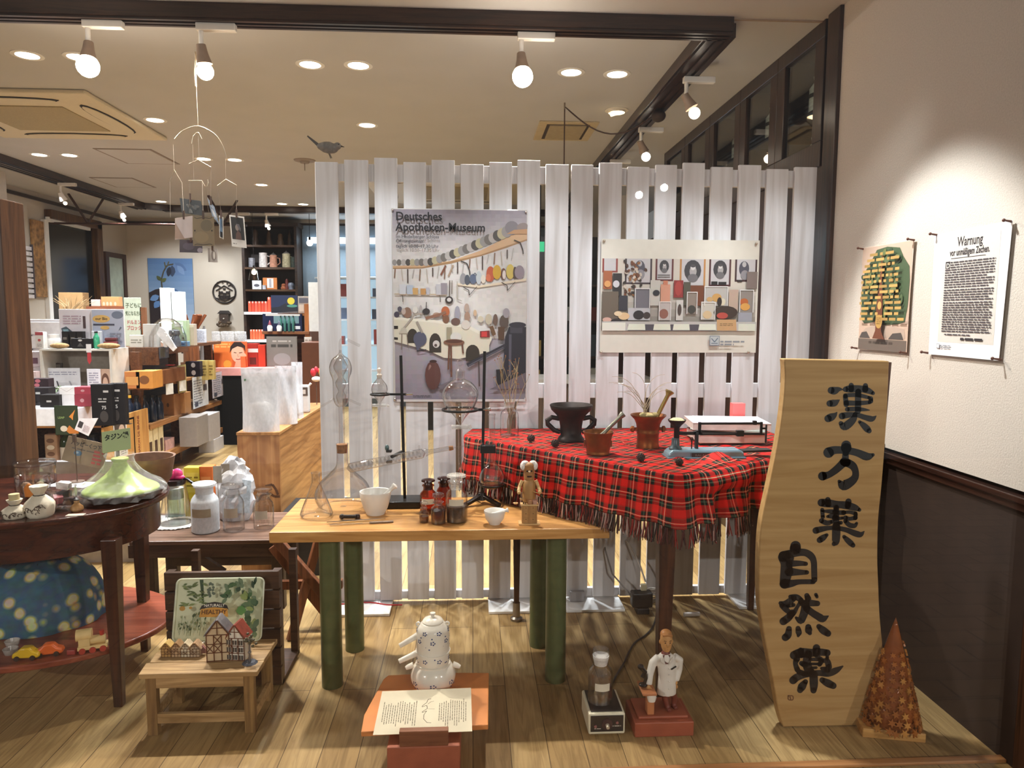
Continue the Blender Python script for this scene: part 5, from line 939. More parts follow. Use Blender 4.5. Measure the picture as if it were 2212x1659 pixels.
pc=Pic((-.0002,0,0),(0,-1,0),(0,0,1));pc.rect(.004,.004,W3+.006,H3-.004,'c9ab94');pc.rect(.004,.002,W3,.052,'6b5c50').words(.09,.028,.28,.046,1,'4a3e34',.6);pc.poly([(.01,.06),(W3-.01,.06),(W3-.02,.10),(.2,.12),(.06,.10)],'b9a08c');pc.poly([(.012,.055),(.1,.055),(.07,.085),(.03,.08)],'4f4640').poly([(.24,.055),(.35,.055),(.33,.085),(.27,.08)],'4f4640')
G_=[(.02,.14),(.05,.12),(.14,.13),(.20,.115),(.30,.12),(.352,.13),(.366,.20),(.37,.30),(.362,.36),(.32,.40),(.29,.44),(.20,.452),(.12,.445),(.09,.41),(.03,.35),(.012,.25)]
pc.poly(G_,'4a5a3c');R=random.Random(5)
for k in range(60):a=R.uniform(0,2*PI);r_=R.uniform(.2,.95);pc.ell(.19+.165*r_*math.cos(a),.285+.155*r_*math.sin(a),.022,.013,R.choice(('3c4c34','5d6c46','6d7344')),R.uniform(0,3),8)
pc.poly([(.145,.055),(.235,.055),(.21,.09),(.212,.2),(.198,.30),(.192,.42),(.186,.42),(.182,.30),(.165,.2),(.165,.09)],'6d3a22')
for row in range(13):
 y=.135+row*.0235;hw=.165-(.05*max(0,row-8)/4)
 x=.19-hw+R.uniform(0,.02)
 while x<.19+hw-.03:
  w=R.choice((.02,.03,.045,.06));
  if abs(x+w/2-.19)>.02 or row>3:pc.rect(x,y,x+w,y+.012,R.choice(('b58f4e','c49c56','a88446')));pc.k-=1
  x+=w+R.uniform(.006,.022)
pc.k+=1;pc.ell(.19,.13,.026,.03,'b98f4a').rect(.166,.13,.214,.158,'b98f4a').words(.172,.118,.21,.15,4,'7a5a2c',.4).ell(.19,.20,.015,.018,'c49c56');pc.build('print',t,.5)
t2=T('notice_poster','white framed old German notice with black letter print on the papered right wall','poster',(XP,2.69,1.353));W4,H4=.375,.466
MB().prism([(0,0),(W4,-.002),(W4+.018,H4),(-.004,H4-.004)],(0,0,0),(0,-1,0),(0,0,1),(.001,0,0)).build('sheet',mat('eae6e2',.5,var=.02),t2,smooth=0)
pc=Pic((-.0002,0,0),(0,-1,0),(0,0,1));pc.rect(.05,.05,W4-.03,H4-.025,'d9cfc2')
pc.text('Warnung',.195,.405,.048,'2b2425',.0011,'CENTER',.72).text('vor unmäßigem Zechen.',.195,.372,.034,'2b2425',.0009,'CENTER',.62).line([(.10,.362),(.28,.362)],.002,'2b2425')
pc.rect(.072,.325,.096,.352,'2b2425').text('D',.076,.328,.026,'d9cfc2',.0006)
pc.words(.10,.325,.33,.352,3,'4a4244',.55,1).words(.072,.252,.33,.325,8,'4a4244',.55,2).words(.072,.205,.33,.25,5,'4a4244',.55,3).words(.072,.088,.33,.203,13,'4a4244',.55,4).words(.09,.076,.23,.085,1,'4a4244',.5).words(.18,.058,.30,.072,1,'2b2425',.65)
pc.rect(.05,.026,.068,.044,'9a9a9c').rect(.052,.028,.066,.042,'dcdcdc').words(.072,.026,.13,.042,2,'9a9a9c',.5);pc.build('print',t2,.5)
for tt,w,h in((t,W3+.01,H3),(t2,W4+.012,H4)):
 pn=MB();[pn.cyl((.002,-x,y),(-.026,-x,y+.004),.0045,.003,8).ball((-.026,-x,y+.004),.006,n=8,k=5)for x,y in((.006,h-.006),(w,h-.004),(-.004,.004),(w-.008,.002))];pn.build('brown_pins',mat('5a2e1c',.4),tt)
#bird, cords and adapter by the screen
p=Vector((-.70,YF+.01,2.258));t=T('bird_ornament','small grey bird ornament perched on the left end of the screen','ornament',tuple(p));BG=mat('6f6a64',.6,var=.2,scale=60)
b=MB();b.lathe([(0,-.058),(.012,-.05),(.026,-.02),(.029,.005),(.022,.032),(.012,.045),(.0,.05)],20,(0,0,.05),ax=(1,0,-.15));b.ball((.044,0,.058),.019,.018,.018);fuse(b.build('body',BG,t),.003,3)
MB().prism([(-.05,.052),(-.10,.10),(-.096,.105),(-.045,.068)],(0,-.006,0),(1,0,0),(0,0,1),(0,.012,0)).build('tail',mat('4a4642',.6),t,smooth=0);MB().cyl((.06,0,.058),(.078,0,.054),.005,.0008,8).build('beak',mat('3a3632'),t);MB().tube([(.005,0,.024),(.016,0,0)],.002,6).tube([(.0,.006,.024),(.010,.006,0)],.002,6).build('leg',mat('3a3632'),t);MB().ball((.053,-.014,.063),.003).build('eye',BLK,t)
p=at(1385,1322,Z=0);t=T('power_adapter','black power adapter lying on a coil of white cable at the foot of the screen','power adapter',(p.x,p.y+.01,0))
MB().box(-.05,-.03,.028,.055,.03,.105).build('housing',BLK,t,smooth=0,bevel=.008);MB().box(-.03,-.045,.0,.035,.02,.032).build('plug_base',mat('1a1817',.5),t,smooth=0,bevel=.006);MB().box(.0,.0,.105,.03,.02,.14).build('socket',mat('d8cfae',.4),t,smooth=0,bevel=.004)
WC=mat('d8d0c8',.5);c=MB()
for k in range(7):R=random.Random(k);c.ring((.045+R.uniform(-.02,.03),.03,.03+.008*k),.05+R.uniform(-.012,.02),.0036,(R.uniform(-.5,.5),.5,.8),24,6)
tag(c.build('white_cable',WC,loc=(p.x+.06,p.y+.05,0)),'coiled white cable bundle behind the black power adapter','cable')
tag(MB().tube([(.70,3.66,.30),(.69,3.56,.28),(.72,3.52,.17),(.80,3.50,.08),(.83,3.47,.035)],.0045,8).build('grey_lead',mat('8d8884',.5)),'grey lead coming through the screen gap down to the adapter','cable')
tag(MB().tube([(.79,3.66,.33),(.81,3.55,.32),(.86,3.51,.22),(.885,3.48,.14)],.0045,8).build('white_lead',WC),'white lead looping through the screen above the adapter','cable')
pts=[at(x,y,Z=.006)for x,y in((1420,1318),(1412,1350),(1395,1372),(1372,1388),(1358,1410),(1348,1432),(1330,1462),(1316,1490))]
tag(MB().tube(smoothp_xy([tuple(v)for v in pts],5),.0045,8).build('floor_cable',mat('3a332e',.5)),'dark power cord snaking over the floor to the hot plate','cord')
pts=[at(x,y,Z=.016)for x,y in((700,1306),(760,1300),(800,1298),(838,1303),(870,1303))]
tag(MB().tube(smoothp_xy([tuple(v+Vector((0,-.02,0)))for v in pts],4),.004,8).build('red_cable',mat('b02a2e',.5)),'thin red cord along the foot of the left screen panel','cord')
p=at(1228,1290,Z=.016);tag(MB().box(0,0,0,.075,.03,.05).build('junction_box',mat('a8a6a8',.5),loc=(p.x,3.545,.016),smooth=0,bevel=.002),'small grey box at the foot of the screen beside the green leg','junction box')
p=at(1490,1332,Z=0);tag(MB().tube([(-.03,0,.011),(.05,.004,.011)],.011,10).build('cable_connector',WC,loc=(p.x,p.y,0)),'white cable connector lying right of the dark table leg','connector')
#the wire mobile with cards, and its bead string
YM=3.68
t=T('bead_string','string of bright glass beads hanging under a beam spotlight','bead string',(0,YM,0));b=MB();top=at(422,112,Y=YM)
for k in range(26):q0=at(422+2.5*math.sin(k*.3)*.4,113+2.9*k,Y=YM);b.ball((q0.x,0,q0.z),.0042,n=8,k=5)
b.build('beads',glass('fff3dd',.6,.25),t);b=MB().tube([(top.x,0,2.79),(top.x,0,at(422,188,Y=YM).z)],.0008,5);b.build('thread',mat('bdb3a8'),t)
t=T('wire_mobile','airy wire mobile of thin silvery arcs and threads hanging in front of the shop','mobile',(0,YM,0));SILV=mat('d9cdb8',.25,.8)
def M_(x,y):q=at(x,y,Y=YM);return(q.x,0,q.z)
def wire(pts,w=.0018):return MB().tube(smoothp_xy([M_(*p_)for p_ in pts],5),w,6)
wire([(377,300),(395,282),(428,272),(462,288),(480,312),(490,340)]).build('arc',SILV,t);wire([(414,310),(418,294),(428,286),(436,300)]).build('arc',SILV,t)
for a in([(408,354),(428,345),(456,361)],[(470,401),(488,387),(511,400)],[(407,390),(436,390),(443,402)],[(447,403),(450,394),(449,388)],[(367,392),(376,366),(392,393)]):MB().tube([M_(*p_)for p_ in a],.0018,6).build('cross_wire',SILV,t)
th=MB()
for a in([(424,186),(428,272)],[(374,312),(376,366)],[(428,286),(430,345)],[(416,312),(419,390)],[(487,338),(488,387)],[(367,392),(368,470)]):th.tube([M_(*p_)for p_ in a],.0006,4)
th.build('threads',mat('a99c8e',.6),t)
def card(name,label,quad,draw,back='e8e4de',yo=0,top=None):
 """card hanging at its own angle: quad = lower left, lower right, upper right, upper left in photo pixels"""
 Y=YM+yo;P=[at(x,y,Y=Y)for x,y in quad];o=P[0];ux=P[1]-P[0];uy=P[3]-P[0];t=T(name,label,'card',tuple(o),group='cards on the wire mobile')
 n=ux.cross(uy).normalized();MB().prism([(0,0),(1,0),(1,1),(0,1)],(0,0,0),tuple(ux),tuple(uy),tuple(-n*.0012)).build('sheet',mat(back,.5),t,smooth=0)
 pc=Pic((0,0,0),ux,uy);pc.eps=.0003;draw(pc,ux.length,uy.length);pc.build('print',t)
 c=(ux*.5+uy*1.0);e=Vector(M_(*top))+Vector((0,YM,0))-o;MB().tube([tuple(c+Vector((0,0,.02))),tuple(e)],.0007,4).build('thread',mat('a99c8e',.6),t);MB().box(-.004,-.004,-.012,.004,.004,.03).build('clip',mat('4a3226',.5),t,loc=tuple(c),smooth=0);return t
def d1(pc,w,h):
 pc.rect(0,0,w,h,'34373a')
 for k in range(9):R=random.Random(k);pc.ell(R.uniform(.3,.8)*w,R.uniform(.15,.6)*h,.12*w,.09*h,('4f5254','6d6e6c','5b5854')[k%3],R.uniform(0,3),10)
card('picture_card','dark grey picture card at the top of the hanging cluster',((393,460),(439,466),(433,425),(388,428)),d1,'34373a',.02,(411,356))
card('picture_card','pale pink card hanging left of the brown notched card',((378,518),(416,513),(414,461),(378,471)),lambda pc,w,h:pc.rect(0,0,w,h,'d8c4bc').poly([(0,h*.05),(w*.55,0),(0,h*.8)],'bb9c88').poly([(w*.55,0),(w,.04*h),(w,h),(0,h*.85)],'d9c9c6'),'d8c4bc',-.02,(393,393))
def d3(pc,w,h):
 pc.rect(0,0,w,h,'8f7a58').ell(w*.65,h*.7,w*.28,h*.2,'77684c').ell(w*.4,h*.3,w*.34,h*.2,'9a845e').ell(w*.1,h*.52,w*.035,h*.03,'2e2218').ell(w*.9,h*.52,w*.035,h*.03,'2e2218')
 for y in(.03,.97):pc.line([(w*.08,h*y),(w*.2,h*(y+(.03 if y<.5 else-.03))),(w*.5,h*y),(w*.8,h*(y+(.03 if y<.5 else-.03))),(w*.92,h*y)],.003,'3a2c1e')
card('picture_card','brown notched card in the middle of the hanging cluster',((417,531),(463,531),(461,464),(416,468)),d3,'8f7a58',-.03,(437,391))
card('picture_card','dark purple card hanging lowest behind the brown notched card',((388,545),(437,546),(436,512),(388,518)),lambda pc,w,h:pc.rect(0,0,w,h,'3b2e38').ell(w*.4,h*.5,w*.26,h*.3,'4d4150').ell(w*.9,h*.2,w*.12,h*.2,'8d8490'),'3b2e38',.04,(408,391))
card('picture_card','blue and white cloudy card hanging edge-on to the right of the dark card',((458,466),(473,485),(467,437),(448,428)),lambda pc,w,h:pc.rect(0,0,w,h,'93a3b8').ell(w*.5,h*.4,w*.3,h*.2,'d5d9e0').ell(w*.4,h*.8,w*.3,h*.12,'c3cbd6'),'93a3b8',.0,(456,362))
card('picture_card','narrow white-edged card seen nearly edge-on',((474,513),(483,517),(481,470),(473,465)),lambda pc,w,h:pc.rect(w*.12,h*.05,w*.8,h*.92,'6f8aa8').rect(w*.2,h*.05,w*.8,h*.3,'2a2a30'),'e8e4de',.02,(471,401))
card('picture_card','grey and white photo card hanging lowest of all',((450,566),(470,567),(469,537),(449,536)),lambda pc,w,h:pc.rect(0,0,w,h,'b5aca6').ell(w*.6,h*.5,w*.28,h*.38,'8b7f78').ell(w*.65,h*.5,w*.12,h*.28,'dcd4cc').rect(0,0,w*.22,h,'8f857f'),'b5aca6',.03,(444,401))
def d8(pc,w,h):pc.rect(w*.08,h*.24,w*.92,h*.95,'1c1716').ell(w*.47,h*.62,w*.13,h*.1,'8d7f78').poly([(w*.3,h*.24),(w*.72,h*.24),(w*.68,h*.45),(w*.5,h*.54),(w*.36,h*.42)],'5d4036').poly([(w*.42,h*.74),(w*.62,h*.74),(w*.72,h*.6),(w*.66,h*.5),(w*.58,h*.6)],'6f6a70').words(w*.1,h*.08,w*.35,h*.13,1,'8a8480')
card('picture_card','white-bordered portrait card with a dark background, rightmost of the hanging cards',((501,532),(533,536),(529,468),(495,464)),d8,'e9e5df',.0,(511,401))
#left foreground: oval table, bench, stool
MAH=wood('2a0f08','4d2112','x',.25,.7,.5);MAHZ=wood('240d07','46200f','z',.3,.7);ZO=.76
t=T('oval_table','dark mahogany two-tier oval table at the left edge','table',(-1.80,2.93,0))
def oval(mb,z0,z1,a,b,n=56):return mb.prism([(a*math.cos(2*PI*i/n),b*math.sin(2*PI*i/n))for i in range(n)],(0,0,z0),(1,0,0),(0,1,0),(0,0,z1-z0))
oval(MB(),ZO-.022,ZO,.53,.42).build('table_top',MAH,t,bevel=.006);oval(MB(),ZO-.03,ZO-.022,.515,.405).build('edge_moulding',MAH,t)
ap=MB();n=56
for z in(ZO-.03,ZO-.155):
 for k in(.49,.475):ap.v.extend(Vector((k*math.cos(2*PI*i/n),(k-.105)*math.sin(2*PI*i/n),z))for i in range(n))
for i in range(n):
 j=(i+1)%n
 for a,b in((0,2),(1,3),(2,3)):ap.f.append([a*n+i,a*n+j,b*n+j,b*n+i]);ap.m.append(0);ap.c.append(None)
ap.build('apron',MAH,t)
oval(MB(),.205,.23,.535,.40).build('lower_shelf',wood('6a2c1c','9a5038','x',.3,.7),t,bevel=.005)
for x,y in((.445,-.255),(.34,.20),(-.45,-.26),(-.36,.22)):
 l_=MB();l_.v=[Vector((x+i*w,y+j*w,z))for z,w in((0,.016),(ZO-.10,.028))for i,j in((-1,-1),(1,-1),(1,1),(-1,1))];l_.f=[[3,2,1,0],[4,5,6,7],[0,1,5,4],[1,2,6,5],[2,3,7,6],[3,0,4,7]];l_.m=[0]*6;l_.c=[None]*6;l_.build('leg',MAHZ,t,smooth=0,bevel=.003)
def ono(x,y,z=None):return at(x,y,Z=ZO if z is None else z)
CELLO=film('ffffff',.17,.08)
p=ono(236,1090);s=mpp(p.y+.08);t=T('green_tagine','pale green cone-lidded tagine on a dark dish wrapped in cellophane','tagine',(p.x,p.y+.10,ZO));TGC=mat('b9cf78',.2,var=.05)
MB().lathe(px(smoothp([(0,0),(50,0),(62,4),(76,14),(80,19),(74,19),(0,12)],3),s),44).build('dish',mat('221d1c',.25),t);MB().lathe(px(smoothp([(75,18),(72,24),(52,36),(34,50),(22,62),(15,74),(13,80),(17,84),(16,88),(8,87),(0,86)],4),s),44).build('cone_lid',TGC,t)
R=random.Random(1);cm=MB().lathe(px([(84,8),(88,20),(80,30),(60,44),(42,58),(30,74),(26,88),(30,96)],s),40)
for i,v in enumerate(cm.v):k=1+.06*math.sin(i*2.4)+R.uniform(-.03,.03);cm.v[i]=Vector((v.x*k,v.y*k,v.z+R.uniform(-.004,.004)))
cm.build('cellophane',CELLO,t,smooth=0)
pc=Pic((-.060,-.012,.185),(1,0,.16),(0,0,1));pc.mb.add([pc.P(*q_)for q_ in((0,0),(.112,0),(.112,.085),(0,.085))],[[0,1,2,3]],0,'b5c590');pc.k+=1;pc.text('タジン鍋',.010,.050,.026,'1e2414',.001,sx=.92);o=pc.build('label_card',t);sd=o.modifiers.new('th','SOLIDIFY');sd.thickness=.001
tl=t.location;t=T('clay_bowl','brown clay bowl standing behind the green tagine','bowl',(tl.x+.02,tl.y+.20,ZO));MB().lathe(px([(0,0),(35,0),(48,20),(56,66),(58,70),(53,69),(44,20),(0,8)],s),36).build('bowl',mat('7d5a44',.6,var=.2),t)
t=T('card_sign','kraft paper sign with handwriting clipped upright behind the jars','sign',tuple(ono(120,1062)+Vector((0,.16,.0))));ux=Vector((.97,0,-.24));uy=Vector((.22,.2,.95)).normalized()
MB().prism([(-.09,.08),(.09,.08),(.09,.19),(-.09,.19)],(0,0,0),tuple(ux),tuple(uy),(0,.0015,0)).build('card',mat('a58f74',.8,var=.1),t,smooth=0)
pc=Pic(Vector((0,-.0012,0))+ux*-.09+uy*.08,ux,uy);pc.text('ハッピーくつ下',.02,.078,.022,'2a2420',.0006,sx=.85).ell(.06,.045,.017,.012,'5d7f9a').ell(.056,.047,.007,.005,'a9c0d0').words(.03,.058,.13,.07,1,'6a5a4c',.4).words(.125,.01,.165,.075,4,'b5483c',.6,3);pc.build('print',t)
MB().tube([(0,.004,.0),(0,.004,.20)],.002,6).box(-.006,-.006,.18,.006,.008,.215).cyl((0,.004,0),(0,.004,.006),.03).build('clip_stand',mat('6a5648',.5,.4),t)
def jar(name,label,x,y,hw,h,mat_=None,lid=None,grp='glass jars on the oval table',dy=.05,z=None):
 p=ono(x,y,z);s=mpp(p.y+dy);t=T(name,label,'jar',(p.x,p.y+dy,ZO if z is None else z),group=grp);MB().lathe(shell(px([(0,0),(hw*.95,0),(hw,3),(hw,h*.9),(hw*.97,h),(hw*1.03,h+2)],s),.0025),32).build('body',mat_ or GL,t)
 if lid:MB().lathe(px([(0,h),(hw*.9,h),(hw*1.05,h+3),(hw*1.0,h+7),(hw*.3,h+9),(0,h+9)],s),28).build('lid',lid,t)
 return t,s
t,s=jar('glass_jar','tall clear jar holding an orange and brown bag, behind the cream bags',56,1080,32,44)
a=MB();[a.ball((x*s,y*s,16*s),12*s,10*s,15*s,10,6)for x,y in((-14,0),(12,4))];tag(a.build('brown_pouch',mat('7d5f46',.7,var=.3),loc=t.location+Vector((0,0,.003)),smooth=0),'brown pouches inside the tall clear jar','pouch')
tag(MB().prism([(-10,0),(10,0),(13,22),(-3,30),(-12,20)],(0,0,0),(s,0,0),(0,0,s),(0,6*s,0)).build('orange_sweet_bag',mat('d9822a',.3),loc=t.location+Vector((.02,-.06,.012)),smooth=0,bevel=.004),'small orange foil bag leaning at the tall clear jar','bag')
t,s=jar('glass_jar','low clear jar full of wrapped sweets to the left of the green tagine',117,1107,29,46)
R=random.Random(3)
for k,(c,lb)in enumerate((('e2dbd6','white and black wrapped sweet at the back of the sweet jar'),('2a2230','black wrapped sweet in the middle of the sweet jar'),('a9626a','pink wrapped sweet box against the glass of the sweet jar'),('d8d2ce','pale wrapped sweet on top in the sweet jar'),('4a4048','dark grey wrapped sweet beside the pink one'))):
 x,y,z=((-8,8,6),(2,4,20),(2,-14,16),(4,6,40),(14,-6,8))[k];m=MB().obox((0,0,9*s),(11*s,2*s,2*s),(-2*s,8*s,0),(-2*s,0,7*s)).prism([(10,-3),(18,-7),(18,7),(10,3)],(0,0,9*s),(s,0,0),(0,0,s),(0,.002,0)).prism([(-10,-3),(-18,-7),(-18,7),(-10,3)],(0,0,9*s),(s,0,0),(0,0,s),(0,.002,0));tag(m.build('wrapped_sweet',mat(c,.3,var=.3,scale=60),loc=t.location+Vector((x*s,y*s,z*s+.001)),rz=k,smooth=0),lb,'sweet','wrapped sweets in the jar')
t,s=jar('lidded_jar','wide clear jar with a glass lid at the back left of the oval table',40,1058,38,40,None,GL,dy=.12)
def bag(label,x,y,hw,h,top):
 p=ono(x,y);s=mpp(p.y+.04);t=T('drawstring_bag',label,'bag',(p.x,p.y+.05,ZO),group='cream drawstring bags');m=MB().lathe(px(smoothp([(0,0),(hw*.8,0),(hw,h*.25),(hw*.95,h*.45),(hw*.5,h*.66),(hw*.34,h*.72),(hw*.5,h*.85),(hw*.62,h),(hw*.4,h*.98),(0,h*.9)],3),s),30);R=random.Random(int(x))
 for i,v in enumerate(m.v):k=1+.05*math.sin(math.atan2(v.y,v.x)*9+v.z*30);m.v[i]=Vector((v.x*k,v.y*k,v.z))
 m.build('bag_body',mat('ddd2bc',.8,var=.12,scale=20,bump=.2),t);MB().ring((0,0,h*.7*s),hw*.37*s,.002).build('drawstring',mat('3a2f28'),t)
 dd=MB()
 for k in range(9):
  a=-PI/2+R.uniform(-1,1);zz=h*R.uniform(.15,.45);r_=hw*(1.0 if zz>.2*h else .97)*s;e1=Vector((-math.sin(a),math.cos(a),0));n_=Vector((math.cos(a),math.sin(a),0));w=R.uniform(3,7)
  dd.tube([Vector((0,0,zz*s))+n_*(r_*1.04)+e1*(w*math.cos(q_)*s)+Vector((0,0,w*.8*math.sin(q_)*s))for q_ in(0,1,2,3.1,4)],.0014,5)
 dd.build('leaf_print',mat('4a3a30',.8),t)
 if top:MB().lathe(px([(0,h*.95),(hw*.42,h*.95),(hw*.42,h*1.3),(0,h*1.3)],s),18).build('label_roll',mat('c9b98c',.6),t)
 return t
bag('cream drawstring bag with a paper roll on top at the very left edge',14,1127,24,40,True);bag('cream drawstring bag with dark leaf drawing beside the sweet jar',69,1123,28,66,False)
p=ono(160,1107);s=mpp(2.7);t=T('peg_figure','tiny turned wooden figure standing between the sweet jar and the tagine','figure',(p.x,p.y+.02,ZO));MB().lathe(px([(0,0),(10,0),(13,4),(12,10),(6,16),(5,18)],s),20).build('body',wood('8a6238','b98d58','z'),t);MB().ball((0,0,21*s),5.5*s).build('head',mat('b08a5c',.5),t);MB().lathe(px([(5,23),(6,25),(0,30)],s),14).build('cap',mat('2a211c',.5),t)
p=ono(163,1113);tag(MB().box(-.03,-.012,0,.03,.016,.002).build('price_tag',mat('c9b4a4',.6),loc=(p.x,p.y,ZO),rz=.1,smooth=0),'small pink-beige price tag lying in front of the wooden figure','tag')
p=ono(165,1050);tag(MB().box(-.12,-.05,0,.06,.05,.002).build('paper_sheet',mat('e6e6ea',.6),loc=(p.x,p.y+.02,ZO+.0005),rz=-.2,smooth=0),'white paper sheet lying between the jars and the tagine','paper')
ZS=.23
def map_cloth():
 m,n,l,b=_new('blue_map_cloth');tc=n.new('ShaderNodeTexCoord');v=n.new('ShaderNodeTexVoronoi');v.inputs['Scale'].default_value=17;l.new(tc.outputs['Object'],v.inputs['Vector'])
 w=n.new('ShaderNodeTexNoise');w.inputs['Scale'].default_value=30;l.new(tc.outputs['Object'],w.inputs['Vector'])
 r=n.new('ShaderNodeValToRGB');e=r.color_ramp.elements;e[0].position=.24;e[0].color=lin('c9bf9c');e[1].position=.46;e[1].color=lin('2f5a70');k=e.new(.31);k.color=lin('b9a94c');k=e.new(.36);k.color=lin('7d8a80');l.new(v.outputs['Distance'],r.inputs['Fac'])
 mx=n.new('ShaderNodeMix');mx.data_type='RGBA';mx.blend_type='OVERLAY';mx.inputs[0].default_value=.6;l.new(r.outputs['Color'],mx.inputs[6]);l.new(w.outputs['Color'],mx.inputs[7]);l.new(mx.outputs[2],b.inputs['Base Color']);b.inputs['Roughness'].default_value=.7;return m
t=T('patterned_cushion','round dome-shaped cushion in blue map-pattern cloth under the oval table','cushion',(-1.80,2.98,ZS+.001));d=MB()
N_,K_=64,14
for k in range(K_+1):
 f=k/K_;r_=.245*math.cos(f*PI/2)**.8 if k<K_ else .0;z=.275*math.sin(f*PI/2)
 for i in range(N_):a=2*PI*i/N_;q_=1-.05*abs(math.cos(a*4))**6;d.v.append(Vector((r_*q_*math.cos(a),r_*q_*math.sin(a)*.9,z)))
for k in range(K_):
 for i in range(N_):d.f.append([k*N_+i,k*N_+(i+1)%N_,(k+1)*N_+(i+1)%N_,(k+1)*N_+i]);d.m.append(0);d.c.append(None)
d.f.append(list(range(N_))[::-1]);d.m.append(0);d.c.append(None);d.build('cover',map_cloth(),t)
for k in range(8):a=2*PI*(k+.5)/8;MB().tube([(.245*math.cos(f*PI/2)**.8*.957*math.cos(a),.245*math.cos(f*PI/2)**.8*.957*.9*math.sin(a),.275*math.sin(f*PI/2))for f in(0,.15,.3,.45,.6,.75,.9)],.003,5).build('seam',mat('1a2c38',.8),t)
tag(MB().lathe([(0,0),(.05,0),(.055,.01),(.048,.08),(.052,.13),(.066,.17),(.064,.18),(0,.17)],24,ax=(.62,.05,1)).build('canvas_roll',mat('a99274',.85,var=.1,bump=.2),loc=(-1.82,2.98,ZS+.262)),'beige canvas roll leaning on top of the patterned cushion','roll')
def toy_car(label,x,y,col,rz):
 p=at(x,y,Z=ZS);t=T('toy_car',label,'toy car',(p.x,p.y+.02,ZS),rz,'wooden toy cars on the lower shelf');MB().prism([(-.045,.008),(-.042,.026),(-.026,.032),(-.014,.046),(.016,.046),(.028,.032),(.046,.026),(.05,.012),(.04,.006)],(0,-.017,0),(1,0,0),(0,0,1),(0,.034,0)).build('body',mat(col,.3),t,smooth=.5,bevel=.005)
 for a in(-.026,.027):
  for b in(-.019,.019):MB().cyl((a,b-.003,.009),(a,b+.003,.009),.009,n=14).build('wheel',mat('2a1a14',.5),t)
toy_car('yellow toy car on the lower shelf of the oval table',51,1428,'e0b622',.1);toy_car('orange toy car on the lower shelf beside the yellow one',100,1420,'e0672a',.25)
p=at(196,1410,Z=ZS);t=T('toy_train','pale wooden toy locomotive on the lower shelf','toy train',(p.x,p.y+.02,ZS),.35);WD=mat('e0c183',.5,var=.08)
MB().box(-.05,-.02,.012,.05,.02,.026).build('chassis',WD,t,smooth=0,bevel=.002);MB().box(-.046,-.019,.026,-.008,.019,.062).build('cab',WD,t,smooth=0,bevel=.002);MB().cyl((-.01,0,.042),(.042,0,.042),.016).build('boiler',WD,t);MB().tube([(-.054,0,.066),(-.002,0,.066)],.022,12).build('cab_roof',WD,t);MB().cyl((.03,0,.055),(.03,0,.074),.007,.009).build('chimney',mat('b83a2e',.4),t)
for a in(-.034,.0,.034):
 for b in(-.022,.022):MB().cyl((a,b-.003,.011),(a,b+.003,.011),.011,n=14).build('wheel',mat('a8382c',.4),t)
for i,(x,y,c)in enumerate(((12,1420,'c9c2ba'),(16,1402,'d9d2c9'),(147,1420,'9a3b34'))):
 p=at(x,y,Z=ZS);t=T('toy_block' if i==2 else 'small_glass_dish',('little glass dish at the left end of the lower shelf','little glass dish behind the first one on the lower shelf','small red toy block between the orange car and the train')[i],'toy' if i==2 else 'dish',(p.x,p.y+.03,ZS))
 if i==2:MB().box(-.015,-.012,0,.015,.012,.018).build('block',mat(c,.4),t,smooth=0,bevel=.002)
 else:MB().lathe([(0,0),(.02,0),(.026,.02),(.024,.021),(.018,.004),(0,.004)],20).build('dish',film(c,.5,.2),t)
DW=wood('2e2017','4d382a','x',.5,.8);DWZ=wood('241811','3d2b20','z',.5)
t=T('low_bench','dark wooden low bench carrying the big glass bottles','bench',(-1.36,3.68,0));TOP=wood('4d382c','7a5f50','x',.35,.7)
MB().prism([(-.30,-.24),(.42,-.24),(.40,.26),(-.40,.26)],(0,0,ZBN-.02),(1,0,0),(0,1,0),(0,0,.02)).build('bench_top',TOP,t,smooth=0,bevel=.004);MB().box(-.31,-.235,ZBN-.085,.42,-.205,ZBN-.02).box(-.31,.2,ZBN-.085,.41,.23,ZBN-.02).build('apron',DW,t,smooth=0,bevel=.003)
for x in(-.27,.37):
 for y in(-.10,.17):MB().box(x-.03,y-.025,0,x+.03,y+.025,ZBN-.02).build('leg',DWZ,t,smooth=0,bevel=.003)
MB().box(-.25,.14,.14,.35,.17,.19).build('stretcher',DW,t,smooth=0);MB().bar((-.22,.0,ZBN-.05),(.05,.02,.14),.03,.045).build('brace',DW,t,smooth=0)
t=T('folding_trestle','crossed reddish wooden trestle legs between the bench and the beech table','trestle',(-.82,3.2,0));RW=wood('5a331e','8a5434','z',.4)
MB().bar((-.10,.08,.46),(.17,-.02,.19),.022,.05).build('cross_leg',RW,t,smooth=0,bevel=.003);MB().bar((.10,.10,.46),(-.02,.0,.0),.022,.04).build('cross_leg',RW,t,smooth=0,bevel=.003);MB().bar((-.13,.15,.40),(.16,.15,.0),.022,.05).build('cross_leg',RW,t,smooth=0,bevel=.003);MB().bar((-.1,.12,.22),(.2,.12,.22),.03,.04).build('stretcher',RW,t,smooth=0)
t=T('storage_crate','black crate in the dark behind the trestle and the bench','crate',(-.95,4.2,0));MB().box(-.2,-.18,0,.3,.2,.36).build('box',mat('15110f',.6),t,smooth=0);MB().box(-.2,-.182,.20,.3,-.18,.23).build('band',mat('2a211c',.5),t,smooth=0)
tag(MB().box(-.35,0,0,.35,.04,.62).build('white_board',mat('b9b6ba',.6),loc=(-2.3,4.3,0),smooth=0),'plain white panel on the floor behind the oval table','panel')
def onb(x,y):return at(x,y,Z=ZBN)
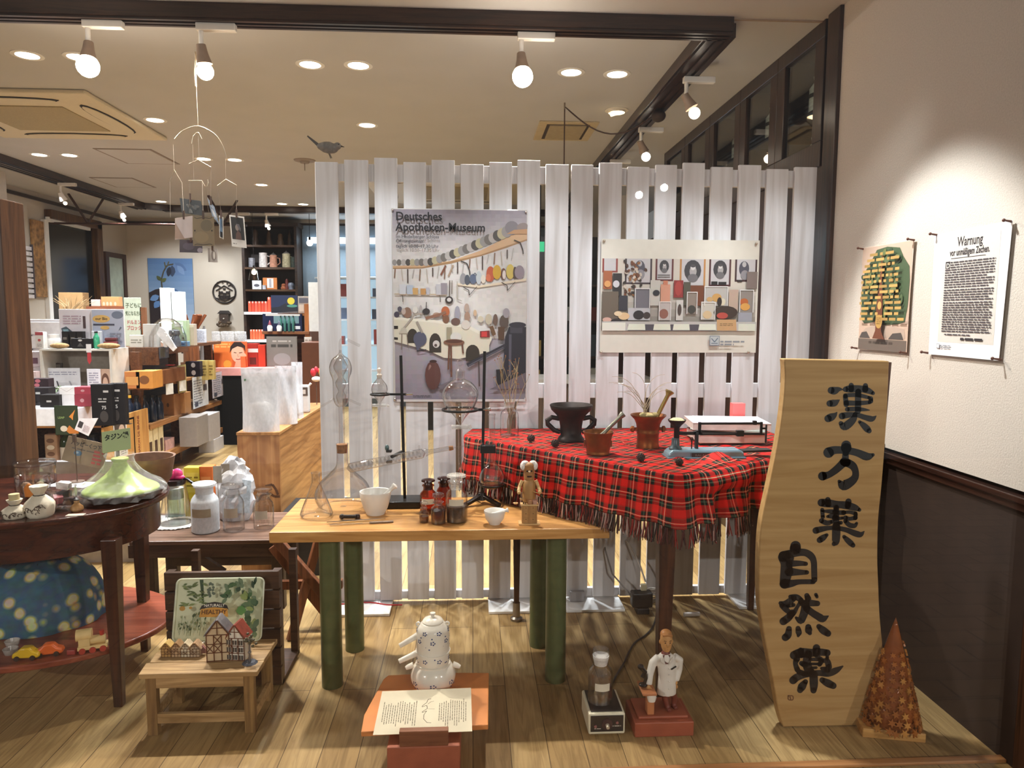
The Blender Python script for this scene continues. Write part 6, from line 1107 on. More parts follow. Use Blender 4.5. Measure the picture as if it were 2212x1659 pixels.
p=onb(366,1142);s=mpp(3.72);t=T('lidded_flask','conical clear flask with a black lid and a pink bow, on the bench','flask',(p.x,p.y+.09,ZBN+.006))
MB().lathe(shell(px([(0,0),(33,0),(36,4),(34,14),(23,74),(21.5,84),(22,88)],s),.003),36).build('body',GL,t);MB().lathe(px([(0,84),(20,84),(22.5,88),(22.5,95),(0,97)],s),32).build('lid',mat('1f1a18',.3),t);MB().tube([(20*s,0,96*s),(30*s,-.02,97*s),(50*s,-.05,88*s)],3*s,8).build('handle',BLK,t)
rb=MB()
for k,(a,b)in enumerate((((0,98),(-20,102)),((0,98),(16,118)),((2,98),(-6,116)),((0,98),(20,104)))):rb.ball(((a[0]+b[0])/2*s,-.01,(a[1]+b[1])/2*s),abs(b[0]-a[0])*.6*s+.004,.014,abs(b[1]-a[1])*.5*s+.006,10,6)
rb.build('ribbon_bow',mat('e8417f',.35,var=.25,scale=40),t)
dl_=MB();n=72
dl_.v=[Vector((0,0,.004))]+[Vector(((.118+.010*abs(math.sin(i*PI/6))+.006*math.sin(i*1.7))*math.cos(2*PI*i/n),(.112+.010*abs(math.sin(i*PI/6)))*math.sin(2*PI*i/n),.004+.004*(i%2)))for i in range(n)]+[Vector((.06*math.cos(2*PI*i/n),.06*math.sin(2*PI*i/n),.005))for i in range(n)]
dl_.f=[[0,1+n+i,1+n+(i+1)%n]for i in range(n)]+[[1+n+i,1+i,1+(i+1)%n,1+n+(i+1)%n]for i in range(n)];dl_.m=[0]*len(dl_.f);dl_.c=[None]*len(dl_.f)
o=dl_.build('lace_doily',mat('efe9df',.8,var=.15,scale=150,bump=.4),loc=(p.x,p.y+.085,ZBN),recalc=False);md=o.modifiers.new('th','SOLIDIFY');md.thickness=.0015;tag(o,'white lace doily under the conical flask with the pink bow','doily')
reagent('frosted_bottle','milky frosted wide bottle with a beige label, on the bench',441,1150,ZBN,mpp(3.65),28,80,18,20,film('eceef0',.66,.45),film('eeeeea',.6,.4),None,None,(36,54,.75),mat('b0a58c',.7),stop_h=6,lip=1.2)
reagent('clear_bottle','clear bottle with a fluted glass stopper and white label, right of the frosted one',503,1147,ZBN,mpp(3.65),22,72,15,10,GL,GLE,'stoppered clear bottles on the bench',None,(32,52,.7),stop_h=22,lip=1.4)
reagent('clear_bottle','small clear stoppered bottle with two white labels, rightmost on the bench',568,1142,ZBN,mpp(3.65),21.5,62,14,12,GL,GLE,'stoppered clear bottles on the bench',None,(24,42,.65),stop_h=16,lip=1.25)
B2=[('glass_canister','clear canister with cotton under its lid, behind the frosted bottle',411,1090,18,92,GL),('glass_beaker','pale green glass beaker behind the frosted bottle',406,1098,20,64,glass('e6f2ec',.5,.1))]
for nm,lb,x,y,hw,h,m in B2:
 p=onb(x,y);p.y=min(p.y,3.88);s=mpp(p.y);t=T(nm,lb,'jar',(p.x,p.y,ZBN));MB().lathe(shell(px([(0,0),(hw*.85,0),(hw*.88,h*.9),(hw*1.1,h)],s),.0025),28).build('body',m,t);MB().lathe(px([(0,h*.62),(hw*.8,h*.62),(hw*.8,h*.97),(0,h)],s),20).build('cotton_filling' if 'canister' in nm else 'liner',mat('eeeeec',.9,bump=.3),t)
def gbox(name,label,cat,x0,y0,x1,y1,Y=None,z=None,dep=.1,col='cccccc',draw=None,grp=None,rz=0,bev=.002,zmin=None,part='box',rough=.5,front=None):
 """carton, board or sheet whose front covers the given rectangle of the photo at depth Y (or resting at height z)"""
 if Y is None:Y=at((x0+x1)/2,y1,Z=z).y
 a,b=at(x0,y1,Y=Y),at(x1,y0,Y=Y);zb=z if z is not None else(a.z if zmin is None else zmin);w,h=b.x-a.x,b.z-zb
 t=T(name,label,cat,((a.x+b.x)/2,Y,zb),rz,grp);MB().box(-w/2,0,0,w/2,dep,h).build(part,mat(col,rough,var=.06,spec=.12 if max(lin(col)[:3])<.06 else .4),t,smooth=0,bevel=bev)
 if draw:pc=Pic((-w/2,-.0006,0),(1,0,0),(0,0,1),.0004);draw(pc,w,h);pc.build('print',t)
 return t
gbox('carton','yellow carton standing behind the bottles on the bench','box',399,1010,432,1076,Y=3.86,z=ZBN,dep=.06,col='d9c43a',draw=lambda pc,w,h:pc.rect(.1*w,.5*h,.9*w,.9*h,'e8d65a').words(.15*w,.6*h,.85*w,.85*h,3,'8a7a20',.4));gbox('carton','orange carton beside the yellow one on the bench','box',432,1008,458,1076,Y=3.86,z=ZBN,dep=.06,col='c9682c',draw=lambda pc,w,h:pc.rect(.15*w,.4*h,.85*w,.8*h,'d98a4a'))
t=T('plastic_bag','crumpled white plastic bag behind the clear bottles on the bench','bag',(-1.27,3.80,ZBN));m=MB().ball((0,0,.14),.10,.05,.20,22,16);R=random.Random(6)
for i,v in enumerate(m.v):m.v[i]=v+Vector((R.uniform(-.012,.012),R.uniform(-.012,.012),R.uniform(-.012,.012)))*(1 if v.z>.0 else .2);m.v[i].z=max(0,m.v[i].z)
m.build('bag_body',mat('e6e6ea',.35,var=.15,scale=30),t,smooth=0);m=MB().prism([(-.06,.05),(.05,.05),(.06,.22),(-.05,.24)],(.04,-.06,0),(1,0,0),(0,.1,1),(0,.003,0));m.build('blue_print',mat('c9d4de',.4,var=.3,scale=60),t,smooth=0)
for i,(x,y,c)in enumerate(((470,1030,'b7ac9c'),(487,1024,'a3998c'))):
 t=T('tag_card',('taller paper name card on a stick among the bench bottles','second paper name card on a stick behind the first one')[i],'card',tuple(onb(x,1100)));t.location.y=3.72+.05*i;t.location.x=at(x,1030,Y=t.location.y).x;MB().cyl((0,0,0),(0,0,.24),.002,n=6).build('stick',mat('8a7a68'),t);MB().box(-.022,-.001,.22,.022,.001,.31).build('card',mat(c,.6),t,smooth=0)
tag(MB().box(-.14,-.05,0,.14,.05,.003).build('paper_sheet',mat('e9e9ec',.6),loc=(-1.62,3.84,ZBN),rz=.05,smooth=0),'white paper sheet lying at the back left of the bench','paper')
ZT2=.236;t=T('wooden_stool','small pale wooden stool holding the model houses','stool',(-.97,2.585,0));LWD=wood('8a6a42','c2a070','x',.5);
for k in range(3):MB().prism([(-.205-.0*k,-.13+.087*k),(.205,-.13+.087*k),(.207,-.047+.087*k),(-.215,-.047+.087*k)],(0,0,ZT2-.018),(1,0,0),(0,1,0),(0,0,.018)).build('seat_board',LWD,t,smooth=0,bevel=.002)
for x in(-.17,.17):
 for y in(-.105,.105):MB().box(x-.018,y-.015,0,x+.018,y+.015,ZT2-.018).build('leg',wood('6d5030','9a7848','z',.5),t,smooth=0,bevel=.002)
MB().box(-.17,-.118,ZT2-.06,.17,-.104,ZT2-.018).box(-.17,.104,ZT2-.06,.17,.118,ZT2-.018).build('apron',LWD,t,smooth=0);MB().box(-.17,-.118,.045,.17,-.104,.08).build('stretcher',LWD,t,smooth=0)
for x in(-.185,.173):MB().box(x,-.1,.045,x+.014,.1,.08).build('stretcher',LWD,t,smooth=0)
t=T('slatted_crate','dark slatted wooden crate standing behind the stool with the tray','crate',(-.99,2.80,0));SC=wood('2b1a10','4b3120','x',.5)
for k in range(6):MB().box(-.225,-.02,.01+.08*k,.22,.0,.083+.08*k).build('slat',SC,t,smooth=0,bevel=.002)
for x in(-.225,.19):MB().box(x,0,0,x+.03,.03,.48).box(x,.25,0,x+.03,.28,.48).build('post',SC,t,smooth=0)
MB().box(-.225,.0,.0,.22,.28,.02).build('bottom_board',SC,t,smooth=0)
t=T('tin_tray','cream tray printed with green leaves and the words Naturally Healthy, leaning on the crate','tray',(-.99,2.70,ZT2+.0));ux,uy=Vector((1,0,0)),Vector((0,.30,1)).normalized();W_,H_=.335,.235
def rr(w,h,r,x=0,y=0):return[(x+(w-r if i in(0,3)else r)+r*math.cos(a),y+(h-r if i in(0,1)else r)+r*math.sin(a))for i in range(4)for a in[PI/2*i+PI/2*k/5 for k in range(6)]]
def rrect(w,h,r):
 out=[]
 for cx,cy,a0 in((w-r,h-r,0),(r,h-r,PI/2),(r,r,PI),(w-r,r,3*PI/2)):out+=[(cx+r*math.cos(a0+PI/2*k/5),cy+r*math.sin(a0+PI/2*k/5))for k in range(6)]
 return out
MB().prism(rrect(W_,H_,.02),(-W_/2,0,.001),ux,uy,uy.cross(ux)*-.004*-1 if 0 else ux.cross(uy)*-.006).build('tray_body',mat('cdd0ae',.3,var=.03),t,smooth=0)
MB().tube([Vector((-W_/2,0,.001))+ux*a+uy*b+ux.cross(uy)*.002 for a,b in rrect(W_,H_,.02)],.004,6,closed=True).build('rim',mat('d8dcc0',.25),t)
pc=Pic(Vector((-W_/2,0,.001)),ux,uy);R=random.Random(12)
def leafp(x,y,l,w,a,c):pc.poly([(x+l*f*math.cos(a)-w*g*math.sin(a),y+l*f*math.sin(a)+w*g*math.cos(a))for f,g in((0,0),(.25,.8),(.55,1),(.85,.5),(1,0),(.85,-.5),(.55,-1),(.25,-.8))],c)
pc.poly([(.085,.233),(.10,.233),(.108,.14),(.1,.15)],'2f4a2c')
for k in range(30):leafp(R.uniform(.01,.10),R.uniform(.13,.22),R.uniform(.015,.035),.004,R.uniform(-.6,.6),R.choice(('5d6f3e','7a8a52','4a5c34')))
for k in range(34):x=R.uniform(.01,.13);y=R.uniform(.04,.11);pc.line([(x,y-.02),(x+.004,y+.012)],.0012,'6a7a50');leafp(x,y,.012,.003,R.uniform(.3,2.6),R.choice(('55683f','8a9468','3f5230')))
for k in range(16):leafp(.14+R.uniform(-.012,.012),R.uniform(.17,.23),.013,.005,R.uniform(0,6),'5d6a58')
for k in range(26):leafp(R.uniform(.19,.31),R.uniform(.16,.225),R.uniform(.018,.035),R.uniform(.006,.010),R.uniform(0,6),R.choice(('3a5a38','4d6b40','6b8060','2c4630')))
for k in range(22):leafp(R.uniform(.27,.32),R.uniform(.03,.16),R.uniform(.02,.04),R.uniform(.007,.014),R.uniform(0,6),R.choice(('35553a','486648','5c7650','8a9a58')))
leafp(.245,.115,.04,.018,.1,'4f8040');pc.ell(.043,.128,.011,.009,'b98a3a').ell(.074,.13,.006,.005,'b98a3a')
cx,cy=.163,.125;pc.poly([(cx-.055,cy-.004),(cx-.048,cy+.012),(cx-.025,cy+.022),(cx,cy+.026),(cx+.025,cy+.022),(cx+.048,cy+.012),(cx+.055,cy-.004),(cx+.03,cy+.004),(cx,cy+.006),(cx-.03,cy+.004)],'231d1c').poly([(cx-.055,cy-.03),(cx+.055,cy-.03),(cx+.05,cy),(cx,cy+.006),(cx-.05,cy)],'c9913c').text('NATURALLY',cx,cy+.008,.0145,'e9e2d0',.0003,'CENTER',.95).text('HEALTHY',cx,cy-.019,.022,'5a3414',.0006,'CENTER',1.0);pc.build('print',t,.3)
def house(name,label,loc,rz,w,dp,h,roof_h,wall,beam,roof,seed,panes=True,grp=None):
 t=T(name,label,'model house',loc,rz,grp);R=random.Random(seed);MB().prism([(-w/2,0),(w/2,0),(w/2,h),(0,h+roof_h),(-w/2,h)],(0,-dp/2,0),(1,0,0),(0,0,1),(0,dp,0)).build('walls',mat(wall,.6),t,smooth=0)
 r=MB()
 for k in(-1,1):d_=Vector((k*(w/2+.004),0,h-.004*roof_h/w));a=Vector((0,0,h+roof_h));n_=Vector((k*roof_h,0,w/2)).normalized();r.prism([(0,0),(1,0),(1,1),(0,1)],a+Vector((0,-dp/2-.003,.0)),d_-a,(0,dp+.006,0),n_*.004)
 r.build('roof',mat(roof,.6,var=.25,scale=60),t,smooth=0)
 pc=Pic((-w/2,-dp/2-.0004,0),(1,0,0),(0,0,1),.0002);b=max(.0018,w*.045)
 for y in(h*.02,h*.33,h*.66,h):pc.line([(0,y),(w,y)],b,beam)
 for x in(b/2,w*.33,w*.66,w-b/2):pc.line([(x,0),(x,h)],b,beam)
 for k in range(4):x=w*R.choice((0,.33,.66));y=h*R.choice((.33,.66));pc.line([(x,y),(x+w*.33,y+h*.33)],b*.8,beam).line([(x+w*.33,y),(x,y+h*.33)],b*.8,beam)
 pc.line([(0,h),(w/2,h+roof_h)],b,beam).line([(w,h),(w/2,h+roof_h)],b,beam).line([(w*.25,h+roof_h*.5),(w*.75,h+roof_h*.5)],b,beam).line([(w/2,h),(w/2,h+roof_h*.9)],b,beam)
 if panes:
  for x in(.06,.39,.72):
   for y in(.08,.42,.74):pc.rect(w*x+b*.3,h*y,w*(x+.22),h*(y+.2),'3f3a38').line([(w*(x+.11),h*y),(w*(x+.11),h*(y+.2))],b*.4,'e6dcc8')
 pc.build('timber_framing',t);return t
def onst(x,y):return at(x,y,Z=ZT2)
p=onst(469,1430);house('timbered_house','taller half-timbered model house with a grey roof, on the stool',(p.x,p.y+.035,ZT2),.1,.082,.06,.10,.055,'c9b08c','5a2f1a','5f5a5a',1,False,'larger model houses');p=onst(510,1429);t=house('timbered_house','white half-timbered model house with a red roof, on the stool',(p.x,p.y+.034,ZT2),-.12,.07,.055,.085,.05,'e6dccb','6a3a24','8c3b2a',2,True,'larger model houses')
for i,x in enumerate((358,380,400,420)):p=onst(x,1421);house('row_house',('leftmost tiny timbered house of the small row on the stool','second tiny timbered house of the small row on the stool','third tiny house of the small row, pale and plain','fourth tiny house of the small row, next to the glass ball')[i],(p.x,p.y+.02,ZT2),0,.036,.03,.032,.022,('b98f54','c2a07a','cfc2a8','b9a58c')[i],'5a3a22',('c2a05c','8d6a44','b9a888','9a7a58')[i],i+5,False,'row of tiny houses')
p=onst(434,1420);t=T('glass_ball','little clear glass ball ornament beside the tall model house','ornament',(p.x,p.y+.02,ZT2));MB().ball((0,0,.027),.026).build('globe',GL,t);MB().prism([(-.012,0),(.012,0),(.012,.016),(0,.03),(-.012,.016)],(0,-.006,.008),(1,0,0),(0,0,1),(0,.012,0)).build('tiny_house',mat('7d4a48',.6),t,smooth=0)
p=onst(537,1436);t=T('miniature_lamp_post','miniature lamp post wound with leaves in front of the red-roofed model house','ornament',(p.x,p.y+.015,ZT2));MB().cyl((0,0,0),(0,0,.006),.028,.02,12).build('base',mat('4f5560',.5),t,smooth=0);MB().cyl((0,0,.006),(0,0,.085),.004,.003,10).ball((0,0,.04),.006).build('post',mat('7a7470',.4,.4),t);m=MB();R=random.Random(4)
for k in range(22):m.ball((R.gauss(0,.010),R.gauss(0,.008),.088+R.gauss(0,.012)),.006,.005,.005,7,4)
m.build('leaves',mat('4f4a34',.7,var=.4,scale=90),t)
t=T('wooden_chest','long knotty pine chest behind the bench with white pouches on top','chest',(-1.215,4.05,0));PINE=wood('8a5c30','b98750','y',.5,.5,.4,.3);PINEZ=wood('8a5c34','b58452','z',.5,.5,.4,.35)
MB().box(-.117,0,0,.117,.02,.815).build('front_board',PINEZ,t,smooth=0,bevel=.002);MB().box(.095,.02,0,.117,1.35,.815).build('side_board',PINE,t,smooth=0,bevel=.002);MB().box(-.117,.02,0,-.095,1.35,.815).build('side_board',PINE,t,smooth=0);MB().box(-.12,-.003,.815,.12,1.36,.832).build('top_board',PINE,t,smooth=0,bevel=.002)
m=MB();brush_v=[(560,985),(580,978),(600,992),(612,1010)]
pc=Pic((-.117,-.0008,0),(1,0,0),(0,0,1));
for pts in([(.10,.43),(.13,.47),(.17,.48),(.20,.46),(.23,.46)],[(.15,.52),(.19,.53),(.21,.50),(.22,.47)]):pc.line(pts,.014,'5a3a22')
pc.ell(.045,.56,.012,.016,'6a4526');pc.build('faded_stencil',t)
PCH=film('e6e6ea',.66,.3)
for i,(x0,y0,x1,y1,Y,lb)in enumerate(((524,795,601,926,4.10,'large white stand-up pouch on the front corner of the pine chest'),(597,790,640,912,4.38,'second white stand-up pouch behind the front one on the chest'),(632,782,653,895,4.62,'third white stand-up pouch farther back on the chest'))):
 a,b=at(x0,y1,Y=Y),at(x1,y0,Y=Y);zb=.832;w,h=b.x-a.x,b.z-zb;cx=max(-1.215+(.0),(a.x+b.x)/2);t=T('refill_pouch',lb,'pouch',((a.x+b.x)/2,Y,zb),group='white refill pouches');m=MB();nx,nz=12,14
 for sgn in(-1,1):
  for k in range(nz+1):
   for j in range(nx+1):u,v=j/nx,k/nz;dp=.05*(1-v)**.7*math.sin(PI*min(1,max(0,u)))**.5+.006*math.sin(u*9+v*7)*math.sin(PI*u)+.0008;m.v.append(Vector(((u-.5)*w*(1-.05*math.sin(PI*v)),sgn*dp,h*v)))
 o_=(nx+1)*(nz+1)
 for base,fl in((0,0),(o_,1)):
  for k in range(nz):
   for j in range(nx):a_=base+k*(nx+1)+j;f=[a_,a_+1,a_+nx+2,a_+nx+1];m.f.append(f[::-1]if fl else f);m.m.append(0);m.c.append(None)
 m.build('pouch_body',PCH,t,recalc=False);MB().box(-w*.48,-.004,h*.90,w*.48,.004,h*.93).build('zip_strip',mat('d8d8dc',.4),t,smooth=0)
 if i==0:MB().box(w*.22,-.007,h*.885,w*.27,-.004,h*.905).box(-w*.4,-.012,h*.80,-w*.27,-.006,h*.83).build('stamp',mat('4a7a50',.5),t,smooth=0)
 for k in range(2 if i==0 else 1):tag(MB().ball((0,0,h*.22),w*.26,.022,h*.24,14,8).build('paper_sachet',mat('b9b0a6',.7,var=.2),loc=((a.x+b.x)/2+(k-.4)*w*.22,Y,zb+.004)),('greyish sachet inside the front white pouch, left one','greyish sachet inside the front white pouch, right one')[k]if i==0 else('','greyish sachet inside the second white pouch','greyish sachet inside the third white pouch')[i],'sachet','sachets in the pouches')
t=gbox('tied_packet','clear packet with a brown label and white bow at the end of the pouch row','packet',637,832,666,890,Y=4.85,z=.832,dep=.05,col='c9c6c4',draw=lambda pc,w,h:pc.rect(.05*w,.62*h,.95*w,.92*h,'4a3a30').rect(.45*w,.68*h,.8*w,.84*h,'c9c0b8'),bev=.008)
MB().tube([(-.03,.02,.165),(0,.02,.185),(.04,.02,.175),(.06,.02,.20)],.008,8).build('bow',mat('f0ede8',.5),t)
#the shop behind
OAK=wood('7a4f2a','ab7844','y',.5,.6);OAKX=wood('8a5a30','b98550','x',.5,.6);DOAK=wood('4a2c18','6d4528','y',.5)
def W_(pc,w,h,c,*a):pc.words(a[0]*w,a[1]*h,a[2]*w,a[3]*h,a[4],c,.5,len(c))
t=T('display_shelving','long wooden shop shelving island with goods on three levels, behind the oval table','shelving',(-2.86,5.62,0))
for z,d in((.185,.06),(.50,.05),(.835,.03)):MB().box(-.55,.80,z-d+.02,.0,2.70,z+.02).build('shelf_board',OAK,t,smooth=0,bevel=.003)
MB().box(-.75,1.02,1.16,0,2.65,1.19).box(-.30,1.02,1.03,0,1.04,1.16).box(-.02,1.04,1.12,0,1.7,1.16).build('upper_board',DOAK,t,smooth=0);MB().box(-.62,.90,0,-.55,2.70,1.16).build('back_board',wood('2f1d12','4d311e','y',.6),t,smooth=0)
for y in(.82,1.6,2.55):MB().box(-.16,y,.02,-.08,y+.05,1.16).build('upright',DOAK,t,smooth=0)
for y in(.6,2.5):MB().cyl((-.05,y,.03),(-.02,y,.03),.03,n=14).build('caster',BLK,t)
MB().box(-.83,.02,0,-.05,.46,.269).build('plinth',DOAK,t,smooth=0)
t=T('wine_crate','wooden wine crate on its side with a printed end panel and bottles inside','crate',(-3.70,5.62,.27));RED='7a3020';YEL=wood('a36f36','cf9c58','z',.5,.5)
MB().box(.03,0,0,.84,.5,.015).build('bottom_board',OAKX,t,smooth=0);MB().box(.03,0,.345,.84,.5,.36).build('top_board',OAKX,t,smooth=0);MB().box(.03,0,.015,.05,.5,.345).build('side_board',OAKX,t,smooth=0);MB().box(.03,.48,.015,.84,.5,.345).build('back_board',DOAK,t,smooth=0)
MB().box(.82,0,-.02,.84,.76,.40).build('end_panel',YEL,t,smooth=0,bevel=.002);pc=Pic((.8405,.62,.02),(0,0,1),(0,-1,0),.0004);pc.text('BARON DE BRANE',.01,.035,.055,RED,.001,sx=.72);pc.build('stencilled_name',t)
pc=Pic((.8415,.14,.06),(0,1,0),(0,0,1),.0006);pc.rect(0,0,.22,.30,'dcd6d2').rect(.02,.17,.2,.29,'4a3f3a').ell(.13,.22,.05,.05,'c9b0a0').rect(.02,.02,.08,.13,'3a3430').words(.1,.02,.2,.15,7,'8a8480',.4);pc.build('pinned_leaflet',t)
MB().box(-.03,-.02,.362,.66,.30,.50).build('white_riser',mat('e9e7ea',.5),t,smooth=0,bevel=.004)
gp=t
t=T('white_crate','whitewashed open crate standing on the white riser','crate',(-3.62,6.15,.775));WW=mat('cfc8bc',.6,var=.14,scale=9)
MB().box(0,0,0,.585,.30,.012).build('bottom_board',WW,t,smooth=0);MB().box(0,0,.41,.585,.30,.425).build('top_board',WW,t,smooth=0);MB().box(0,0,.012,.02,.30,.41).build('side_board',WW,t,smooth=0);MB().box(.565,0,-.20,.585,.30,.41).build('side_board',WW,t,smooth=0);MB().box(.02,.28,.012,.565,.30,.41).build('back_board',mat('a59c90',.7,var=.1),t,smooth=0)
def face(pc,w,h):pc.rect(.05*w,.05*h,.95*w,.95*h,'e6e6e8');W_(pc,w,h,'8a8a90',.15,.2,.85,.8,5)
def item(name,label,cat,r,Y,col,dep=.08,draw=None,grp=None,z=None,**k):return gbox(name,label,cat,*r,Y=Y,z=z,dep=dep,col=col,draw=draw,grp=grp,**k)
ZR1,ZR2=.27+.502,1.202
def bottle(name,label,x,y0,y1,Y,z,hw,m,neck=.35,lblc=None,cap=None,grp=None,lq=None):
 a,b=at(x,y1,Y=Y),at(x,y0,Y=Y);h=b.z-z;r=hw*mpp(Y);t=T(name,label,'bottle',(a.x,Y+r,z),group=grp);MB().lathe([(0,0),(r*.95,0),(r,.01),(r,h*.62),(r*.8,h*.72),(r*neck,h*.8),(r*neck,h*.93),(0,h*.93)],22).build('body',m,t);MB().lathe([(0,h*.92),(r*neck*1.15,h*.92),(r*neck*1.15,h),(0,h)],16).build('cap',cap or BLK,t)
 if lblc:curved_label(MB(),r,h*.15,h*.5,.9).build('label',lblc,t,recalc=False)
 return t
bottle('olive_oil_bottle','dark green bottle with a white label inside the wine crate',138,925,990,5.74,.286,13,mat('2b3a1e',.15),.4,mat('d9d6d0',.6));bottle('navy_bottle','thick navy blue bottle inside the wine crate',195,940,990,5.74,.286,17,mat('151c2c',.2),.7)
t=gbox('rice_packet','clear packet of reddish tea bags inside the wine crate, left','packet',97,938,122,990,Y=5.72,z=.286,dep=.06,col='a3826a',draw=lambda pc,w,h:[pc.ell(w*.5,h*(.2+.2*k),w*.3,h*.07,('e0d2c2','6d4a36')[k%2])for k in range(4)],bev=.012)
t=gbox('teal_packet','teal packet standing at the left of the wine crate','packet',40,915,57,996,Y=5.60,dep=.08,z=.252,col='5a9a90',draw=lambda pc,w,h:pc.ell(w*.6,h*.3,w*.25,h*.08,'d9b05a').rect(0,h*.55,w,h*.6,'8abab0'))
MB().box(-.08,-.02,-.252,.08,.1,0).build('pedestal',DOAK,t,smooth=0)
item('leap_poster','dark green poster with an orange splash hanging from the white riser','poster',(120,876,167,940),5.585,'2f3a26',.004,lambda pc,w,h:pc.rect(.04*w,.03*h,.96*w,.97*h,'2c3822').text('LEAP',w*.14,h*.56,h*.1,'8aa060',.0006).poly([(w*.62,h*.62),(w*.9,h*.86),(w*.8,h*.64),(w*.78,h*.5),(w*.7,h*.58)],'d98a3a').poly([(w*.45,h*.16),(w*.62,h*.33),(w*.8,h*.2),(w,h*.16),(w,h*.05),(w*.6,h*.05)],'c97a34').ell(w*.38,h*.22,w*.15,h*.1,'d9cdb8'))
t=T('curled_leaflet','white product leaflet curling off the front of the wine crate','leaflet',tuple(at(186,943,Y=5.56)));P=[at(x,y,Y=5.54)-t.location for x,y in((161,928),(191,942),(212,903),(170,905))];MB().add(P+[v+Vector((0,.003,0))for v in P],[(0,1,2,3),(7,6,5,4),(0,4,5,1),(1,5,6,2),(2,6,7,3),(3,7,4,0)]).build('sheet',mat('e6e0e2',.5),t,smooth=0)
pc=Pic(P[0]+Vector((0,-.001,0)),P[1]-P[0],P[3]-P[0]);w,h=(P[1]-P[0]).length,(P[3]-P[0]).length;pc.rect(.1*w,.35*h,.4*w,.9*h,'3f3a3c').words(.5*w,.2*h,.9*w,.8*h,7,'b59aa4',.4);pc.build('print',t)
Q1=[('toner_box','white and teal carton at the left end of the white riser',(39,828,60,870),5.70,'d9e0dc',.07,lambda pc,w,h:pc.rect(0,0,w,h*.25,'5ab39a').ell(w*.5,h*.5,w*.2,h*.15,'8ad0b8')),('black_carton','lower black carton near the left of the white riser',(86,853,127,870),5.66,'24201f',.1,lambda pc,w,h:pc.rect(w*.35,h*.4,w*.6,h*.55,'b8b4b0')),('black_carton','upper black carton stacked left behind the lower one on the white riser',(66,838,104,868),5.78,'2a2426',.1,lambda pc,w,h:pc.rect(w*.3,h*.55,w*.55,h*.7,'c0bcb8')),('black_carton','dark pouch box with pink dots at the left of the white crate',(60,818,104,838),5.92,'3a2c30',.08,lambda pc,w,h:[pc.ell(w*x,h*y,w*.13,h*.2,'c06a74')for x,y in((.2,.6),(.45,.3),(.5,.75))]),('white_carton','lower white carton in the middle of the white riser',(128,853,160,870),5.70,'e4dedc',.1,None),('white_carton','upper white carton in the middle of the white riser',(128,836,160,853),5.70,'e9e4e2',.1,lambda pc,w,h:pc.line([(0,h),(w*.5,h*.4),(w,h)],.003,'c9c2c0')),('red_carton','lower dark red carton on the white riser',(161,852,197,869),5.70,'8a2c38',.1,lambda pc,w,h:pc.ell(w*.45,h*.5,w*.12,h*.16,'c08a8c')),('red_carton','upper dark red carton on the white riser',(161,836,196,852),5.70,'9a3442',.1,lambda pc,w,h:pc.ell(w*.5,h*.5,w*.12,h*.16,'c08a8c')),('coffee_pouch','left black stand-up pouch with white print at the end of the riser',(198,830,240,898),5.60,'1c191a',.05,lambda pc,w,h:pc.rect(w*.6,h*.8,w*.85,h*.85,'b0aaa6').words(w*.35,h*.55,w*.75,h*.68,2,'a39e9a',.5).text('75',w*.5,h*.4,h*.11,'c9c4c0',.0006).ell(w*.6,h*.22,w*.2,h*.14,'3a3432')),('coffee_pouch','right black stand-up pouch with white print at the end of the riser',(238,828,268,893),5.66,'1f1c1d',.06,lambda pc,w,h:pc.rect(w*.3,h*.8,w*.7,h*.85,'b0aaa6').words(w*.15,h*.55,w*.6,h*.68,2,'a39e9a',.5).text('75',w*.2,h*.4,h*.12,'c9c4c0',.0006).ell(w*.4,h*.22,w*.2,h*.14,'3a3432'))]
for nm,lb,r,Y,c,d,f in Q1:
 stacked='upper' in lb or 'pink dots' in lb;z_=at(r[0],r[3],Y=Y).z if stacked else ZR1
 if 'pouch' in nm:z_=.635
 t=item(nm,lb,'pouch' if 'pouch' in nm else 'box',r,Y,c,d,f,{'black_carton':'black cartons on the riser','white_carton':'white cartons on the riser','red_carton':'dark red cartons on the riser','coffee_pouch':'black coffee pouches'}.get(nm),z=z_,bev=.006 if 'pouch' in nm else .002)
 if 'pink' in lb or 'upper black' in lb:MB().box(-.06,.01,ZR1-z_,.06,d,0).build('lower_tier',mat('2a2426',.5),t,smooth=0)
 if 'pouch' in nm:MB().box(-.08,.012,-.003,.08,d,0).build('gusset',BLK,t,smooth=0)
p=at(122,832,Y=5.9);t=T('leafy_sprig','green leafy sprig on the white riser in front of the white card','plant',(p.x,5.95,ZR1));R=random.Random(2);m=MB();MB().lathe([(0,0),(.03,0),(.035,.03),(0,.03)],16).build('pot',mat('6a6a62',.6),t)
for k in range(24):c=Vector((R.gauss(0,.04),R.gauss(0,.03),R.uniform(.03,.13)));a=R.uniform(0,6);m.prism([(0,0),(.02,.014),(.045,0),(.02,-.014)],c,(math.cos(a),math.sin(a),.3),(-math.sin(a),math.cos(a),.4),(0,0,.001))
m.build('leaves',mat('5f7a3c',.5,var=.3),t,smooth=0)
item('white_card','wide white information card standing inside the white crate','card',(100,795,172,836),6.22,'e3e4ea',.01,lambda pc,w,h:pc.words(.1*w,.75*h,.9*w,.9*h,2,'9a9cb0',.4).poly([(.3*w,.55*h),(.34*w,.55*h),(.4*w,.3*h),(.36*w,.28*h)],'4a4850').poly([(.66*w,.55*h),(.71*w,.55*h),(.8*w,.3*h),(.76*w,.28*h)],'b0b2bc').words(.1*w,.08*h,.9*w,.25*h,3,'a8aabc',.4),z=.79)
item('small_picture','small dark picture frame at the back of the white crate','frame',(104,784,133,800),6.34,'4a403c',.02,lambda pc,w,h:pc.rect(.1*w,.15*h,.9*w,.85*h,'8a827c'),z=.98)
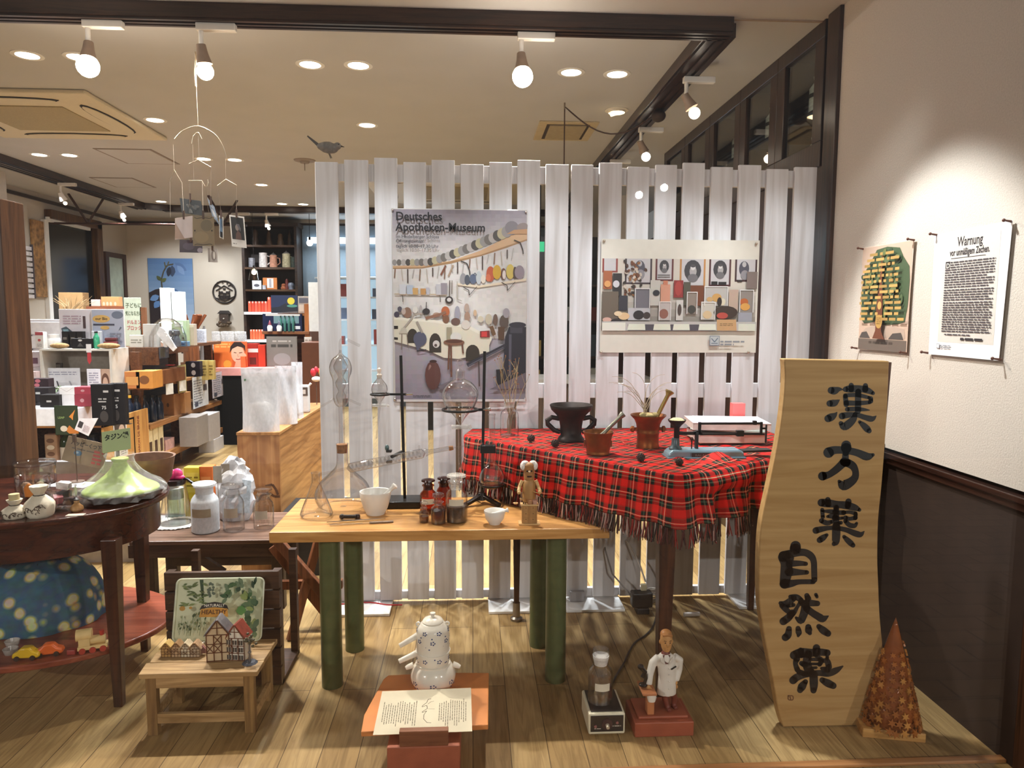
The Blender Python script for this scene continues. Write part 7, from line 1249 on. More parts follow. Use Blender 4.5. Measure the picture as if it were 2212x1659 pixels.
item('price_leaflet','white leaflet inside the white crate, right of the wide card','leaflet',(189,797,216,836),6.17,'e9e6ec',.01,lambda pc,w,h:pc.words(.15*w,.1*h,.85*w,.9*h,10,'9a96a8',.4),z=.79);item('photo_card','photo card of a brown-haired head inside the white crate','card',(217,797,238,836),6.19,'c9a890',.008,lambda pc,w,h:pc.ell(w*.5,h*.55,w*.36,h*.3,'6a4430').ell(w*.5,h*.45,w*.26,h*.26,'d9b49c').rect(0,0,w,h*.2,'e0d6d0'),z=.79)
def ontop(name,label,cat,r,Y,c,d=.06,f=None,g=None,**k):return item(name,label,cat,r,Y,c,d,f,g,z=ZR2,**k)
for i,(x,w)in enumerate(((129,38),(235,46))):p=at(x,752,Y=6.21);tag(MB().ball((0,0,.024),w*mpp(6.2)*.5,.05,.024,20,10).build('sponge',mat('9a7a4e',.9,var=.3,scale=60,bump=.4),loc=(p.x,6.21,ZR2)),('brown oval sponge on the left of the white crate top','brown oval sponge with a green edge on the right of the white crate top')[i],'sponge','brown sponges')
ontop('black_pouch','black pouch with a white emblem on top of the white crate','pouch',(154,731,197,753),6.2,'242021',.04,lambda pc,w,h:pc.ell(w*.45,h*.8,w*.1,h*.1,'d0ccc8').poly([(w*.3,h*.2),(w*.6,h*.2),(w*.45,h*.6)],'4a4644'),bev=.008)
for i,x in enumerate((134,151,166)):ontop('black_jar_box',('left small black carton in front of the display board','middle small black carton in front of the display board','right small black carton in front of the display board')[i],'box',(x,716,x+12,738),6.33,'252122',.05,lambda pc,w,h:pc.rect(w*.2,h*.5,w*.8,h*.65,'6a6460'),'small black cartons')
p=at(113,745,Y=6.3);t=T('white_pot','round white lidded pot at the left of the white crate top','pot',(p.x,6.33,ZR2));MB().lathe([(0,0),(.045,0),(.055,.02),(.055,.07),(.045,.085),(0,.085)],22).build('pot',mat('e9e6e2',.3),t);MB().lathe([(0,.085),(.042,.085),(.042,.115),(0,.118)],22).build('lid',mat('f0ede9',.3),t)
ontop('lotion_carton','white carton with a red top standing at the far left of the white crate','box',(77,717,93,752),6.22,'e0dcd8',.05,lambda pc,w,h:pc.rect(0,h*.8,w,h,'b0505a').ell(w*.5,h*.5,w*.2,h*.08,'c05a5a').words(.2*w,.1*h,.8*w,.3*h,3,'8a8484',.4),rz=-.1)
bottle('green_bottle','small green bottle on top of the white crate',206,716,753,6.22,ZR2,6,mat('3fa078',.2),.5);
for i,x in enumerate((198,210)):ontop('white_tube',('left slim white tube behind the green bottle','right slim white tube behind the green bottle')[i],'tube',(x,715,x+8,742),6.34,'d3d6dc',.03,None,'slim white tubes',bev=.006)
for i,z in enumerate((0,.03,.06)):
 a=at(222+3*i,735,Y=6.30);tag(MB().box(0,0,0,.11-.01*i,.07,.028).build('red_pouch',mat(('6a2a2c','7d3436','5a2022')[i],.35,var=.2),loc=(a.x,6.28,ZR2+z),rz=.1*i,smooth=0,bevel=.008),('lowest dark red pouch of the small stack on the white crate','middle dark red pouch of the small stack on the white crate','topmost dark red pouch of the small stack on the white crate')[i],'pouch','dark red pouches')
a=at(192,760,Y=6.14);t=T('red_tag','red tassel tag hanging over the front edge of the white crate','tag',(a.x,6.142,ZR2-.12));MB().prism([(-.016,.0),(0,-.03),(.016,.0),(.014,.08),(-.014,.08)],(0,-.002,.02),(1,0,0),(0,0,1),(0,.003,0)).build('tag',mat('b8343a',.6),t,smooth=0);MB().box(-.02,-.004,.09,.02,.0,.16).build('label',mat('e6e2e0',.5),t,smooth=0)
def board1(pc,w,h):pc.rect(.02*w,.02*h,.98*w,.98*h,'d9d2d8').poly([(.05*w,.5*h),(.2*w,.55*h),(.4*w,.4*h),(.5*w,.2*h),(.3*w,.25*h),(.08*w,.38*h)],'3f4a54').poly([(.1*w,.47*h),(.25*w,.48*h),(.3*w,.36*h),(.14*w,.36*h)],'7a9aa4').rect(.7*w,.5*h,.78*w,.82*h,'4a3638');W_(pc,w,h,'b098a4',.12,.6,.65,.85,4)
def board2(pc,w,h):pc.rect(.02*w,.02*h,.98*w,.98*h,'a9aec0').ell(.8*w,.85*h,.18*w,.1*h,'6a7284').ell(.3*w,.75*h,.27*w,.1*h,'d0a860').text('our Bio',.12*w,.72*h,.1*h,'4a3620',.0008).line([(.05*w,.6*h),(.7*w,.6*h)],.014,'3a3a4c').ell(.4*w,.52*h,.14*w,.05*h,'d0a860').poly([(.82*w,.45*h),(.88*w,.55*h),(.92*w,.52*h)],'5a6274');W_(pc,w,h,'8a90a4',.55,.1,.9,.4,6)
ontop('display_board','white advertising board with a dark leaf photo, left of the pair on the white crate','board',(131,668,200,752),6.40,'e9e6e4',.012,board1,'advertising boards');ontop('display_board','bluish advertising board with a yellow speech label, right of the pair on the white crate','board',(201,668,267,752),6.38,'e9e6e4',.012,board2,'advertising boards')
DR=(-4.30,6.45);t=T('drawer_tower','white three-drawer tower at the left of the white crate','drawers',(-3.95,6.6,0));MB().box(-.32,0,0,.32,.4,1.44).build('carcass',mat('dedade',.5),t,smooth=0)
for k in range(3):d_=MB().box(-.30,-.012,1.06+.125*k,.30,.0,1.17+.125*k).build('drawer',mat('ebe8ea',.4),t,smooth=0,bevel=.003);MB().box(-.30,-.014,1.045+.125*k,.02,-.012,1.055+.125*k).build('pull_gap',mat('4a464c',.6),d_,smooth=0)
for i,(r,Y,c,lb)in enumerate((((36,803,78,830),6.1,'d9c0bc','pink and white carton with a red band, lower left of the white crate'),((24,765,52,800),6.2,'d9a49a','salmon coloured packet at the far left above the red-banded carton'),((52,760,84,792),6.25,'c9c0c4','clear box of small bottles left of the white crate'))):
 item('gift_carton',lb,'box',r,Y,c,.1,(lambda pc,w,h:pc.rect(0,h*.1,w,h*.45,'b02a3a').rect(0,h*.45,w,h*.6,'e9dcd8'),lambda pc,w,h:pc.ell(w*.5,h*.6,w*.3,h*.2,'e9d0c8'),lambda pc,w,h:pc.rect(.1*w,.2*h,.5*w,.6*h,'6a9a90').rect(.55*w,.2*h,.9*w,.6*h,'6a4a5a'))[i],'cartons left of the white crate')
 t=[o for o in bpy.data.objects if o.get('label')==lb][0];zz=t.location.z;MB().box(-.1,.02,-zz if i==0 else-zz+.0,.1,.1,0).build('pedestal',mat('e0dcdc',.5),t,smooth=0)
t=item('kraft_bag','brown kraft paper bag with a rolled top behind the display boards','bag',(129,632,178,690),7.6,'b08a5c',.12,None,z=.95,rough=.8);MB().box(-.125,-.015,.40,.125,.13,.47).build('rolled_top',mat('c09a6a',.8),t,smooth=0,bevel=.01);MB().box(-.12,.01,-.95,.12,.12,0).build('pedestal',DOAK,t,smooth=0)
t=T('kraft_partition','low brown fibre partition on a black frame by the left wall','partition',(-4.86,7.2,0));MB().box(-.02,0,.6,.42,.02,1.70).build('panel',mat('a58660',.85,var=.12,scale=200),t,smooth=0);MB().box(-.02,-.005,1.60,.42,.0,1.70).build('top_band',mat('b39a78',.8),t,smooth=0);MB().box(-.03,.0,1.755,.43,.015,1.775).box(.17,0,1.70,.19,.015,1.83).box(-.03,0,0,-.015,.015,1.775).box(.415,0,0,.43,.015,1.775).build('frame',BLK,t,smooth=0)
p=at(150,720,Y=6.9)
t=T('grass_plume','pale dried grass plume behind the white drawers','dried plant',(at(118,735,Y=6.8).x,6.8,1.44));m=MB();R=random.Random(3)
t.location=(-3.70,6.75,1.44)
for k in range(30):a=R.uniform(-1.2,.4);m.tube([(0,.0,0),(-.10*a-.15*0,R.uniform(-.03,.03),.12),(-.25*a-.05,R.uniform(-.05,.05),R.uniform(.16,.22))],[.003,.004,.001],5)
m.build('plume',mat('b89a70',.9,var=.2),t)
bust=T('white_bust','pale sculpted ornament on the left wall pier','ornament',(-4.95,7.9,1.42));m=MB().ball((0,0,.17),.09,.07,.10,16,10).ball((.05,-.04,.2),.05,.05,.05).ball((.06,-.05,.13),.04,.05,.04).box(-.05,-.02,0,.05,.06,.08);m.build('figure',mat('cfc6bc',.7),bust)
t=T('small_plank','thin reddish plank carrying the orange box and the pink card','shelf',(-3.68,7.35,1.569));MB().box(-.17,0,-.03,.17,.14,0).build('plank',wood('6d3a24','96583a','x'),t,smooth=0);MB().box(-.02,.05,-1.57,.05,.12,-.03).build('post',DOAK,t,smooth=0)
item('cork_box','orange cork box with little pink figures on the thin plank','box',(219,641,256,661),7.38,'c98f5c',.08,lambda pc,w,h:[pc.ell(w*x,h*.25,w*.07,h*.22,'e9b8a0')for x in(.15,.35,.55,.8)],z=1.57);item('pink_card','pale pink box at the left end of the thin plank','box',(197,647,216,661),7.38,'d9b8ae',.06,None,z=1.57)
item('green_sign','tall pale green sign with green and red handwriting','sign',(271,643,303,726),6.95,'c9d2bc',.012,lambda pc,w,h:pc.text('子どもに',w*.08,h*.80,h*.11,'4a5a3a',.0008,sx=.75).text('気になる方に',w*.06,h*.64,h*.1,'4a5a3a',.0008,sx=.55).text('ドルミン',w*.1,h*.46,h*.1,'b8404a',.0008,sx=.75).text('ブロック',w*.1,h*.34,h*.1,'b8404a',.0008,sx=.75).ell(w*.38,h*.14,w*.08,h*.1,'8a7a5a').words(.55*w,.06*h,.92*w,.24*h,4,'4a5a3a',.4),z=1.19)
item('wood_post','short brown wooden post beside the green sign','post',(304,664,313,726),6.95,'7a4a28',.04,None,z=1.19)
UB=1.19
def up(name,label,cat,r,Y,c,d=.08,f=None,g=None,**k):return item(name,label,cat,r,Y,c,d,f,g,z=UB,**k)
for i,(r,Y,c,f,nm,ct,lb)in enumerate((((280,724,308,742),6.72,'d0cdc2',lambda pc,w,h:W_(pc,w,h,'8a8878',.1,.3,.9,.7,2),'white_carton','box','low white carton under the green sign'),((310,700,337,742),6.74,'b9b4ac',None,'silver_pouch','pouch','silver-grey pouch on the island beside the green sign'),((348,622,370,700),7.6,'dfe4de',None,'paper_box','box','tall white paper box, left of two before the blue flower picture'),((371,630,394,700),7.6,'d9dfda',None,'paper_box','box','tall white paper box, right of two before the blue flower picture'),((372,692,402,738),7.0,'b9d0a8',lambda pc,w,h:pc.ell(w*.25,h*.3,w*.06,h*.05,'3a4a34').ell(w*.75,h*.3,w*.06,h*.05,'3a4a34').rect(.2*w,.75*h,.8*w,.95*h,'e0e8da'),'green_bag','bag','pale green paper bag on the island top'),((404,700,418,742),7.1,'cdbfae',None,'beige_packet','packet','beige packet to the right of the pale green bag'),((385,738,403,764),6.9,'6a8fb4',lambda pc,w,h:pc.ell(w*.5,h*.5,w*.3,h*.2,'3f5a84'),'blue_pouch','pouch','small blue patterned pouch at the island edge'),((419,711,445,766),7.8,'b9bcc6',lambda pc,w,h:W_(pc,w,h,'8a8e9c',.15,.1,.85,.9,9),'grey_leaflet','leaflet','upright grey leaflet at the end of the island top'))):up(nm,lb,ct,r,Y,c,.08 if 'leaflet' not in nm else .01,f,{'paper_box':'tall white paper boxes'}.get(nm))
t=T('card_rack','curved white card rack leaning over the island top','rack',(at(352,740,Y=6.72).x,6.72,UB));m=MB();P=[at(x,y,Y=6.72)-t.location for x,y in((338,720),(345,706),(355,712),(381,752),(374,759),(350,735))];m.add(P+[v+Vector((0,.02,0))for v in P],[list(range(6)),list(range(6,12))[::-1]]+[[i,(i+1)%6,6+(i+1)%6,6+i]for i in range(6)]);m.build('rack',mat('e9e7e6',.4),t,smooth=0);MB().box(0,.005,0,.03,.02,.08).build('foot',mat('e9e7e6',.4),t,smooth=0)
p=at(366,715,Y=6.9);t=T('glass_cloche','clear plastic dome with grey figures on the island top','cloche',(p.x,6.85,UB));MB().lathe(shell([(.17,0),(.165,.1),(.13,.2),(.06,.26),(.0,.27)],.004),28).build('dome',GL,t);m=MB();R=random.Random(5)
for k in range(5):c=Vector((R.uniform(-.1,.1),R.uniform(-.05,.05),0));m.lathe([(0,0),(.03,0),(.026,.06),(.012,.10),(.022,.12),(.018,.15),(0,.16)],12,c)
m.build('figures',mat('5d6068',.5,var=.3),t)
p=at(412,720,Y=8.6);t=T('carved_flower_stand','brown carved wooden stand opening like a five-petalled flower','stand',(p.x,8.6,UB));z0=.12;MB().lathe([(0,0),(.09,0),(.085,.3),(.075,.36),(0,.36)],16).build('trunk',wood('4a2816','7a4828','z',.35),t)
for k in range(6):a=k*PI/3+.5;MB().bar((.03*math.cos(a),.03*math.sin(a),.33),(.17*math.cos(a),.17*math.sin(a),.56),.07,.03).build('petal',wood('5a2c16','8d4e28','z',.3),t,smooth=0,bevel=.01)
t=T('grey_branch','grey felt branch standing beside the carved flower stand','ornament',(at(436,715,Y=8.95).x,8.95,UB));MB().tube([(0,0,0),(.01,0,.2),(.03,0,.42)],[.03,.035,.012],10).tube([(.0,0,.10),(.06,0,.17),(.085,0,.2)],[.02,.018,.008],8).build('branch',mat('7d7874',.9),t)
for o in('carved_flower_stand','grey_branch'):bpy.data.objects[o].location.z=.93;MB().box(-.1 if 'c'==o[0]else-.06,-.08,-.93,.1 if 'c'==o[0]else .05,.1,0).build('pedestal',DOAK,bpy.data.objects[o],smooth=0)
S1,S2,S3=.855,.52,.205
def sh_(name,label,cat,x0,x1,y0,zz,Y,c,d=.12,f=None,g=None,**k):return item(name,label,cat,(x0,y0,x1,0),Y,c,d,f,g,z=zz,**k)if 0 else gbox(name,label,cat,x0,y0,x1,999,Y=Y,z=zz,dep=d,col=c,draw=f,grp=g,**k)
for i,(x0,x1,y0,zz,Y,c,d,nm,ct,lb,f)in enumerate(((278,301,803,S1,6.25,'b9743a',.2,'orange_packet','packet','orange packet at the front of the upper side shelf, left one',lambda pc,w,h:pc.rect(.1*w,.2*h,.9*w,.7*h,'d0954e')),(302,329,802,S1,6.25,'c9883c',.2,'orange_packet','packet','yellow-orange packet at the front of the upper side shelf, right one',lambda pc,w,h:pc.ell(.5*w,.5*h,.3*w,.25*h,'7a4a20')),(330,352,800,S1,6.62,'7a4a26',.5,'brown_box','box','brown wooden bin on the upper side shelf',None),(366,374,788,S1+.16,6.8,'a02a2c',.05,'red_carton','box','small red carton on the brown wooden bin',None),(355,375,852,S2,6.95,'8a5c34',.16,'cube_carton','box','brown cube carton on the middle side shelf, left one',lambda pc,w,h:pc.ell(.5*w,.5*h,.1*w,.1*h,'4a3018')),(378,398,849,S2,7.1,'9a6a3c',.16,'cube_carton','box','brown cube carton on the middle side shelf, right one',None),(409,432,797,S1,7.45,'231f26',.08,'black_tea_carton','box','lower black carton with a white oval on the upper side shelf',lambda pc,w,h:pc.ell(.55*w,.5*h,.15*w,.33*h,'c9c4c8')),(409,431,781,S1+.08,7.45,'2a2530',.08,'black_tea_carton','box','upper black carton with a white oval on the upper side shelf',lambda pc,w,h:pc.ell(.55*w,.5*h,.15*w,.33*h,'c9c4c8')),(433,447,779,S1-.05,7.6,'b9a05c',.06,'kraft_tea_packet','packet','kraft yellow packet beside the black cartons, left one',lambda pc,w,h:W_(pc,w,h,'7a6430',.1,.2,.9,.8,4)),(448,461,779,S1-.05,7.65,'b39a58',.06,'kraft_tea_packet','packet','kraft yellow packet beside the black cartons, right one',lambda pc,w,h:W_(pc,w,h,'7a6430',.1,.2,.9,.8,4)),(425,452,897,S3,7.3,'a39c98',.3,'white_carton','box','grey-white carton low on the bottom side shelf',None),(390,424,902,S3,7.0,'8a827c',.3,'grey_carton','box','grey carton on the bottom side shelf',None))):sh_(nm,lb,ct,x0,x1,y0,zz,Y,c,d,f,{'orange_packet':'orange packets','cube_carton':'brown cube cartons','black_tea_carton':'black tea cartons','kraft_tea_packet':'kraft tea packets'}.get(nm))
for i,(z,lb)in enumerate(((S3,'lower of two white cartons at the end of the bottom side shelf'),(S3+.075,'upper of two white cartons at the end of the bottom side shelf'))):a=at(428,920,Y=7.75);tag(MB().box(0,0,0,.26,.30,.07).build('flat_white_carton',mat(('d9d6d6','e6e4e4')[i],.5),loc=(-3.17,7.72,z),rz=.02*i,smooth=0,bevel=.002),lb,'box','flat white cartons')
for k in range(4):
 Y=6.28+.11*k;t=T('bottle_carton',('nearest beige carton with a dark window on the bottom side shelf','second beige carton with a dark window on the bottom side shelf','third beige carton with a dark window on the bottom side shelf','farthest beige carton with a dark window on the bottom side shelf')[k],'box',(-2.93,Y,S3),0,'beige bottle cartons');MB().box(-.04,0,0,.055,.095,.27).build('carton',mat('cdbb92',.6),t,smooth=0,bevel=.002);MB().box(-.03,.01,.27,.04,.085,.315).build('bottle_neck',mat('2a2220',.3),t,smooth=0);MB().box(.0551,.02,.03,.0562,.075,.15).build('window',mat('3a1f18',.3),t,smooth=0);MB().box(-.02,-.0012,.03,.035,0,.15).build('window',mat('3a1f18',.3),t,smooth=0)
for k in range(5):bottle('dark_bottle',('nearest navy bottle with a yellow cap on the middle side shelf','second navy bottle on the middle side shelf','third navy bottle on the middle side shelf','fourth navy bottle on the middle side shelf','farthest navy bottle on the middle side shelf')[k],(276,292,308,325,340)[k],855,900,6.22+.12*k,S2,9,mat('1a2334',.2),.45,None,mat('d9a83a',.4)if k==0 else BLK,'navy bottles')
for k,(x0,y0,x1,y1,Y,c,lb)in enumerate(((402,816,434,884,7.35,'d2d4d4','printed white sheet hanging from the upper side shelf, left one'),(441,807,472,861,7.9,'b9b0b4','printed pinkish sheet hanging from the upper side shelf, right one'),(390,790,408,850,7.0,'a39458','yellow-green leaf-shaped card hanging from the upper side shelf'),(355,750,380,775,6.62,'3f4450','small dark leaflet at the edge of the shallow wooden box'))):
 a,b=at(x0,y1,Y=Y),at(x1,y0,Y=Y);t=T('hanging_sheet',lb,'leaflet',(-2.845,Y,a.z),group='leaflets on the island');L=0.42 if k<2 else .2;h=b.z-a.z;MB().box(0,0,0,.004,L,h).build('sheet',mat(c,.6),t,smooth=0);pc=Pic((.0048,0,0),(0,1,0),(0,0,1),.0005);pc.words(.05*L,.1*h,.6*L,.92*h,10,'7a7a80' if k<2 else '6a6030',.4).rect(.66*L,.5*h,.9*L,.7*h,'5a5458').rect(.1*L,.05*h,.3*L,.2*h,'4a4a54');pc.build('print',t)
for k,(x,y,Y)in enumerate(((357,815,6.75),(384,806,7.05),(338,998,6.52))):p=at(x,y,Y=Y);tag(MB().obox((0,0,0),(.012,.05,0),(.0,.0,.05),(.002,0,0)).build('price_tag',mat('e4e2dc',.5),loc=(-2.84+(.02 if k<2 else .02),Y,(.80,.80,.16)[k]),smooth=0),('white price tag on the upper side shelf, nearer one','white price tag on the upper side shelf, farther one','white price tag on the edge of the bottom side shelf')[k],'tag','white shelf tags')
item('white_floor_carton','white carton standing on the floor under the island end','box',(430,950,462,990),7.75,'c9c6c6',.3,None,z=0.0)
tag(MB().box(-.05,0,0,.05,.2,.10).build('pink_carton',mat('c9a09a',.5,var=.2),loc=(-2.95,6.80,S3),smooth=0),'pinkish carton after the beige bottle cartons on the bottom side shelf','box')
t=T('wall_niche','dark glazed doorway with wooden frame in the left wall','door',(-5.45,9.55,0));MB().box(-.005,0,0,.01,1.12,2.72).build('opening',mat('0c0f10',.15,spec=.6),t,smooth=0);MB().box(0,1.08,0,.10,1.22,2.82).box(0,-.02,2.70,.10,1.22,2.82).build('frame',wood('3d2416','6d4a26','z',.4),t,smooth=0,bevel=.01);MB().box(0,-.1,0,.05,-.02,2.68).build('white_jamb',WHITE,t,smooth=0);MB().box(.03,-.05,2.66,.07,.95,2.72).build('tube_lamp',WHITE,t,smooth=0)
t=T('carved_wall_carving','tall narrow carved brown panel left of the dark doorway','panel',(-5.44,9.20,1.70));MB().box(0,0,0,.025,.25,.95).build('panel',mat('9a7040',.6,var=.6,scale=16,bump=.6),t,smooth=0)
t=T('slatted_rack','white wall rack of thin slats with a mountain picture','rack',(-5.44,8.72,1.68));[MB().box(0,0,.065*k,.02,.46,.065*k+.045).build('slat',mat('e4dfe2',.5),t,smooth=0)for k in range(10)];MB().box(0,.46,0,.03,.475,.66).build('end_bar',mat('4a4248',.5),t,smooth=0);pc=Pic((.0212,0,.08),(0,1,0),(0,0,1),.001);pc.rect(.0,0,.26,.36,'a9b4d4').poly([(0,.05),(.26,.05),(.26,.18),(.14,.26),(0,.14)],'e0e4ee').rect(0,0,.26,.07,'8a7a90');pc.build('mountain_picture',t)
t=T('framed_glass_panel','tall dark-framed panel of pale green glass on the left wall','picture',(-5.44,10.93,1.35));MB().box(0,0,0,.04,.09,1.06).box(0,.53,0,.04,.62,1.06).box(0,.09,.99,.04,.53,1.06).box(0,.09,0,.04,.53,.06).build('frame',wood('2f1812','4a2a20','z',.4),t,smooth=0);MB().box(.005,.09,.06,.02,.53,.99).build('green_glass',mat('b3c0b0',.25,var=.12,scale=8),t,smooth=0)
t=T('flower_picture','large blue picture of a hanging blue flower on the back wall','picture',(-5.13,YB-.02,1.28));W5,H5=.69,1.09;MB().box(0,-.01,0,W5,0,H5).build('canvas',mat('7d9cc0',.6,var=.05,scale=2),t,smooth=0);pc=Pic((0,-.011,0),(1,0,0),(0,0,1),.0008)
for k in range(12):pc.rect(0,H5*k/12,W5,H5*(k+1)/12,('%02x%02x%02x'%tuple(int(a+(b-a)*k/11)for a,b in((170,90),(190,124),(214,170)))));pc.k-=.9
pc.k+=2;pc.poly([(0,0),(0,.55),(.1,.6),(.2,.62),(.3,.58),(.42,.44),(.5,.25),(.52,0)],'2b2126').line([(.21,.6),(.2,.75),(.24,.88),(.3,.98),(.4,1.0)],.022,'4a4636').line([(.28,.93),(.26,1.03)],.02,'5a5640').line([(.3,.96),(.33,1.04)],.02,'5a5640')
for x,y,l,w,a,c in((.42,1.02,.22,.05,-.6,'54709c'),(.40,1.0,.2,.055,-1.1,'6482b0'),(.38,.98,.18,.05,-1.6,'3a4864'),(.46,.98,.18,.045,-.95,'7a96c0'),(.34,.96,.16,.04,-1.75,'2a3040'),(.2,.74,.1,.03,2.3,'4f5838'),(.2,.72,.1,.03,.6,'5a6440'),(.16,.5,.16,.05,-2.7,'6a8fc0'),(.16,.42,.14,.05,-2.2,'5f86ba'),(.3,.56,.16,.05,.1,'4a6a9a')):pc.poly([(x+l*f*math.cos(a)-w*g*math.sin(a),y+l*f*math.sin(a)+w*g*math.cos(a))for f,g in((0,0),(.25,.8),(.55,1),(.85,.5),(1,0),(.85,-.5),(.55,-1),(.25,-.8))],c)
pc.build('print',t)
t=T('round_emblem','round black wrought emblem of a hut and mountains on the back wall','wall ornament',(-3.96,YB-.02,1.845));WI=mat('241a17',.5,.3);MB().ring((0,0,0),.175,.013,(0,1,0),40,6).build('hoop',WI,t)
m=MB();
for a in(((-.13,.02),(0,.1)),((0,.1),(.13,.02)),((-.16,.07),(-.1,.11)),((-.1,.11),(-.06,.08)),((.06,.09),(.1,.12)),((.1,.12),(.16,.06)),((-.08,.02),(-.08,-.1)),((.08,.02),(.08,-.1)),((-.08,-.1),(.08,-.1)),((-.08,-.02),(.08,-.02)),((-.1,-.06),(.09,-.06)),((-.15,-.09),(.0,-.14)),((0,-.14),(.15,-.07)),((-.02,.14),(-.02,.17)),((.05,.12),(.05,.17)),((-.11,.15),(-.02,.17))):m.bar((a[0][0],0,a[0][1]),(a[1][0],0,a[1][1]),.016,.016)
for x,y in((-.045,.0),(.045,.0),(-.045,-.08),(.045,-.08),(0,.05)):m.box(x-.02,-.006,y-.012,x+.02,.006,y+.012)
m.box(-.02,-.006,-.1,.02,.006,-.03);m.build('hut_scene',WI,t,smooth=0)
t=T('hut_ornament','small dark carved hut ornament on the back wall under the round emblem','wall ornament',(at(488,690,Y=YB).x,YB-.06,1.30));DKB=mat('3a2a20',.6,var=.4,scale=40);MB().box(-.07,-.04,.05,.07,.04,.20).build('body',DKB,t,smooth=0);MB().prism([(-.1,0),(.1,0),(.05,.05),(-.05,.05)],(0,-.05,.2),(1,0,0),(0,0,1),(0,.1,0)).build('roof',mat('2a2220',.6),t,smooth=0);m=MB();R=random.Random(4);[m.ball((R.uniform(-.11,.11),-.03,R.uniform(0,.07)),.03,.03,.025,8,5)for k in range(9)];m.build('carving',mat('4d3a26',.6,var=.4),t);MB().ball((0,-.045,.12),.016).build('bell',mat('b0a8a0',.3,.6),t)
t=T('ceiling_rod','thin brown rod hung from the ceiling on two V-shaped brackets','rod',(0,9.62,0));a,b=at(100,482,Y=9.62),at(533,487,Y=9.62);MB().tube([(a.x,0,a.z),(b.x,0,b.z)],.014,8).build('rod',mat('3a2018',.4),t)
for x in(190,484):
 p=at(x,482,Y=9.62)
 for dx in(-.12,.12):MB().bar((p.x,0,p.z),(p.x+dx,.18 if dx>0 else-.2,CEIL),.022,.022).build('bracket',mat('3f241a',.4),t,smooth=0)
t=T('bookcase','tall dark bookcase with mugs and ornaments at the back of the shop','bookcase',(-3.55,11.3,0));BKW=wood('1c110b','3a2518','x',.5);x0,x1=0,.84
MB().box(0,0,0,.04,.36,2.86).box(.80,0,0,.84,.36,2.86).build('side_board',BKW,t,smooth=0);MB().box(.04,.34,0,.80,.36,2.86).build('back_board',mat('20140e',.7,var=.3,scale=6),t,smooth=0);MB().box(-.03,-.02,2.84,.87,.36,2.9).build('cornice',BKW,t,smooth=0)
for z in(2.53,2.19,1.85):MB().box(.04,0,z,.80,.34,z+.03).build('shelf',wood('33200f','5f4023','x',.5),t,smooth=0)
for z in(1.49,1.06):MB().box(.02,-.05,z,.60,.34,z+.04).build('white_shelf',WHITE,t,smooth=0)
def bk(x,y0,y1,z,hw,c,name,label,cat,prof=None,grp=None,rough=.4,handle=False,cap=None):
 p=at(x,y1,Y=11.42);h=at(x,y0,Y=11.42).z-z;r=hw*mpp(11.42);t=T(name,label,cat,(p.x,11.45,z),group=grp);pr=prof or[(0,0),(.85,0),(1,.08),(.9,.9),(.95,1),(0,1)];MB().lathe([(a*r,b*h)for a,b in pr],18).build('body',mat(c,rough,var=.25,scale=30),t)
 if handle:MB().tube([(r*.9,0,h*.8),(r*1.6,0,h*.75),(r*1.7,0,h*.4),(r*.9,0,h*.2)],r*.13,6).build('handle',mat(c,rough),t)
 if cap:MB().lathe([(0,h*.96),(r*.9,h*.96),(r*.5,h*1.1),(r*.15,h*1.15),(0,h*1.25)],14).build('lid',mat(cap,.3,.5),t)
 return t
BELL=[(0,0),(.5,0),(1,.05),(.75,.3),(.55,.7),(.2,.85),(.12,1),(0,1)];FIG=[(0,0),(.8,0),(.9,.3),(.6,.55),(.7,.75),(.45,.95),(0,1)]
for a in((551,494,530,2.56,8,'4a3626','bell_ornament','dim ring-topped ornament on the top shelf of the bookcase','ornament',FIG),(580,494,530,2.56,8,'4d3828','bell_ornament','dim brown bell on the top shelf of the bookcase','ornament',BELL),(605,504,530,2.56,8,'5a4430','bear_ornament','dim seated animal ornament on the top shelf of the bookcase','ornament',FIG),(625,497,530,2.56,6,'3f2e22','bell_ornament','dim slim ornament at the right of the top shelf of the bookcase','ornament',BELL)):bk(*a,grp='dim ornaments on the top shelf')
for a,k in(((543,557,577,2.22,7,'8a8a90','beer_mug','grey patterned mug, leftmost on the mug shelf','mug'),0),((568,546,577,2.22,9,'cfc8c4','beer_mug','tall white stoneware mug on the mug shelf','mug'),1),((590,551,577,2.22,8,'c9927a','beer_mug','gilded lidded mug in the middle of the mug shelf','mug'),2),((618,548,577,2.22,9,'d0c9a8','beer_mug','pale lidded stein, largest on the mug shelf','mug'),2),((633,555,577,2.22,6,'3f4a44','beer_mug','dark green mug at the right end of the mug shelf','mug'),1)):bk(*a,grp='mugs on the bookcase',rough=.25,handle=k>0,cap='b0a8a0' if k==2 else None)
for a in((569,616,625,1.88,5,'c9ccd8','round_box','small round pale box on the third bookcase shelf','box'),(612,612,625,1.88,7,'9a5a3c','toy_house','reddish toy house on the third bookcase shelf','ornament',FIG),(628,610,625,1.88,7,'7d8494','snow_globe','blue-grey globe ornament on the third bookcase shelf','ornament',[(0,0),(.8,0),(.7,.25),(1,.6),(.7,.95),(0,1)]),(619,602,625,1.88,5,'6a2a24','red_figure','dark red figure on the third bookcase shelf','ornament',FIG)):bk(*a)
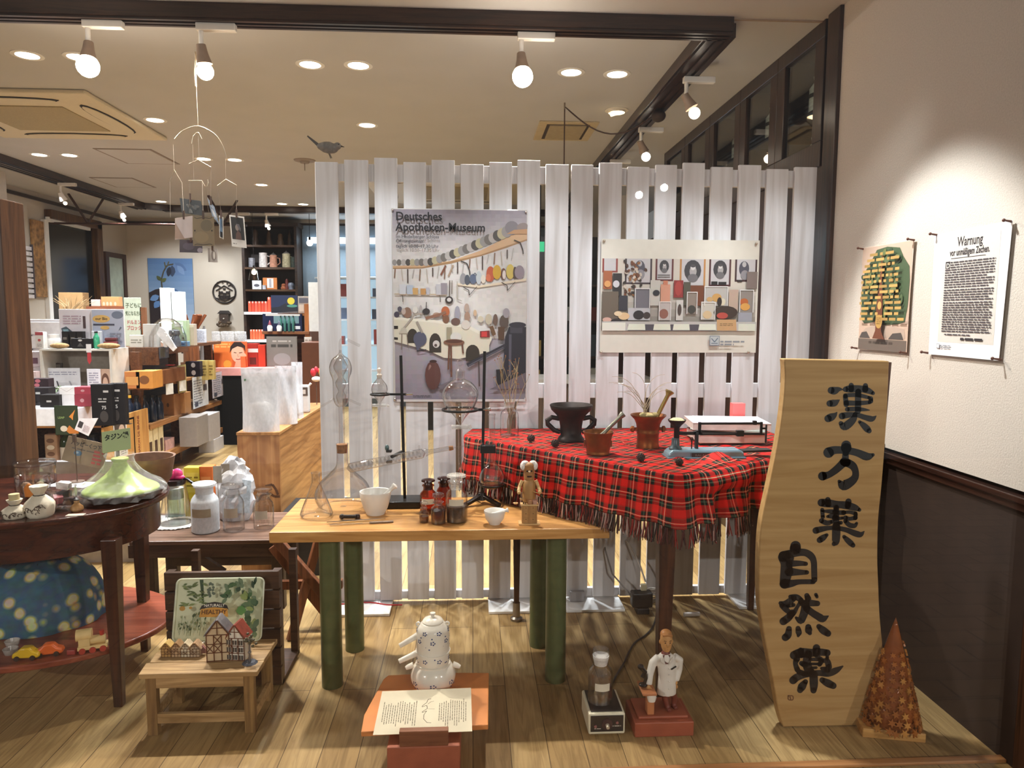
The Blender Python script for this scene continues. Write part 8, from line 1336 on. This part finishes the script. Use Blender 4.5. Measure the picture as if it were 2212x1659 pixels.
gbox('square_plate','small square white picture tile on the third bookcase shelf','tile',545,606,564,625,Y=11.36,z=1.88,dep=.02,col='d9d9de',draw=lambda pc,w,h:pc.ell(w*.5,h*.45,w*.3,h*.16,'5a5a64'));gbox('picture_box','orange and white picture box in the middle of the third bookcase shelf','box',568,600,598,622,Y=11.48,z=1.88,dep=.05,col='c97a3c',draw=lambda pc,w,h:pc.rect(.3*w,.15*h,.75*w,.95*h,'e6e0dc').rect(.45*w,.2*h,.6*w,.9*h,'a9a4a8'))
for k in range(8):gbox('red_pouch_packet',f'coral red spouted packet in the upper row of the bookcase, {("first", "second", "third", "fourth", "fifth", "sixth", "seventh", "eighth")[k]} from its left end','packet',536+7*k,651 if k<6 else 642,542+7*k,673,Y=11.33,z=1.53,dep=.06,col=('e05a3c','d84a34','e8604a')[k%3],grp='coral packets in the upper row',bev=.01,draw=lambda pc,w,h:pc.ell(w*.5,h*.92,w*.2,h*.1,'e9dcd4'))
for k in range(5):gbox('red_pouch_packet',f'coral red spouted packet in the lower row of the bookcase, {("first", "second", "third", "fourth", "fifth")[k]} from its left end','packet',540+6*k,712,545+6*k,733,Y=11.33,z=1.10,dep=.06,col=('d9603c','e06a44')[k%2],grp='coral packets in the lower row',bev=.01,draw=lambda pc,w,h:pc.ell(w*.5,h*.92,w*.2,h*.1,'e9dcd4'))
p=at(549,605,Y=10.6);t=T('pendant_lamp','glass-shaded pendant lamp hanging in front of the bookcase','pendant lamp',(p.x,10.6,p.z));MB().lathe(shell([(.078,0),(.07,.04),(.055,.12),(.03,.17),(.012,.19)],.003),24).build('glass_shade',glass('e9e2da',.5,.1),t);MB().ball((0,0,.11),.033).build('bulb',glow('fff2dc',18),t);MB().cyl((0,0,.16),(0,0,.21),.014).build('socket',BLK,t);MB().tube([(0,0,.2),(0,0,2.95-p.z)],.003,6).build('cord',BLK,t);MB().cyl((0,0,CEIL-.04-p.z),(0,0,CEIL-p.z),.05,n=18).build('ceiling_rose',mat('2a1a14',.5),t)
p=at(669,525,Y=10.9);t=T('pendant_lamp','bare bulb pendant lamp hanging by the pharmacy counter opening','pendant lamp',(p.x,10.9,p.z));MB().ball((0,0,0),.045).build('bulb',glow('fff4e2',18),t);MB().cyl((0,0,.035),(0,0,.09),.016).build('socket',BLK,t);MB().tube([(0,0,.09),(0,0,CEIL-p.z)],.004,6).build('cord',BLK,t)
t=T('rear_counter','dark shop counter in front of the bookcase','counter',(-3.40,9.9,0));MB().box(-.52,0,0,.75,.55,.96).build('body',mat('0d0a08',.7,spec=.15),t,smooth=0);MB().box(-.55,-.03,.96,.78,.58,1.0).build('counter_top',mat('2a1d15',.35),t,smooth=0,bevel=.004)
for i,x in enumerate((467,482,497,512,524)):
 p=at(x,740,Y=10.25);t=T('glass_storage_jar',('leftmost empty glass jar on the rear counter','second empty glass jar on the rear counter','middle empty glass jar on the rear counter','fourth empty glass jar on the rear counter','rightmost empty glass jar on the rear counter')[i],'jar',(p.x,10.25+.07*(i%2),1.0),group='empty jars on the rear counter');MB().lathe(shell([(0,0),(.055,0),(.058,.02),(.058,.2),(.05,.22)],.003),22).build('body',film('e6e2e0',.3,.15),t);MB().lathe([(0,.22),(.054,.22),(.054,.25),(0,.255)],20).build('lid',film('efecea',.5,.2),t)
t=gbox('skincare_poster','orange poster with the face of a dark-haired woman with closed eyes','poster',463,738,533,793,Y=8.35,dep=.02,z=.885,col='d8682f',draw=lambda pc,w,h:pc.rect(0,0,w,h,'d9702f').words(.05*w,.75*h,.5*w,.95*h,2,'e8a25c',.6).rect(.55*w,0,w,h,'c25a2c').ell(.72*w,.52*h,.2*w,.34*h,'d9a88c').poly([(.48*w,.55*h),(.5*w,.8*h),(.62*w,.98*h),(.82*w,.99*h),(.95*w,.84*h),(.95*w,.58*h),(.9*w,.76*h),(.72*w,.82*h),(.56*w,.72*h)],'2a1a18').poly([(.6*w,0),(.66*w,.25*h),(.82*w,.25*h),(.95*w,0)],'cf9c80').line([(.6*w,.58*h),(.68*w,.56*h)],.008,'5a3428').line([(.76*w,.56*h),(.86*w,.58*h)],.008,'5a3428').line([(.72*w,.52*h),(.72*w,.42*h),(.76*w,.42*h)],.005,'b07f66').line([(.66*w,.32*h),(.73*w,.30*h),(.8*w,.33*h)],.009,'a8544a').ell(.92*w,.35*h,.07*w,.2*h,'d9a88c').ell(.4*w,.12*h,.12*w,.16*h,'e0a03c'))
t=T('promotion_table','dark promotion table carrying the orange poster and red cartons','table',(-2.45,8.2,0));MB().box(-.48,0,.80,.55,.37,.885).build('table_top',mat('c98a84',.5),t,smooth=0);MB().box(-.46,.02,0,.53,.35,.80).build('body',mat('0b0908',.7,spec=.15),t,smooth=0)
for i,(x0,y0,x1,y1,c,lb)in enumerate(((535,742,557,790,'9a2418','dark red carton with a white band, right of the orange poster'),(557,745,572,790,'b8321c','bright red carton, second right of the orange poster'),(520,770,530,793,'d05a2c','tiny orange jar in front of the orange poster'))):gbox('red_care_carton',lb,'box',x0,y0,x1,y1,Y=8.42-.12*(i==2),z=.885,dep=.08,col=c,draw=(lambda pc,w,h:pc.rect(0,.62*h,w,.78*h,'e0d8d4').rect(.2*w,.1*h,.8*w,.4*h,'5a1a14'))if i==0 else None,grp='red care cartons')
gbox('slate_sign','dark grey sign board with pale print standing on the promotion table','sign',577,727,641,790,Y=8.45,z=.885,dep=.03,col='6d6a64',draw=lambda pc,w,h:pc.rect(0,.03*h,w,h,'76726c').words(.15*w,.62*h,.85*w,.74*h,1,'3a3834',.8).words(.2*w,.8*h,.8*w,.9*h,1,'a8a49c',.5).ell(.5*w,.25*h,.28*w,.2*h,'8a8a88'))
t=gbox('oak_stand','orange-brown wooden stand with an upper shelf, left of the screen','stand',566,716,668,722,Y=8.6,dep=.4,col='7a4a26');z_=t.location.z;MB().box(.22,.02,-z_,.28,.38,.36).build('side_board',wood('8a4f24','b56f34','z'),t,smooth=0);MB().box(-.20,.36,-z_,.28,.38,0).build('back_board',wood('3a2212','5f3a20','x'),t,smooth=0);MB().box(-.1,.05,.22,.28,.38,.25).build('upper_shelf',wood('6a4020','96602f','x'),t,smooth=0)
gbox('navy_display_box','navy blue display box with a row of little bottles and gnome figures','box',568,678,652,715,Y=8.62,z=z_+.036,dep=.12,col='1c2340',draw=lambda pc,w,h:pc.rect(.28*w,.45*h,.92*w,.92*h,'6a8a90').rect(.78*w,.12*h,.95*w,.3*h,'d0d4d8').rect(.08*w,.88*h,.95*w,.98*h,'d9d6d0'));s_=bpy.data.objects['navy_display_box'].location
for k in range(2):t=T('gnome_figure',('white-bearded gnome in a dark red cap in front of the navy box, left one','white gnome in front of the navy box, right one')[k],'figure',(s_.x-.14+.11*k,s_.y-.03,s_.z));MB().lathe([(0,0),(.028,0),(.032,.05),(.015,.08),(0,.085)],14).build('body',mat('e0dad4',.6),t);MB().lathe([(.022,.075),(.014,.10),(0,.135)],12).build('cap',mat(('6a2030','3a3a4a')[k],.6),t)
for k in range(4):bottle('little_bottle',('first little green bottle in the navy display box','second little green bottle in the navy display box','third little green bottle in the navy display box','fourth little green bottle in the navy display box')[k],606+9*k,682,712,8.585,s_.z,3,mat('3a6a60',.2),.4,grp='little bottles by the navy box')
gbox('night_painting','dark blue night picture with a yellow moon above the navy display box','picture',586,638,642,676,Y=8.75,z=z_+.252,dep=.02,col='12203c',draw=lambda pc,w,h:pc.rect(0,0,w,h,'15264a').poly([(0,0),(w,0),(w,.3*h),(.55*w,.55*h),(.3*w,.35*h),(0,.3*h)],'0c1524').ell(.76*w,.68*h,.14*w,.2*h,'d0c03c').ell(.8*w,.4*h,.2*w,.08*h,'4a8a7a').poly([(.1*w,0),(w,0),(w,.1*h)],'5a5a60'))
gbox('grey_packet','grey and beige packet beside the night picture','packet',644,640,668,672,Y=8.7,z=z_+.252,dep=.06,col='a39a90',draw=lambda pc,w,h:pc.rect(.1*w,.6*h,.9*w,.9*h,'5a5a64').rect(.1*w,.1*h,.5*w,.5*h,'c9b8a8'))
t=gbox('white_banner','white standing banner panel just left of the screen','banner',668,610,700,716,Y=7.6,dep=.02,col='d9d9d6');z_=t.location.z;MB().box(-.06,0,-z_,.06,.02,0).build('stand',mat('4a2c1a',.5),t,smooth=0)
gbox('receipt_sheet','creased paper notice hanging on the side of the oak stand','notice',658,728,676,772,Y=8.594,dep=.006,col='c9c2b8',draw=lambda pc,w,h:pc.words(.1*w,.1*h,.9*w,.9*h,8,'8a7a70',.5))
gbox('oak_cabinet','brown cabinet at the left edge of the screen, behind the rooster','cabinet',655,740,700,900,Y=7.2,z=0,dep=.4,col='5a3018')
p=at(683,815,Y=6.4);t=T('rooster_ornament','red and white rooster ornament on the far end of the chest','ornament',(-1.28+.0,5.30,.832));t.location.x=at(683,815,Y=5.30).x;MB().tube([(0,0,0),(0,0,.17)],.003,6).build('stick',mat('4a3a30'),t);MB().ball((0,0,.19),.034,.02,.02).build('body',mat('e6e0da',.5),t);m=MB().ball((-.02,0,.24),.022,.014,.03).ball((.0,0,.26),.014,.012,.024).ball((.02,0,.25),.012,.01,.02);m.build('comb',mat('b82430',.5),t);MB().ball((.035,0,.245),.02,.012,.03).build('tail',mat('c9b03c',.5),t)
t=T('dispensary_wall','blue-grey lit recess at the back beside the bookcase','x',(-2.70,11.62,0));del t['label'];del t['category'];t['kind']='structure';t.name='wall_dispensary'
MB().box(0,0,0,4.45,.05,2.9).build('recess',mat('6a7680',.6,var=.05),t,smooth=0)
t=T('tube_light','bluish fluorescent tube fitting high in the dispensary','light',(-1.6,11.54,2.62));MB().box(-1.0,0,0,1.2,.08,.09).build('tube',glow('d4ecff',4),t,smooth=0);area('tube_light_lamp',(-1.5,11.3,2.6),(-1.5,11.0,1.0),40,2.0,.1,(.75,.9,1))
t=T('lit_shelf','pale blue lit shelf cabinet in the dispensary beside the bookcase','cabinet',(-1.7,11.3,0));MB().box(-.75,.25,.2,1.2,.30,2.1).build('lit_back',glow('bcdcf0',.55),t,smooth=0);R=random.Random(3)
for z in(.6,1.0,1.4,1.75,2.05):MB().box(-.75,0,z,1.2,.28,z+.025).build('shelf',mat('c9d4dc',.5),t,smooth=0)
k_=0
for z in(1.025,1.425,1.775):
 for k in range(7):
  x=-.68+.27*k+R.uniform(-.02,.02);c=R.choice(('20242c','3a4454','b0b8c4','5a6a84','8a3a34'));hh=R.uniform(.12,.26);tag(MB().box(0,0,0,R.uniform(.08,.18),.12,hh).build('medicine_box',mat(c,.5),loc=(-1.7+x,11.38,z),smooth=0,bevel=.003),f'{"dark" if c in ("20242c", "3a4454") else ("red" if c[0:2] == "8a" else "pale blue")} medicine box on the {("lower", "middle", "upper")[k_]} lit dispensary shelf, {("first", "second", "third", "fourth", "fifth", "sixth", "seventh")[k]} from the left','box','medicine boxes in the dispensary')
 k_+=1
t=T('dark_shelving','dark shelving with boxes glimpsed between the boards of the screen','shelving',(.3,8.9,0));MB().box(-.9,.3,0,1.45,.35,2.5).build('back_board',mat('17120f',.6),t,smooth=0)
for z in(.5,.95,1.4,1.85):MB().box(-.9,0,z,1.45,.3,z+.03).build('shelf',DARKX,t,smooth=0)
for k in range(9):
 for j,z in enumerate((.53,.98,1.43)):
  c=R.choice(('8a8078','3a4a5a','b09a60','5a3a2a','a8b0b0','6a2a28'));tag(MB().box(0,0,0,R.uniform(.12,.2),.2,R.uniform(.15,.33)).build('shelf_box',mat(c,.6),loc=(-.55+.25*k,8.95,z+.001),smooth=0),f'box behind the screen boards on the {("low", "middle", "high")[j]} dark shelf, {("first", "second", "third", "fourth", "fifth", "sixth", "seventh", "eighth", "ninth")[k]} from the left','box','boxes on the dark shelving')
gbox('exit_sign','small green glowing exit sign seen through a gap of the screen','sign',1158,522,1176,543,Y=8.2,dep=.05,col='2f8a5a');sg=bpy.data.objects['exit_sign']
for c in sg.children:c.data.materials[0]=glow('3fc08a',.8)
MB().tube([(0,.02,.1),(0,.02,CEIL-sg.location.z)],.008,6).build('hanger',BLK,sg)
t=T('white_counter','long pale counter behind the screen','counter',(.5,6.4,0));MB().box(-.75,0,0,1.15,.5,.88).build('body',wood('2a1c12','463020','z'),t,smooth=0);MB().box(-.78,-.03,.88,1.18,.53,.92).build('counter_top',mat('8a8278',.4),t,smooth=0)
